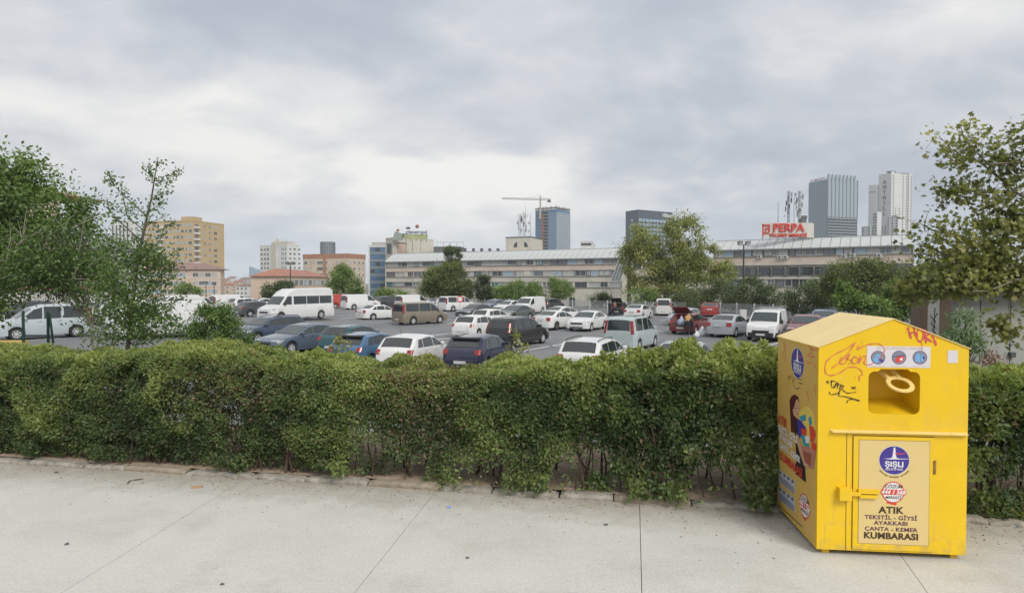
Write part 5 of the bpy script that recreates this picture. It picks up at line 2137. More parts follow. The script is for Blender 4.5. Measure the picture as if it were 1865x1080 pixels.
# slanted glazed stair at the joint
st = MB()
for i, (o0, z0) in enumerate(((0.5, -4), (-3.5, 9.8))):
    pass
a, b = Vector((ray_x(1122) * 180, 180, 0)), Vector((ray_x(1140) * 178, 178, 0))
stair = empty("glazed_stair", (a.x, a.y, ZB))
tag(stair, "slanting glazed stair enclosure at the right end of the long building's left wing", "staircase")
sw = Wall(stair, a, b)
for i in range(3):
    m = MB()
    u0_, u1_ = sw.L * (0.05 + i * 0.3), sw.L * (0.05 + i * 0.3 + 0.28)
    m.add([sw.at(u0_, 3, 3), sw.at(u1_, 3, 3), sw.at(u1_ + .9, 9.6, 0.2), sw.at(u0_ + .9, 9.6, 0.2), sw.at(u0_, 3, 2.8), sw.at(u1_, 3, 2.8), sw.at(u1_ + .9, 9.6, 0.0), sw.at(u0_ + .9, 9.6, 0.0)],
          [(0, 1, 2, 3), (4, 7, 6, 5), (0, 3, 7, 4), (1, 5, 6, 2)])
    m.build("glazing_panel", glass("stair glass", (0.13, 0.145, 0.145), rough=.35, spec=.4), stair)
m = MB()
for i in range(4):
    u = sw.L * (0.04 + 0.3 * i)
    m.tube([sw.at(u, ZB, 3), sw.at(u, 3, 3), sw.at(u + .9, 9.6, 0.2)], 0.11, 5)
m.build("frame", M_steel, stair)
# middle block behind the plane tree linking the wings
root, lf, rt, zt = plan_building("link_block", "part of the grey building glimpsed behind the large plane tree", 1150, 1296, 1304, 186, R(2), 474, M_spangrey, parapet=0.2)
for k in range(3):
    for j in range(7):
        lf.window(1.6 + j * 3.2, zt - 2.0 - k * 3.6, 2.6, 1.8, out=0.03, gl=random.choice([GL_dark, GL_grey]))
# small door/window low in the wall of the left wing
lwl.window(lwl.L * 0.82, -3.6, 1.9, 3.0, fr=M_framed, gl=GL_dark, out=0.02)

# --- arched penthouse
root, lf, rt, zt = plan_building("rooftop_penthouse", "cream rooftop penthouse with twin arched windows and aerials on top, above the long building", 921, 967, 988, 215, R(20), 432, M_cream, parapet=0.25, zb=8, roofm=M_dkgrey)
for u, sgn in ((lf.L * 0.47, -1), (lf.L * 0.70, 1)):
    m = MB()
    pts = [(0, 0), (-1.35 * 1, 0)] if sgn < 0 else [(0, 0), (1.35, 0)]
    arc = [(sgn * 1.35 * math.cos(t), 1.75 * math.sin(t)) for t in np.linspace(0, math.pi / 2, 8)]
    poly = [(0, 0)] + arc
    zc_ = zt - 3.4
    vs = [lf.at(u + x + (0.35 if sgn > 0 else -0.1), zc_ + z, 0.05) for x, z in poly] + [lf.at(u + x + (0.35 if sgn > 0 else -0.1), zc_ + z, 0.0) for x, z in poly]
    n_ = len(poly)
    m.add(vs, [tuple(range(n_)), tuple(range(n_, 2 * n_))[::-1]] + [(i, (i + 1) % n_, n_ + (i + 1) % n_, n_ + i) for i in range(n_)])
    m.build("arched_window", GL_dark, root)
m = MB()
lf.slab(m, lf.L * 0.15, lf.L * .8, zt - 5.2, zt - 4.4, 0, 0.9)
m.add([lf.at(lf.L * .1, zt - 6.4, 2.6), lf.at(lf.L * 1.0, zt - 6.4, 2.6), lf.at(lf.L * .9, zt - 4.5, .6), lf.at(lf.L * .35, zt - 4.2, .6)], [(0, 1, 2, 3)])
m.build("canopy", M_beige, root)


def aerial(label, px, Y, y0, y1, r, n_ant, legs=True, dish=False, name="antenna_mast"):
    b = W(px, y0, Y)
    t = W(px, y1, Y)
    root = empty(name, b)
    tag(root, label, "antenna mast")
    h = t.z - b.z
    m = MB()
    if legs:
        for q in range(3):
            a = 2 * math.pi * q / 3
            m.tube([(r * math.cos(a), r * math.sin(a), 0), (r * math.cos(a), r * math.sin(a), h)], 0.05, 4)
        nz = int(h / 0.9)
        for k in range(nz):
            for q in range(3):
                a, c = 2 * math.pi * q / 3, 2 * math.pi * (q + 1) / 3
                m.tube([(r * math.cos(a), r * math.sin(a), k * h / nz), (r * math.cos(c), r * math.sin(c), (k + 1) * h / nz)], 0.03, 3)
    else:
        m.tube([(0, 0, 0), (0, 0, h)], [r, r * 0.6], 6)
    m.build("mast", M_dkgrey, root)
    for k in range(n_ant):
        a = random.uniform(0, 2 * math.pi)
        z = h * (0.25 + 0.72 * k / max(1, n_ant))
        m = MB()
        if random.random() < 0.35 or dish:
            m.lathe([(0.02, 0), (0.45, 0.05), (0.5, 0.25)], 10, Matrix.Translation((math.cos(a) * (r + .5), math.sin(a) * (r + .5), z)) @ Matrix.Rotation(a, 4, 'Z') @ Matrix.Rotation(R(90), 4, 'Y'))
            m.build("dish", M_frame, root)
        else:
            m.box((math.cos(a) * (r + .4), math.sin(a) * (r + .4), z), (0.22, 0.22, 1.2), a)
            m.tube([(0, 0, z), (math.cos(a) * (r + .45), math.sin(a) * (r + .45), z)], 0.05, 4)
            m.build("antenna", M_steel if random.random() < 0.5 else M_dkgrey, root)
    return root


aerial("taller lattice aerial with a thin tip on the arched penthouse", 954, 216, 430, 388, 0.5, 9)
aerial("shorter lattice aerial left on the arched penthouse", 946, 216, 430, 390, 0.4, 6)
aerial("thin whip mast right on the arched penthouse", 966, 214, 430, 392, 0.08, 2, legs=False)
aerial("whip tip mast standing highest on the arched penthouse", 957, 215.5, 392, 376, 0.06, 1, legs=False)
# --- tower under construction
root, lf, rt, zt = plan_building("unfinished_tower", "unfinished blue glass tower with an open concrete strip and a crane on top", 975, 1013, 1038, 640, R(35), 381, GL_blue, parapet=0)
M_conc2 = mat("raw concrete", (0.30, 0.29, 0.27), rough=0.9, var=0.2, scale=0.2)
M_steelred = mat("site netting red brown", (0.28, 0.13, 0.09), rough=0.9, var=0.25, scale=0.3)
m = MB()
nz = 26
for k in range(nz):
    z = zt - 1.5 - k * 3.4
    lf.slab(m, lf.L * 0.30, lf.L * 0.62, z - 0.5, z + 0.5, 0.0, 0.5)
m.build("open_floor", M_conc2, root)["kind"] = "stuff"
m = MB()
lf.slab(m, lf.L * 0.32, lf.L * 0.60, ZB, zt, 0.0, 0.06)
m.build("open_core", M_void, root)
m = MB()
lf.slab(m, lf.L * 0.30, lf.L * 0.40, ZB, zt - 3, 0.0, 0.7)
m.build("hoist_strip", M_steelred, root)
for (wl, a, b, gm) in ((lf, 0.64, 1.0, glass("tower glass steel blue", (0.16, 0.25, 0.36), rough=.15)), (rt, 0.0, 1.0, glass("tower glass silver", (0.34, 0.40, 0.44), rough=.2))):
    m = MB()
    wl.slab(m, wl.L * a, wl.L * b - .05, ZB, zt - 3.0, 0.0, 0.25)
    m.build("curtain_wall", gm, root)
m = MB()
for k in range(26):
    z = zt - 4 - k * 3.4
    rt.slab(m, 0.1, rt.L - .1, z - 0.12, z + 0.12, 0.25, 0.4)
    lf.slab(m, 0.1, lf.L * .28, z - 0.12, z + 0.12, 0.0, 0.2)
for k in range(7):
    u = 0.3 + k * (rt.L - .6) / 6
    rt.slab(m, u - 0.1, u + 0.1, ZB, zt - 3, 0.26, 0.42)
m.build("mullion", M_steel, root)["kind"] = "stuff"
m = MB()
for wl in (lf, rt):
    for k in range(9):
        u = 0.5 + k * (wl.L - 1) / 8
        wl.slab(m, u - 0.4, u + 0.4, zt - .2, zt + 3.0 + random.uniform(-0.8, 0.6), -1, 0)
    wl.slab(m, 0, wl.L, zt + 1.6, zt + 2.3, -6, 0.2)
m.build("roof_frame", M_conc2, root)
cr_ = empty("tower_crane", W(984, 385, 645))
tag(cr_, "tower crane with a long white jib standing on the unfinished tower", "crane")
kk = 645 / F_PX
m = MB()
m.box((0, 0, 4 * kk), (1.6, 1.6, 36 * kk))
m.build("mast", mat("crane ochre", (0.45, 0.39, 0.33), rough=.6), cr_)
m = MB()
jz = 21 * kk
for dz_, dy_ in ((0, -.7), (0, .7), (1.4, 0)):
    m.tube([(-70 * kk, dy_, jz + dz_ * 0.9 + 0.8), (19 * kk, dy_, jz + dz_ - 0.6)], 0.28, 4)
for i in range(40):
    x0 = (-70 + i * 2.2) * kk
    m.tube([(x0, -.7, jz + .6), (x0 + 1.1 * kk, 0, jz + 1.8), (x0 + 2.2 * kk, .7, jz + .5)], 0.14, 3)
m.build("jib", mat("crane pale", (0.50, 0.47, 0.43), rough=.6), cr_)
m = MB()
m.box((16 * kk, 0, jz - 1.4), (6 * kk, 2.2, 2.6))
m.build("counterweight", M_dkgrey, cr_)
m = MB()
m.tube([(0, 0, jz), (0, 0, jz + 4.0)], 0.5, 4)
m.tube([(0, 0, jz + 4), (-30 * kk, 0, jz + 1.6)], 0.10, 3)
m.tube([(0, 0, jz + 4), (14 * kk, 0, jz + .4)], 0.10, 3)
m.build("tie_bar", M_steel, cr_)
# small white block on the skyline
root, lf, rt, zt = plan_building("roof_block", "small pale block on the skyline between the unfinished tower and the dark glass tower", 1057, 1078, 1083, 300, R(10), 441, M_wht, zb=0)
m = MB()
lf.slab(m, 0.3, lf.L - .3, zt - 1.6, zt - .5, 0, .1)
m.build("louvre", M_dkgrey, root)
# --- dark glass hotel tower
root, lf, rt, zt = plan_building("hotel_tower", "dark blue-grey glass hotel tower with white lettering, behind the big plane tree", 1139, 1162, 1224, 560, R(58), 384, glass("hotel glass dark", (0.055, 0.075, 0.10), rough=.2), parapet=1.0)
M_hot = glass("hotel glass pale", (0.26, 0.34, 0.37), rough=.15)
for k in range(11):
    z = zt - 8.0 - k * 4.0
    m = MB()
    rt.slab(m, 0.5, rt.L - 0.5, z - 1.4, z + 1.2, 0.0, 0.3)
    m.build("window_strip", M_hot if k % 3 else GL_sky, root)
    m = MB()
    lf.slab(m, lf.L * .40, lf.L * .62, z - 1.0, z + 1.2, 0.0, 0.3)
    m.build("window_strip", GL_sky, root)
m = MB()
for k in range(9):
    u = rt.L * (0.1 + 0.1 * k)
    rt.slab(m, u, u + 0.4, -7, zt - 6, 0.1, 0.5)
m.build("mullion", M_dkgrey, root)
p = rt.at(rt.L * 0.83, zt - 2.6, 0.5)
text_obj("lettering", "Hilton", 5.0, M_white, root, p, rt.d, (0, 0, 1), bold=0.12, extrude=0.15)
# --- grey tower with pointed crown
root, lf, rt, zt = plan_building("zigzag_tower", "grey-blue glass tower with a row of pointed gables along its top", 1471, 1505, 1559, 760, R(72), 328, glass("tower glass blue grey", (0.23, 0.30, 0.35), rough=.2), parapet=0)
m = MB()
for k in range(24):
    z = zt - 3 - k * 3.6
    lf.slab(m, 0, lf.L, z - 0.22, z + 0.22, 0, 0.3)
m.build("floor_band", mat("band slate", (0.13, 0.16, 0.19), rough=.5), root)["kind"] = "stuff"
zl_ = zt - 45
for i in range(8):
    m = MB()
    u = rt.L * i / 8
    w = rt.L / 8
    rt.slab(m, u + w * .12, u + w * .88, zl_, zt - 1, 0, 0.9)
    a, b = rt.at(u + w * .05, zt - 4, .9), rt.at(u + w * .95, zt - 4, .9)
    c = rt.at(u + w * .5, zt + 8.0, .2)
    a2, b2 = rt.at(u + w * .05, zt - 4, -3), rt.at(u + w * .95, zt - 4, -3)
    m.add([a, b, c, a2, b2, rt.at(u + w * .5, zt + 7.0, -3)], [(0, 1, 2), (3, 5, 4), (0, 2, 5, 3), (1, 4, 5, 2)])
    m.build("gabled_bay", glass("bay glass", (0.33, 0.40, 0.43), rough=.2), root)
for i in range(9):
    m = MB()
    u = rt.L * i / 8
    rt.slab(m, u - .4, u + .4, zl_, zt + 1, 0, 1.3)
    m.build("fin", mat("fin slate", (0.20, 0.25, 0.28), rough=.5), root)
for k in range(11):
    z = zl_ - 2.5 - k * 3.5
    m = MB()
    rt.slab(m, 0.4, rt.L - .2, z - 1.5, z + .4, 0, 0.08)
    m.build("window_strip", GL_dark, root)
    for i in range(12):
        pass
    m = MB()
    rt.slab(m, 0.2, rt.L, z + .5, z + 1.6, 0, 1.0)
    m.build("balcony", mat("balcony pale grey", (0.30, 0.34, 0.36), rough=.4), root)
m = MB()
for i in range(13):
    u = 0.2 + (rt.L - .4) * i / 12
    rt.slab(m, u - .25, u + .25, -7, zl_, 0.05, 0.8)
m.build("mullion", M_dkgrey, root)
text_obj("lettering", "BOMONTI", 4.2, mat("letters brown", (0.30, 0.20, 0.17), rough=.6), root, lf.at(lf.L * 0.5, zt + 2.4, 0.1), lf.d, (0, 0, 1), bold=0.05, extrude=0.2, sx=1.25)
m = MB()
lf.slab(m, 0, lf.L, zt, zt + .7, -2, 0.3)
m.build("parapet", M_dkgrey, root)
# --- white lettered tower
root, lf, rt, zt = plan_building("residence_tower", "tall stepped white residential tower with vertical ANTHILL lettering", 1598, 1619, 1657, 800, R(72), 316, M_wht, parapet=0.5)
text_v = "ANTHILL"
for i, ch_ in enumerate(text_v):
    text_obj("lettering", ch_, 7.0, M_dkgrey, root, lf.at(lf.L * 0.52, zt - 10 - i * 6.8, 0.3), lf.d, (0, 0, 1), bold=0.15, extrude=0.2)
for i, (u0f, u1f, dz_) in enumerate(((0.0, 0.16, 2.0), (0.84, 1.0, 1.0))):
    m = MB()
    rt.slab(m, rt.L * u0f, rt.L * u1f, ZB, zt + dz_, 0, 1.6)
    m.build("bay", M_wht, root)
cnt = 0
for k in range(29):
    z = zt - 3 - k * 3.45
    for u in np.linspace(rt.L * 0.10, rt.L * 0.95, 6):
        if (u < rt.L * 0.5 and k < 12 and u > rt.L * .2):
            continue
        rt.window(u, z, 1.7, 1.7, fr=M_framed, gl=GL_grey if random.random() < .7 else GL_dark, out=0.05 if 0.17 * rt.L < u < .83 * rt.L else 1.65, bars=0, t=0.15)
        cnt += 1
for k in range(7):
    z = zt - 68 - k * 3.5
    for u in np.linspace(1.5, lf.L - 1.5, 4):
        lf.window(u, z, 1.8, 1.9, fr=M_framed, gl=GL_dark, out=0.05, bars=0, t=.15)
m = MB()
rt.slab(m, rt.L * .05, rt.L * .3, zt + .5, zt + 2.4, -6, -1)
rt.slab(m, rt.L * .02, rt.L * .26, zt + 2.5, zt + 3.3, -7, 0)
rt.slab(m, rt.L * .55, rt.L * .95, zt + .5, zt + 1.6, -6, 0)
m.build("roof_frame", M_dkgrey, root)
for lbl, (a_, b_, c_2, yy, Yd) in (("slightly lower white wing left of the lettered white tower", (1580, 1594, 1599, 337, 815)), ("lowest white and grey step left of the lettered white tower", (1568, 1584, 1590, 412, 790)),
                                   ("grey-sided middle step in front of the lettered white tower", (1588, 1596, 1604, 386, 785)), ("white lower block of windows before the lettered tower", (1614, 1634, 1640, 392, 780))):
    r2, l2, rr2, z2_ = plan_building("residence_block", lbl, a_, b_, c_2, Yd, R(60), yy, M_wht, parapet=0.3)
    for k in range(int((z2_ - 55) / 3.5) if yy < 350 else 12):
        if yy < 350:
            break
        for u in np.linspace(1.5, l2.L - 1.5, max(2, int(l2.L / 4))):
            l2.window(u, z2_ - 3 - k * 3.5, 1.8, 1.8, fr=M_framed, gl=GL_dark, out=0.05, bars=0, t=.15)
    if yy < 350:
        m = MB()
        l2.slab(m, 0.5, l2.L - .5, z2_ - 9, z2_ - 8.2, 0, .3)
        m.build("band", M_dkgrey, r2)
# --- PERPA sign
sb = W(1433, 434, 150)
sg = empty("rooftop_sign", sb)
tag(sg, "large red PERPA lettering on a pale board on the roof of the right wing", "sign")
k1 = 150 / F_PX
M_perpa = mat("sign letter red", (0.62, 0.055, 0.035), rough=.5, var=.05)
M_board = mat("sign board pale", (0.58, 0.56, 0.52), rough=.6, var=.08, scale=.6)
m = MB()
m.box((1.5 * k1 - 0.0, 0.25, 14.5 * k1), (90 * k1, 0.2, 27 * k1))
brd = m.build("board", M_board, sg)
m = MB()
for i in range(7):
    m.box(((-42 + i * 14) * k1, 0.8, 10 * k1), (0.12, 0.12, 30 * k1))
m.build("support", M_steel, sg)
text_obj("lettering", "PERPA", 2.7, M_perpa, sg, (3 * k1, -0.05, 18.5 * k1), (1, 0, 0), (0, 0, 1), bold=0.05, extrude=0.12, sx=1.0)
text_obj("lettering", "TİCARET MERKEZİ", 1.05, M_perpa, sg, (2.5 * k1, -0.05, 5.0 * k1), (1, 0, 0), (0, 0, 1), bold=0.03, extrude=0.08, sx=1.02)
m = MB()
for a, b in (((-45, 3), (-42.5, 25)), ((-45, 22.5), (-31, 25)), ((-33, 10), (-31, 23)), ((-42, 9), (-33, 11)), ((-39, 13), (-37, 19)), ((-37, 17), (-34, 19))):
    m.box2((a[0] * k1, 0.0, a[1] * k1), (b[0] * k1, -0.15, b[1] * k1))
m.build("emblem", M_perpa, sg)
m = MB()
m.box((45 * k1, 0.5, 14 * k1), (10 * k1, 0.6, 26 * k1))
m.build("end_panel", M_cream, sg)
aerial("left of two tall telecom masts with drum antennas behind the PERPA sign", 1436, 153, 406, 348, 0.30, 8, dish=False)
aerial("right of two tall telecom masts with drum antennas behind the PERPA sign", 1456, 153, 406, 348, 0.34, 9)
aerial("thin lightning rod mast left behind the PERPA sign", 1417, 152, 406, 368, 0.07, 0, legs=False)
aerial("slim grey pole between the two telecom masts", 1446, 153, 406, 360, 0.06, 0, legs=False)
root, lf, rt, zt = plan_building("roof_block", "small slate roof room between the telecom masts and the zigzag tower", 1459, 1468, 1474, 165, R(10), 397, mat("slate cladding", (0.16, 0.165, 0.165), rough=.8), zb=9)

# ================================================================== right-hand wall and posts
M_gwall = mat("grey sheet wall", (0.36, 0.37, 0.34), rough=0.6, var=0.05, scale=0.8, dirt=(0.20, 0.21, 0.19), dscale=0.8, damt=0.4)
M_brownp = mat("brown pillar", (0.17, 0.125, 0.095), rough=0.85, var=0.15, scale=3)
M_palep = mat("pale pillar", (0.42, 0.43, 0.44), rough=0.7, var=0.08, scale=3)
GY = 12.5
gb = empty("grey_cabin", (PX(1735, GY), GY, -1.1))
tag(gb, "grey sheet-walled cabin with a dark overhanging eave at the right edge behind the hedge", "building")
o_ = Vector(gb.location)
rel = lambda px, py, Y=GY: W(px, py, Y) - o_
top_z = PZ(512, GY) - o_.z
xs_ = [rel(1735, 540).x, rel(1786, 540).x, rel(1841, 540).x, rel(1930, 540).x, rel(2050, 540).x]
for i in range(4):
    m = MB()
    m.box2((xs_[i] + .01, 0, 0), (xs_[i + 1] - .01, 0.06, top_z))
    m.build("wall_panel", M_gwall, gb)
m = MB()
m.box2((xs_[0], 0.07, 0), (xs_[-1], 0.22, top_z))
m.build("body", M_void, gb)
m = MB()
m.box2((rel(1672, 500).x, -0.55, top_z), (xs_[-1] + 1, 0.5, top_z + 0.28))
m.build("eave", mat("eave brown grey", (0.15, 0.13, 0.12), rough=.85, var=.2), gb)
m = MB()
m.box2((rel(1680, 500).x, -0.45, top_z - 0.16), (xs_[-1] + 1, -0.3, top_z - .002))
m.build("beam", M_brownp, gb)
m = MB()
p = rel(1841, 645)
m.m = 0
m.box2((p.x - .05, -0.07, p.z - .05), (p.x + .05, -0.002, p.z + .045))
m.build("padlock_box", M_dkgrey, gb)
p = rel(1841, 626)
m = MB()
m.lathe([(0.005, 0), (0.035, 0.01), (0.035, 0.03), (0.005, 0.04)], 10, Matrix.Translation((p.x, -0.002, p.z)) @ Matrix.Rotation(R(90), 4, 'X'))
m.build("round_lock", M_steel, gb)
p = rel(1760, 526)
m = MB()
m.box2((p.x - .13, -0.02, p.z - .05), (p.x + .13, -0.002, p.z + .05))
m.build("small_plate", M_navy, gb)
for (a, b, mm, lb) in ((1674, 1690, M_brownp, "brown pillar left of the pale pillar under the dark eave"), (1690.5, 1712, M_palep, "pale painted pillar with black scribbles under the dark eave"), (1713, 1733, M_brownp, "dark brown pillar between the pale pillar and the grey wall")):
    m = MB()
    x0, x1 = PX(a, 12.2), PX(b, 12.2)
    m.box2((x0, 12.2, -1.1), (x1, 12.2 + 0.25, o_.z + top_z - 0.17))
    tag(m.build("pillar", mm), lb, "pillar")
m = MB()
for pts in ([(1694, 575), (1704, 585), (1698, 600), (1708, 612)], [(1708, 570), (1696, 590), (1706, 598)], [(1695, 610), (1710, 625)], [(1703, 560), (1700, 640)], [(1693, 640), (1708, 622), (1705, 650)]):
    p3 = [W(a, b, 12.195) for a, b in pts]
    m.tube(p3, 0.006, 4)
scr = m.build("graffiti_scrawl", M_black)
scr.parent = [o for o in bpy.data.objects if o.name.startswith("pillar") and 'pale painted' in o.get('label', '')][0]
m = MB()
for pts in ([(1768, 640), (1775, 634), (1782, 645), (1772, 655)], [(1785, 650), (1795, 640), (1800, 650)], [(1766, 656), (1784, 660)]):
    p3 = [rel(a, b, GY) + Vector((0, -0.004, 0)) for a, b in pts]
    m.tube(p3, 0.008, 4)
m.build("graffiti_scrawl", M_black, gb)

# ================================================================== distant and mid trees
px_tree("tree", "small olive tree in front of the pink red-roofed building, left", 505, 105, [(505, 530, 24, 16), (522, 525, 14, 12), (490, 535, 12, 10)], 4500, 0.30, G_dark, zb=-3, clumps=70, clump_r=0.7, trunk_r=.15, tshift=.1)
px_tree("tree", "bright green broad-leaved tree in front of the beige apartment block", 625, 100, [(622, 505, 20, 20), (612, 525, 16, 14), (638, 528, 20, 14), (628, 492, 12, 10), (648, 522, 10, 14)], 8000, 0.30, G_mid, zb=-3, clumps=110, clump_r=0.8, trunk_r=.2, tshift=.22)
px_tree("tree", "tiny round tree low beside the yellow block", 358, 110, [(358, 533, 8, 8)], 900, 0.3, G_light, zb=-3, clumps=24, clump_r=0.5, trunk_r=.1)
px_tree("tree", "small pale tree above the white vans left of the slender dark bush", 330, 100, [(333, 528, 14, 10)], 1400, 0.3, G_light, zb=-3, clumps=30, clump_r=0.6, trunk_r=.1)
px_tree("tree", "low light green tree at the foot of the blue glass office", 712, 100, [(698, 538, 14, 10), (722, 538, 20, 10)], 2600, 0.28, G_light, zb=-3, clumps=60, clump_r=0.6, trunk_r=.1, tshift=-.05)
px_tree("tree", "wide dark olive rounded tree before the left wing", 815, 96, [(800, 515, 30, 26), (830, 515, 30, 24), (815, 495, 26, 14), (785, 530, 18, 14), (845, 532, 18, 18)], 22000, 0.26, G_olive, zb=-3, clumps=190, clump_r=0.9, trunk_r=.25, tshift=-.22)
px_tree("tree", "dark flat-topped trimmed tree crown standing above the wide olive tree", 823, 104, [(823, 470, 17, 16), (823, 457, 15, 7), (823, 484, 15, 12)], 8000, 0.22, G_dark, zb=-3, clumps=110, clump_r=0.42, trunk_r=.2, tshift=.05)
px_tree("tree", "dark reddish-green narrow tree right of the wide olive tree", 880, 94, [(880, 520, 15, 18), (882, 540, 16, 12), (878, 508, 9, 8)], 5500, 0.22, G_dark, zb=-3, clumps=80, clump_r=0.5, trunk_r=.15, tshift=-.05)
for i, (px, lst, lb) in enumerate(((915, [(910, 536, 16, 14), (925, 530, 10, 12)], "pale green bushy tree just right of the dark narrow tree"), (942, [(942, 528, 15, 16), (945, 540, 18, 10)], "second pale green tree in the row before the left wing"),
                                   (975, [(972, 530, 14, 14), (982, 538, 14, 10)], "third, smaller pale green tree in the row before the left wing"), (1018, [(1018, 528, 20, 18), (1010, 516, 9, 10), (1035, 530, 10, 12)], "tallest pale green tree at the right end of the row before the left wing"))):
    px_tree("tree", lb, px, 93, lst, 5200, 0.22, G_light, zb=-3, group="pale trees along the fence", clumps=80, clump_r=0.6, trunk_r=.12, tshift=0.0)
px_tree("shrub", "low dark shrub behind the fence at the right end of the left wing", 1095, 90, [(1090, 545, 20, 10), (1100, 540, 12, 8)], 2600, 0.2, G_dark, cat="shrub", zb=-2, clumps=50, clump_r=0.5, trunk_r=.06, tshift=.15)
px_tree("plane_tree", "large loose yellow-green plane tree standing behind the fence in the middle of the view", 1235, 84,
        [(1170, 440, 32, 30), (1240, 430, 40, 30), (1290, 470, 38, 30), (1180, 480, 44, 36), (1240, 480, 55, 36), (1255, 520, 60, 28), (1180, 525, 40, 24), (1310, 490, 26, 22), (1245, 402, 22, 12), (1140, 462, 10, 18)], 46000, 0.27, G_olive, zb=-3, bark=M_plane_bark, clumps=330, clump_r=1.0, trunk_r=.32, gap=0.30, tshift=0.12, bare=14)
px_tree("shrub", "light green sprout of foliage at the foot of the big plane tree", 1172, 80, [(1165, 540, 20, 14), (1185, 538, 12, 12)], 2400, 0.2, G_light, cat="shrub", zb=-2, clumps=40, clump_r=0.5, trunk_r=.06)
px_tree("shrub", "dark green rounded bush behind the fence left of the lamp post", 1295, 74, [(1270, 545, 34, 20), (1310, 535, 26, 26), (1240, 550, 20, 14)], 9000, 0.19, G_dark, cat="shrub", zb=-2, clumps=130, clump_r=0.6, trunk_r=.1, tshift=.12)
px_tree("shrub", "large dark rounded bush behind the fence right of the lamp post", 1370, 70, [(1365, 535, 40, 30), (1400, 542, 26, 24), (1340, 545, 24, 22)], 12000, 0.19, G_dark, cat="shrub", zb=-2, clumps=160, clump_r=0.6, trunk_r=.1, tshift=.02)
px_tree("tree", "bushy olive green tree left of the cabin pillars, taller than the bushes beside it", 1570, 52, [(1560, 505, 50, 34), (1600, 500, 34, 28), (1540, 525, 40, 26), (1585, 530, 50, 26)], 20000, 0.17, G_olive, zb=-1.5, clumps=200, clump_r=0.6, trunk_r=.14, tshift=-.28)
px_tree("shrub", "dark green bush behind the white van's fence, left of the olive tree", 1470, 58, [(1465, 542, 38, 26), (1500, 535, 24, 30), (1445, 550, 20, 18)], 9000, 0.17, G_dark, cat="shrub", zb=-1.5, clumps=130, clump_r=0.5, trunk_r=.1, tshift=.12)
px_tree("shrub", "fresh green broad-leaved shoots rising just beyond the container roof", 1560, 24, [(1548, 545, 22, 20), (1580, 556, 26, 12), (1538, 520, 8, 14), (1600, 560, 22, 12)], 2600, 0.13, G_mid, cat="shrub", zb=-1.1, clumps=60, clump_r=0.22, trunk_r=.04, tshift=.05)
px_tree("shrub", "dense green bush between the olive tree and the brown pillar", 1645, 30, [(1645, 545, 30, 34), (1625, 565, 30, 20), (1660, 520, 20, 20)], 9000, 0.11, G_mid, cat="shrub", zb=-1.1, clumps=140, clump_r=0.35, trunk_r=.06, tshift=-.1)

# ================================================================== VEHICLES
M_tyre = mat("tyre rubber", (0.02, 0.02, 0.021), rough=0.8)
M_rim = mat("alloy rim", (0.36, 0.37, 0.38), rough=0.3, metal=0.6)
M_rimw = mat("silver hubcap", (0.48, 0.49, 0.50), rough=0.35)
M_black = M_black
M_trim = mat("black trim plastic", (0.022, 0.023, 0.025), rough=0.6)
M_cglass = mat("car glass", (0.025, 0.033, 0.035), rough=0.05, spec=0.9, var=0.2, scale=1.5)
M_cglass2 = mat("car windscreen", (0.04, 0.055, 0.055), rough=0.05, spec=0.9, var=0.25, scale=1.2)
M_tail = mat("tail lamp red", (0.27, 0.010, 0.008), rough=0.2, coat=0.5)
M_head = mat("head lamp clear", (0.45, 0.47, 0.48), rough=0.12, spec=0.8)
M_plate = mat("number plate", (0.55, 0.56, 0.57), rough=0.5)
M_chrome = mat("chrome strip", (0.5, 0.5, 0.5), rough=0.15, metal=0.9)


def paint(name, c, rough=0.28):
    return mat("paint " + name, c, rough=rough, var=0.03, scale=1.0, coat=0.5, dirt=tuple(x * 0.7 + 0.03 for x in c), dscale=1.2, damt=0.25)


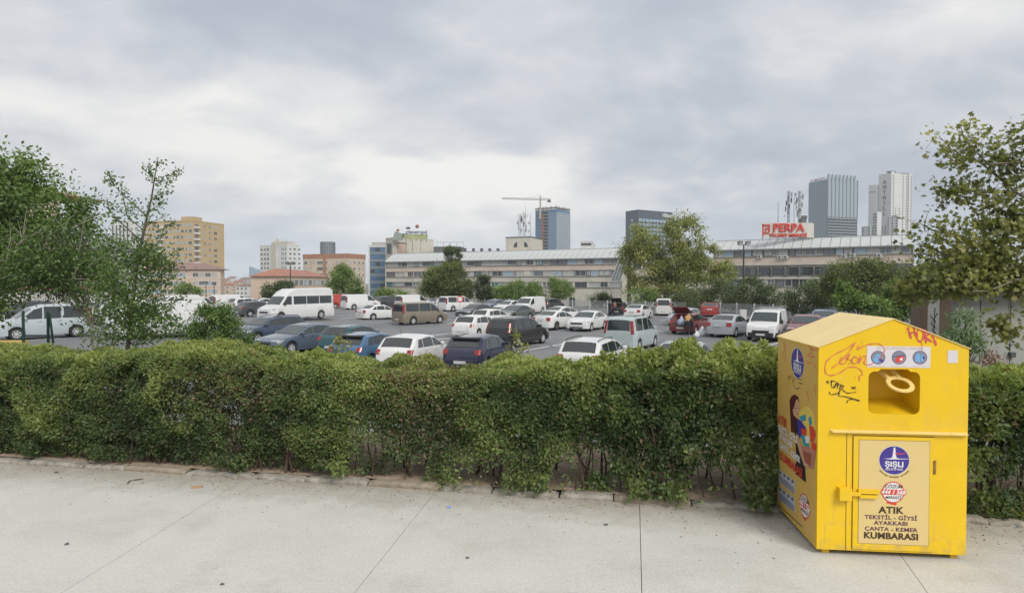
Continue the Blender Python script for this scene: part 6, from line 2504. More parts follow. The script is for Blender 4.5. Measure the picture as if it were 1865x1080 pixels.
KINDS = {
    'sedan': dict(L=4.55, W=1.78, prof=[(2.27, .50), (2.22, .70), (1.9, .80), (1.05, .97), (.25, 1.37), (-.35, 1.455), (-1.0, 1.40), (-1.70, 1.10), (-2.18, 1.06), (-2.26, .82), (-2.275, .5)], ws=(3, 4), rw=(6, 7), belt=(.90, 1.0), wh=(1.38, -1.32, .315),
                  win=[(.92, .05, .22, .02), (-.02, -.92, -.05, -.85), (-.98, -1.42, -.92, -1.08)], k=.30, tl=(.74, .98, .30), seams=(1.0, .0, -.95)),
    'fastback': dict(L=4.86, W=1.86, prof=[(2.43, .50), (2.38, .72), (2.0, .84), (1.15, .98), (.30, 1.38), (-.35, 1.465), (-1.0, 1.42), (-1.95, 1.10), (-2.32, 1.05), (-2.42, .85), (-2.43, .5)], ws=(3, 4), rw=(6, 7), belt=(.91, 1.02), wh=(1.47, -1.37, .33),
                     win=[(1.0, .08, .28, .05), (.0, -.95, -.02, -.92), (-1.0, -1.75, -.97, -1.30)], k=.32, tl=(.76, .98, .34), seams=(1.1, .04, -1.0)),
    'hatch': dict(L=4.05, W=1.73, prof=[(2.02, .50), (1.97, .72), (1.65, .84), (1.02, .98), (.30, 1.37), (-.3, 1.465), (-1.42, 1.40), (-1.80, 1.02), (-1.97, .88), (-2.02, .5)], ws=(3, 4), rw=(6, 7), belt=(.90, 1.0), wh=(1.25, -1.22, .305),
                  win=[(.90, .05, .28, .02), (-.02, -.92, -.05, -.88), (-.98, -1.42, -.94, -1.25)], k=.27, tl=(.78, .96, .22), seams=(.95, .0, -.93)),
    'estate': dict(L=4.45, W=1.76, prof=[(2.22, .50), (2.17, .72), (1.85, .84), (1.12, .98), (.35, 1.38), (-.3, 1.47), (-1.75, 1.43), (-2.08, 1.04), (-2.18, .90), (-2.22, .5)], ws=(3, 4), rw=(6, 7), belt=(.90, 1.0), wh=(1.38, -1.28, .31),
                   win=[(1.0, .08, .32, .05), (.0, -.92, -.02, -.90), (-.98, -1.78, -.96, -1.62)], k=.26, tl=(.72, .98, .24), seams=(1.05, .04, -.94)),
    'suv': dict(L=4.5, W=1.85, prof=[(2.25, .58), (2.2, .85), (1.85, .98), (1.1, 1.10), (.4, 1.56), (-.3, 1.66), (-1.7, 1.60), (-2.08, 1.18), (-2.2, 1.02), (-2.25, .55)], ws=(3, 4), rw=(6, 7), belt=(1.02, 1.12), wh=(1.4, -1.32, .36),
                win=[(1.0, .08, .38, .05), (.0, -.92, -.02, -.90), (-.98, -1.75, -.96, -1.58)], k=.25, tl=(.90, 1.15, .24), seams=(1.05, .04, -.94)),
    'mpv': dict(L=4.2, W=1.82, prof=[(2.1, .55), (2.05, .82), (1.75, .96), (1.28, 1.08), (.62, 1.64), (.1, 1.80), (-1.85, 1.81), (-2.0, 1.68), (-2.09, 1.08), (-2.1, .5)], ws=(3, 4), rw=(7, 8), belt=(1.03, 1.08), wh=(1.3, -1.3, .32),
                win=[(1.12, .22, .55, .20), (.14, -.62, .12, -.60), (-.74, -1.72, -.74, -1.68)], k=.16, tl=(.95, 1.62, .14), seams=(1.1, .18, -.68)),
    'lodgy': dict(L=4.5, W=1.76, prof=[(2.25, .52), (2.2, .76), (1.9, .90), (1.30, 1.03), (.60, 1.52), (.0, 1.66), (-1.7, 1.62), (-1.9, 1.52), (-2.16, 1.05), (-2.25, .5)], ws=(3, 4), rw=(7, 8), belt=(.98, 1.05), wh=(1.42, -1.38, .32),
                  win=[(1.12, .22, .52, .20), (.14, -.72, .12, -.70), (-.82, -1.78, -.82, -1.55)], k=.22, tl=(.88, 1.36, .16), seams=(1.1, .18, -.77)),
    'cargo': dict(L=4.4, W=1.83, prof=[(2.2, .55), (2.15, .84), (1.85, .98), (1.35, 1.12), (.66, 1.70), (.15, 1.83), (-1.95, 1.85), (-2.1, 1.74), (-2.19, 1.08), (-2.2, .5)], ws=(3, 4), rw=(7, 8), belt=(1.05, 1.10), wh=(1.38, -1.38, .32),
                  win=[(1.2, .22, .60, .20)], k=.15, tl=(.95, 1.5, .14), seams=(1.15, .18, -.80)),
    'midvan': dict(L=4.95, W=1.94, prof=[(2.47, .58), (2.42, .92), (2.1, 1.06), (1.68, 1.18), (.98, 1.78), (.5, 1.94), (-2.25, 1.95), (-2.38, 1.82), (-2.46, 1.12), (-2.475, .5)], ws=(3, 4), rw=(7, 8), belt=(1.12, 1.16), wh=(1.55, -1.45, .34),
                   win=[(1.52, .55, .92, .52)], k=.13, tl=(.95, 1.65, .14), seams=(1.5, .50, -.70)),
    'midbus': dict(L=4.85, W=1.91, prof=[(2.42, .58), (2.37, .90), (2.05, 1.04), (1.60, 1.16), (.90, 1.74), (.45, 1.89), (-2.2, 1.90), (-2.33, 1.78), (-2.41, 1.12), (-2.425, .5)], ws=(3, 4), rw=(7, 8), belt=(1.10, 1.14), wh=(1.50, -1.42, .34),
                   win=[(1.45, .55, .86, .52), (.46, -.72, .44, -.72), (-.82, -2.12, -.82, -2.10)], k=.13, tl=(1.0, 1.72, .14), seams=(1.42, .50, -.77)),
    'minibus': dict(L=6.6, W=2.06, prof=[(3.3, .62), (3.25, .98), (2.9, 1.14), (2.45, 1.30), (1.85, 2.02), (1.45, 2.40), (.9, 2.64), (-2.9, 2.70), (-3.15, 2.55), (-3.28, 1.20), (-3.3, .5)], ws=(3, 4), rw=(8, 9), belt=(1.30, 1.34), wh=(2.35, -1.75, .36),
                    win=[(2.22, 1.30, 1.68, 1.28), (1.10, -.20, 1.10, -.20), (-.26, -1.55, -.26, -1.55), (-1.61, -2.95, -1.61, -2.95)], k=.07, tl=(1.0, 1.7, .14), seams=(2.25, 1.22, -.10), wtop=2.02),
}

_wheel = {}


def wheel_meshes(r, silver):
    key = (round(r, 3), silver)
    if key in _wheel:
        return _wheel[key]
    RX = Matrix.Rotation(R(90), 4, 'X')
    m = MB()
    m.lathe([(r * .62, -.10), (r * .93, -.10), (r, -.075), (r, .075), (r * .93, .10), (r * .62, .10)], 22, RX, closed=True)
    o = m.build("tyre", M_tyre, smooth=True)
    ty = o.data
    bpy.data.objects.remove(o)
    m = MB()
    m.m = 1
    m.lathe([(r * .63, -.05), (r * .63, .05)], 22, RX)
    m.m = 0
    for s_ in (-1, 1):
        vs = []
        y = .088 * s_
        m.lathe([(r * .55, y - .008), (r * .64, y - .012), (r * .64, y + .008), (r * .55, y + .008)], 22, RX, closed=True)
        m.lathe([(r * .16, y - .01), (r * .14, y + .012)], 10, RX)
        n_ = 7 if silver else 5
        for k in range(n_):
            a = 2 * math.pi * k / n_
            m.box((math.cos(a) * r * .35, y, math.sin(a) * r * .35), (r * .46, .016, r * (.17 if silver else .12)), M=Matrix.Rotation(-a, 3, 'Y'))
    o = m.build("rim", [M_rimw if silver else M_rim, M_trim])
    rm = o.data
    bpy.data.objects.remove(o)
    _wheel[key] = (ty, rm)
    return _wheel[key]


def vehicle(kind, pm, name="parked_car", glassm=None, bumper=None, rails=False, antenna=False, spoiler=None, open_gate=False, side_dark=False, rack=False, silver=True, extra_seam=True, pillar=False, rear_glass=True, taxi=False, badge=None, no_front_glass=False):
    K = KINDS[kind]
    L, Wd, P = K['L'], K['W'], K['prof']
    px_, pz_ = [p[0] for p in P], [p[1] for p in P]
    zr = lambda x: float(np.interp(-x, [-a for a in px_], pz_))
    b0, b1 = K['belt']
    belt = lambda x: min(b0 + (b1 - b0) * (L / 2 - x) / L, zr(x) - .03)
    xf, xr_, r = K['wh']
    ra = r + .055

    def half(x):
        d = L / 2 - abs(x)
        if d > .75:
            f = 1.0
        else:
            t = 1 - d / .75
            f = 1 - 0.13 * t ** 2.2
        return Wd / 2 * f

    def low(x):
        z = .22 + (0.06 if abs(x) > L / 2 - .25 else 0)
        for xw in (xf, xr_):
            dx = abs(x - xw)
            if dx < ra:
                z = max(z, r + math.sqrt(max(0, ra * ra - dx * dx)) * .98)
        return z

    k = K['k']

    def sec(x):
        w, zt, zb, zl = half(x), zr(x), belt(x), low(x)
        wb = w * .955
        zm = max(zl + .03, min(.55, zb - .06))
        z4 = max(zb + .01, zt - .07)
        y4 = wb - k * max(0, z4 - zb)
        p = [(w * .95, zl), (w * .995, max(zl + .015, min(zl + .16, zm - .01))), (w, zm), (w * .99, max(zm + .01, zb - .09)), (wb, zb), (y4, z4), (y4 - .09, max(z4 + .008, zt - .012)), (y4 * .5, zt + .006), (0, zt + .012)]
        return p

    xs_ = set([L / 2, -L / 2] + [round(v, 4) for v in px_])
    for xw in (xf, xr_):
        for t in np.linspace(0, math.pi, 11):
            xs_.add(round(xw + ra * math.cos(t), 4))
    for v in np.linspace(-L / 2, L / 2, 24):
        xs_.add(round(float(v), 4))
    for d in (.05, .12, .22, .4, .6):
        xs_.add(round(L / 2 - d, 4))
        xs_.add(round(-L / 2 + d, 4))
    xs_ = sorted(x for x in xs_ if -L / 2 <= x <= L / 2)
    # drop near-duplicates
    XS = [xs_[0]]
    for x in xs_[1:]:
        if x - XS[-1] > .006:
            XS.append(x)
    root = empty(name, (0, 0, 0))
    m = MB()
    vs, fs = [], []
    n9 = 9
    for x in XS:
        s_ = sec(x)
        ring_ = [(x, y, z) for y, z in s_] + [(x, -y, z) for y, z in reversed(s_[:-1])]
        vs += ring_
    nr = 2 * n9 - 1
    for i in range(len(XS) - 1):
        for j in range(nr - 1):
            a = i * nr + j
            fs.append((a, a + 1, a + nr + 1, a + nr))
        a = i * nr
        fs.append((a + nr - 1, a, a + nr, a + 2 * nr - 1))     # underside
    fs.append(tuple(range(nr))[::-1])
    fs.append(tuple((len(XS) - 1) * nr + j for j in range(nr)))
    m.add(vs, fs)
    # flip so normals face out
    body = m.build("body", pm, root, smooth=True, angle=32)
    bm = bmesh.new()
    bm.from_mesh(body.data)
    bmesh.ops.recalc_face_normals(bm, faces=bm.faces)
    bm.to_mesh(body.data)
    bm.free()
    body.data.set_sharp_from_angle(angle=R(32))
    # dark underbody / wheel wells
    m = MB()
    m.box((0, 0, .42), (L * .86, Wd * .86, .34))
    m.build("underbody", M_trim, root)
    g = glassm or M_cglass

    def side_y(x, z):
        s_ = sec(x)
        for (y0, z0), (y1, z1) in zip(s_[:-1], s_[1:]):
            if z0 <= z <= z1 + 1e-6:
                return y0 + (y1 - y0) * (z - z0) / max(1e-6, z1 - z0)
        return s_[5][0]

    def side_quad(mb, x0b, x1b, x0t, x1t, zb0, zt0, off, sgn, nx=5):
        vs, fs = [], []
        for i in range(nx + 1):
            t = i / nx
            xb, xt = x0b + (x1b - x0b) * t, x0t + (x1t - x0t) * t
            za, zc_ = zb0(xb), zt0(xt)
            for q in range(3):
                f = q / 2
                x, z = xb + (xt - xb) * f, za + (zc_ - za) * f
                vs.append((x, sgn * (side_y(x, z) + off), z))
        for i in range(nx):
            for q in range(2):
                a = i * 3 + q
                fs.append((a, a + 3, a + 4, a + 1))
        mb.add(vs, fs)

    wt_ = K.get('wtop')
    for i, (a, b, c, d) in enumerate(K['win']):
        for sgn in (1, -1):
            m = MB()
            side_quad(m, a, b, c, d, lambda x: belt(x) + .025, lambda x: (wt_ if wt_ else zr(x) - .10), .010, sgn)
            m.build("side_window", g, root)
    # windscreen and rear window on the profile
    def top_glass(nm, i, j, f0, f1, gm, wid=.985):
        (xa, za), (xb, zb) = P[i], P[j]
        m = MB()
        vs, fs = [], []
        nn = 4
        d = Vector((xb - xa, 0, zb - za)).normalized()
        nrm = Vector((-d.z, 0, d.x)) if d.x < 0 else Vector((d.z, 0, -d.x))
        if nrm.z < 0:
            nrm = -nrm
        for q in range(nn + 1):
            f = f0 + (f1 - f0) * q / nn
            x, z = xa + (xb - xa) * f, za + (zb - za) * f
            s_ = sec(x)
            yy = s_[6][0] * wid
            for y, dz_ in ((-yy, -.012), (-s_[7][0], .006), (0, .012), (s_[7][0], .006), (yy, -.012)):
                vs.append((x + nrm.x * .012, y, z + dz_ + nrm.z * .012))
        for q in range(nn):
            for j_ in range(4):
                a = q * 5 + j_
                fs.append((a, a + 1, a + 6, a + 5))
        m.add(vs, fs)
        return m.build(nm, gm, root)

    top_glass("windscreen", *K['ws'], .06, .96, M_cglass2)
    if rear_glass and not open_gate:
        top_glass("rear_window", *K['rw'], .06, .94, g, .93)
    # lights
    rear_pts = P[K['rw'][0]:]
    xrear = lambda z: float(np.interp(z, [p[1] for p in reversed(rear_pts)], [p[0] for p in reversed(rear_pts)]))
    z0, z1, tw = K['tl']
    for sgn in (1, -1):
        m = MB()
        vs = []
        for z in (z0, z1):
            x = xrear(z)
            yo = side_y(min(x + .14, L / 2), min(z, zr(x + .14) - .02)) + .012
            yi = yo - tw
            for (xx, y) in ((x - .022, yi), (x - .018, yo - .05), (x + .03, yo), (x + .10, yo - .0), (x + .10, yi), (x + .03, yi)):
                vs.append((xx, sgn * y, z))
        m.add(vs, [(0, 1, 2, 3, 4, 5), (6, 11, 10, 9, 8, 7)] + [(q, (q + 1) % 6 + 0, (q + 1) % 6 + 6, q + 6) for q in range(6)])
        m.build("tail_light", M_tail, root)
        m = MB()
        zh0 = P[1][1] - .08
        zh1 = zh0 + .15
        vs = []
        for z, dx in ((zh0, 0), (zh1, -.08)):
            x = P[1][0] + dx
            yo = half(x - .25) + .008
            for (xx, y) in ((x + .012, yo - .46), (x - .03, yo - .12), (x - .13, yo - .02), (x - .40, yo), (x - .40, yo - .3), (x - .05, yo - .46)):
                vs.append((xx, sgn * y, z))
        m.add(vs, [(0, 1, 2, 3, 4, 5), (6, 11, 10, 9, 8, 7)] + [(q, (q + 1) % 6, (q + 1) % 6 + 6, q + 6) for q in range(6)])
        m.build("headlight", M_head, root)
    # bumpers
    bmt = bumper or pm
    for e in (1, -1):
        m = MB()
        x = e * L / 2
        h = half(L / 2)
        poly = [(x - e * .45, -Wd / 2 - .008), (x - e * .16, -Wd / 2 * .975), (x + e * .035, -h * .86), (x + e * .055, 0), (x + e * .035, h * .86), (x - e * .16, Wd / 2 * .975), (x - e * .45, Wd / 2 + .008)]
        if e > 0:
            pass
        m.prism(poly if e < 0 else poly, .24, .53)
        m.build("bumper", bmt, root)
        m = MB()
        m.box((x + e * .062, 0, .42 if e > 0 else (.47 if kind in ('hatch', 'mpv', 'lodgy', 'midvan', 'midbus', 'cargo') else .80)), (.012, .52, .115))
        m.build("number_plate", M_plate, root)
    m = MB()
    m.box((L / 2 - .005, 0, .60 if kind not in ('midvan', 'midbus', 'minibus') else .72), (.05, Wd * .52, .13))
    m.box((L / 2 + .03, 0, .31), (.06, Wd * .58, .09))
    m.build("grille", M_trim, root)
    # door lines, handles, mirrors
    m = MB()
    for x in K['seams']:
        for sgn in (1, -1):
            side_quad(m, x, x - .014, x, x - .014, lambda v: max(.27, low(v) + .01), lambda v: belt(v) + .01, .004, sgn, nx=1)
    m.build("door_seam", M_trim, root)
    for x in K['seams'][1:]:
        for sgn in (1, -1):
            m = MB()
            z = belt(x) - .10
            m.box((x + .14, sgn * (side_y(x, z) + .015), z), (.17, .025, .028))
            m.build("door_handle", pm, root)
    xm = K['win'][0][0] - .18
    for sgn in (1, -1):
        m = MB()
        hh = .20 if kind in ('midvan', 'midbus', 'minibus', 'cargo') else .13
        m.lathe([(.02, -.10), (.07, -.08), (.09, 0), (.06, .07), (.02, .08)], 8, Matrix.Translation((xm, sgn * (Wd / 2 + .06), belt(xm) + .08)) @ Matrix.Rotation(R(90), 4, 'X') @ Matrix.Diagonal((.75, hh / .13, 1, 1)))
        m.build("mirror", pm if kind not in ('midvan', 'cargo', 'minibus') else M_trim, root, smooth=True)
    # wheels
    ty, rm = wheel_meshes(r, silver)
    for xw in (xf, xr_):
        for sgn in (1, -1):
            wnode = link("wheel", ty, root, (xw, sgn * (Wd / 2 - .125), r))
            rim = link("rim", rm, wnode)
    if rails:
        for sgn in (1, -1):
            m = MB()
            xa, xb = .1, -L / 2 + .55
            s_ = sec(0)
            y = s_[6][0] - .02
            pts = [(xa, sgn * y, zr(xa) + .0), (xa - .12, sgn * y, zr(xa - .12) + .05), ((xa + xb) / 2, sgn * y, zr((xa + xb) / 2) + .055), (xb + .12, sgn * y, zr(xb + .12) + .05), (xb, sgn * y, zr(xb))]
            m.tube(pts, .018, 6)
            m.build("roof_rail", M_trim, root)
    if antenna:
        m = MB()
        xa = -L / 2 + .75
        m.tube([(xa, 0, zr(xa)), (xa - .14, 0, zr(xa) + .42)], .006, 4)
        m.build("antenna", M_trim, root)
    if spoiler:
        i = K['rw'][0]
        m = MB()
        x, z = P[i]
        y = sec(x)[6][0] * .95
        m.add([(x + .12, -y, z + .015), (x + .12, y, z + .015), (x - .20, y * .95, z - .01), (x - .20, -y * .95, z - .01), (x + .12, -y, z - .03), (x + .12, y, z - .03), (x - .20, y * .95, z - .05), (x - .20, -y * .95, z - .05)],
              [(0, 1, 2, 3), (7, 6, 5, 4), (3, 2, 6, 7), (0, 3, 7, 4), (1, 5, 6, 2)])
        m.build("spoiler", spoiler, root)
    if rack:
        m = MB()
        for x in (.1, -.7, -1.5):
            m.box((x, 0, zr(x) + .09), (.05, Wd * .7, .04))
        for sgn in (1, -1):
            m.tube([(.2, sgn * Wd * .33, zr(0) + .10), (-1.7, sgn * Wd * .33, zr(0) + .10)], .02, 5)
        m.build("roof_rack", M_steel, root)
    if open_gate:
        i = K['rw'][0]
        x, z = P[i]
        y = sec(x)[6][0] * .95
        m = MB()
        xo = xrear(.75) - .028
        m.add([(x - .02, -y * .92, z - .05), (x - .02, y * .92, z - .05), (xo, y * .95, .72), (xo, -y * .95, .72)], [(0, 1, 2, 3)])
        bo = m.build("boot_shade", M_void, root)  # dark sheet over the closed body, painting the shade inside the boot
        bo.location = (-0.02, 0, 0.005)
        m = MB()
        up = Vector((-.80, 0, .50))
        q0 = Vector((x + .02, 0, z + .03))
        nr_ = Vector((.50, 0, .80)).normalized() * .05
        def gp_(u, s__, o):
            return q0 + up * u + Vector((0, s__ * y * (1.0 if u < .6 else .92), 0)) + nr_ * o
        for a, b in ((0, 1), ):
            m.add([gp_(0, -1, 0), gp_(0, 1, 0), gp_(.6, 1, .6), gp_(.6, -1, .6), gp_(1.0, .95, -.6), gp_(1.0, -.95, -.6), gp_(0, -1, 1), gp_(0, 1, 1), gp_(.6, 1, 1.6), gp_(.6, -1, 1.6), gp_(1.0, .95, .6), gp_(1.0, -.95, .6)],
                  [(0, 1, 2, 3), (3, 2, 4, 5), (6, 9, 8, 7), (9, 11, 10, 8), (0, 3, 9, 6), (3, 5, 11, 9), (1, 7, 8, 2), (2, 8, 10, 4), (5, 4, 10, 11)])
        m.build("tailgate", pm, root)
        for sgn in (1, -1):
            m = MB()
            m.tube([(x - .08, sgn * y * .88, z - .25), tuple(gp_(.5, sgn * .88, 0))], .012, 5)
            m.build("gas_strut", M_trim, root)
    return root


P_white = paint("white", (0.66, 0.66, 0.65))
P_whitew = paint("warm white", (0.60, 0.59, 0.56))
P_silver = paint("silver", (0.34, 0.36, 0.38))
P_silverb = paint("pale silver blue", (0.42, 0.47, 0.50))
P_green = paint("silver green", (0.40, 0.46, 0.46))
P_slate = paint("slate blue", (0.085, 0.115, 0.155), .22)
P_dkblue = paint("dark blue", (0.045, 0.065, 0.11), .22)
P_navy = paint("navy", (0.020, 0.022, 0.050), .2)
P_blue = paint("mid blue", (0.055, 0.13, 0.24), .25)
P_teal = paint("dark teal", (0.012, 0.07, 0.085), .25)
P_black = paint("anthracite", (0.018, 0.018, 0.018), .25)
P_dkgrey = paint("dark grey", (0.06, 0.065, 0.07), .25)
P_red = paint("dark red", (0.15, 0.013, 0.014), .25)
P_bred = paint("bright red", (0.30, 0.03, 0.022), .25)
P_beige = paint("beige brown", (0.20, 0.17, 0.125), .28)
P_vred = paint("van red", (0.42, 0.05, 0.035), .3)

GR = "cars parked in the car park"
cars = [
    # kind, paint, px, Y, bearing, label, category, options
    ('fastback', P_slate, 550, 32.5, 210, "slate blue-grey fastback saloon facing left, directly behind the hedge", "car", dict()),
    ('estate', P_dkblue, 488, 36.2, 210, "dark blue estate car facing left, beside the slate fastback saloon", "car", dict(rails=True)),
    ('minibus', P_white, 541, 53.5, 213, "high-roofed white minibus with dark side windows", "minibus", dict(name="minibus")),
    ('hatch', P_teal, 646, 32.0, 22, "dark teal hatchback mostly hidden between the slate saloon and the blue hatchback", "car", dict()),
    ('hatch', P_blue, 674, 27.2, 20, "blue hatchback with a black rear spoiler and aerial, behind the hedge", "car", dict(spoiler=M_trim, antenna=True)),
    ('hatch', P_white, 757, 26.2, 18, "white hatchback seen from behind, between the blue and the navy hatchbacks at the hedge", "car", dict(antenna=True)),
    ('hatch', P_navy, 876, 26.2, 21, "navy blue hatchback with red tail lights, nearest the hedge in the middle", "car", dict(spoiler=M_trim, antenna=True)),
    ('estate', P_white, 1086, 24.4, 26, "white estate car with black roof rails, behind the hedge below the silver-green people carrier", "car", dict(rails=True)),
    ('mpv', P_green, 1152, 34.0, 31, "silver-green people carrier with tall red tail lights", "car", dict(rails=True)),
    ('sedan', P_silverb, 1248, 23.2, 24, "pale silver car, only its roof showing over the hedge right of the people carrier", "car", dict()),
    ('lodgy', P_black, 944, 36.0, 33, "black people carrier parked in the middle of the car park", "car", dict()),
    ('hatch', P_white, 870, 41.5, 28, "white hatchback just left of the black people carrier", "car", dict()),
    ('hatch', P_white, 897, 51.0, 36, "white hatchback whose curved roof shows behind the black people carrier", "car", dict()),
    ('sedan', P_dkgrey, 866, 63.5, 216, "dark grey saloon facing left behind the two white hatchbacks", "car", dict()),
    ('sedan', paint("grey green", (0.09, 0.11, 0.10)), 938, 60.0, 216, "grey-green saloon behind the black people carrier's roof", "car", dict()),
    ('sedan', P_white, 1015, 48.5, 38, "white saloon with slim red tail lights, right of the black people carrier", "car", dict(silver=False)),
    ('sedan', P_white, 1026, 57.0, 42, "white saloon partly hidden behind the other white saloon right of the black people carrier", "car", dict()),
    ('sedan', P_white, 1071, 47.5, 209, "white saloon facing the camera with a dark grille, left of the silver-green people carrier", "car", dict()),
    ('sedan', P_white, 1163, 62.0, 28, "white saloon seen from behind, near the fence above the people carrier", "car", dict()),
    ('hatch', P_black, 1127, 69.0, 18, "black car with its tailgate wide open near the fence", "car", dict(open_gate=True)),
    ('cargo', P_whitew, 1209, 69.0, 14, "cream-white small van seen square from behind by the fence", "van", dict(name="parked_van")),
    ('hatch', P_red, 1258, 44.5, 36, "dark red hatchback with its tailgate raised and people loading it", "car", dict(open_gate=True)),
    ('hatch', P_silver, 1246, 52.5, 214, "silver car facing left, hidden behind the dark red hatchback", "car", dict()),
    ('sedan', P_bred, 1293, 66.0, 18, "bright red car by the fence behind the silver saloon", "car", dict()),
    ('sedan', P_silver, 1330, 42.0, 38, "silver saloon between the dark red hatchback and the white van", "car", dict()),
    ('cargo', P_white, 1399, 38.8, 213, "white panel van with black bumper and a roof rack, facing the camera", "van", dict(name="parked_van", bumper=M_trim, rack=True)),
    ('sedan', P_red, 1470, 38.0, 212, "dark red car half hidden behind the container's roof, right of the white van", "car", dict()),
    ('sedan', paint("dusty blue", (0.16, 0.20, 0.30)), 1502, 45.0, 212, "dusty blue car just showing above the container's roof", "car", dict()),
    ('suv', P_dkgrey, 1003, 79.0, 34, "dark grey off-roader by the fence, right of the white van with the dark grille", "car", dict()),
    ('midvan', P_white, 965, 73.0, 211, "white van with a dark grille facing the camera by the fence", "van", dict(name="parked_van")),
    ('sedan', P_white, 926, 75.5, 213, "white saloon near the fence, immediately left of the white van with the dark grille", "car", dict()),
    ('sedan', paint("pale blue grey", (0.17, 0.20, 0.26)), 897, 80.0, 213, "blue-grey saloon by the fence behind the dark grey saloon", "car", dict()),
    ('midbus', P_white, 833, 79.0, 46, "white crew van facing right near the fence, right of the beige minivan", "van", dict(name="parked_van")),
    ('midbus', P_beige, 765, 54.5, 44, "beige-brown minivan with dark windows, facing right", "van", dict(name="parked_van")),
    ('sedan', P_white, 692, 60.0, 44, "white saloon facing right, left of the beige-brown minivan", "car", dict()),
    ('midvan', P_white, 657, 81.0, 48, "long white cargo van facing right behind the white saloon", "van", dict(name="parked_van")),
    ('midvan', P_vred, 622, 87.0, 46, "red van showing between the white minibus and the white cargo van", "van", dict(name="parked_van")),
    ('suv', P_dkgrey, 707, 89.5, 46, "dark grey-green people carrier behind the white saloon's roof", "car", dict()),
    ('midvan', P_white, 752, 84.0, 44, "white van whose roof shows above the beige-brown minivan", "van", dict(name="parked_van")),
    ('hatch', P_silverb, 806, 87.0, 44, "pale car between the beige minivan and the white crew van", "car", dict()),
    ('hatch', P_dkgrey, 470, 59.0, 40, "dark hatchback with red tail light left of the white minibus", "car", dict()),
    ('suv', P_white, 452, 68.0, 38, "white off-roader seen from behind, left of the dark hatchback by the minibus", "car", dict()),
    ('midvan', P_white, 424, 75.0, 44, "white van with dark rear window beyond the bushy shrub", "van", dict(name="parked_van")),
    ('sedan', P_white, 486, 82.0, 44, "white car just visible over the bonnet of the white minibus", "car", dict()),
    ('cargo', P_white, 358, 62.0, 18, "white small van with dark rear glass and red tail light behind the big shrub", "van", dict(name="parked_van")),
    ('midvan', P_white, 318, 66.0, 214, "white van in the back row behind the nearest white van", "van", dict(name="parked_van")),
    ('midvan', P_white, 290, 34.5, 216, "large white van close behind the slender young tree", "van", dict(name="parked_van")),
    ('mpv', P_silverb, 78, 33.5, 222, "pale silver people carrier facing left at the left edge of the car park", "car", dict(bumper=None)),
    ('suv', P_dkgrey, 44, 50.0, 226, "dark grey off-roader behind the pale silver people carrier", "car", dict()),
    ('cargo', P_white, 205, 46.0, 214, "white small van hidden behind the slender young tree and the loose olive tree", "van", dict(name="parked_van")),
    ('hatch', P_white, 150, 57.0, 214, "white hatchback glimpsed through the trees behind the pale silver people carrier", "car", dict()),
]
PLACED = []
for kind, pm_, px, Y, brg, lb, cat_, opt in cars:
    nm = opt.pop('name', 'parked_car')
    o = vehicle(kind, pm_, name=nm, **opt)
    X = PX(px, Y)
    o.location = (X, Y, lot_z(X, Y) + .006)
    o.rotation_euler = (0, 0, R(90 - brg))
    tag(o, lb, cat_, GR)
    PLACED.append((lb, X, Y, brg, KINDS[kind]['L'], KINDS[kind]['W']))

# ================================================================== FENCE
FP = [Vector((-34, 94, 0)), Vector((-2.4, 87.5, 0)), Vector((22, 70.5, 0)), Vector((30.5, 50, 0)), Vector((33, 30, 0))]
M_fence = mat("fence wire grey", (0.30, 0.32, 0.32), rough=.6)
fence = empty("mesh_fence", (FP[1].x, FP[1].y, -1.1))
tag(fence, "grey wire mesh fence with pale posts along the far side of the car park", "fence")
PWID = 2.5
mp_ = MB()
for i in range(31):
    x = PWID * i / 30
    mp_.box2((x - .011, -.008, .08), (x + .011, .008, 1.30))
for z in (.08, .40, .72, 1.02, 1.30):
    mp_.box2((0, -.012, z - .014), (PWID, .012, z + .014))
tmp = mp_.build("mesh_panel", M_fence)
pmesh = tmp.data
bpy.data.objects.remove(tmp)
pp_ = MB()
pp_.box2((-.06, -.05, 0), (.06, .05, 1.42))
tmp = pp_.build("post", mat("fence post pale", (0.50, 0.52, 0.52), rough=.6))
post_me = tmp.data
bpy.data.objects.remove(tmp)
for a, b in zip(FP[:-1], FP[1:]):
    d = (b - a)
    n_ = int(d.length / PWID)
    d.normalize()
    rz = math.atan2(d.y, d.x)
    for i in range(n_):
        p = a + d * (PWID * i)
        z = lot_z(p.x, p.y) - 0.0
        loc = (p.x - FP[1].x, p.y - FP[1].y, z + 1.1)
        o = link("mesh_panel", pmesh, fence, loc, rz)
        o = link("post", post_me, fence, (loc[0] - d.y * -.05, loc[1] - d.x * .05, loc[2]), rz)

# ================================================================== LAMP POSTS, SIGN, POSTS
M_pole = mat("pole dark green", (0.035, 0.045, 0.042), rough=.6)


def lamp_post(label, px, Y, ytop, zb=None, heads=1, r=.09):
    zb = lot_z(PX(px, Y), Y) if zb is None else zb
    root = empty("lamp_post", (PX(px, Y), Y, zb))
    tag(root, label, "lamp post")
    h = PZ(ytop, Y) - zb
    m = MB()
    m.tube([(0, 0, 0), (0, 0, h)], [r, r * .6], 8)
    m.build("pole", M_pole, root)
    m = MB()
    m.box((0, 0, h), (.9 if heads > 1 else .5, .08, .08))
    m.build("bracket", M_pole, root)
    for s_ in ([-.45, .45] if heads > 1 else [0.0]):
        m = MB()
        m.m = 0
        m.box((s_, -.1, h + .2), (.55, .35, .38), M=Matrix.Rotation(R(-20), 3, 'X'))
        m.m = 1
        m.box((s_, -.29, h + .14), (.46, .03, .28), M=Matrix.Rotation(R(-20), 3, 'X'))
        m.build("lamp_head", [M_dkgrey, M_steel], root)
    return root


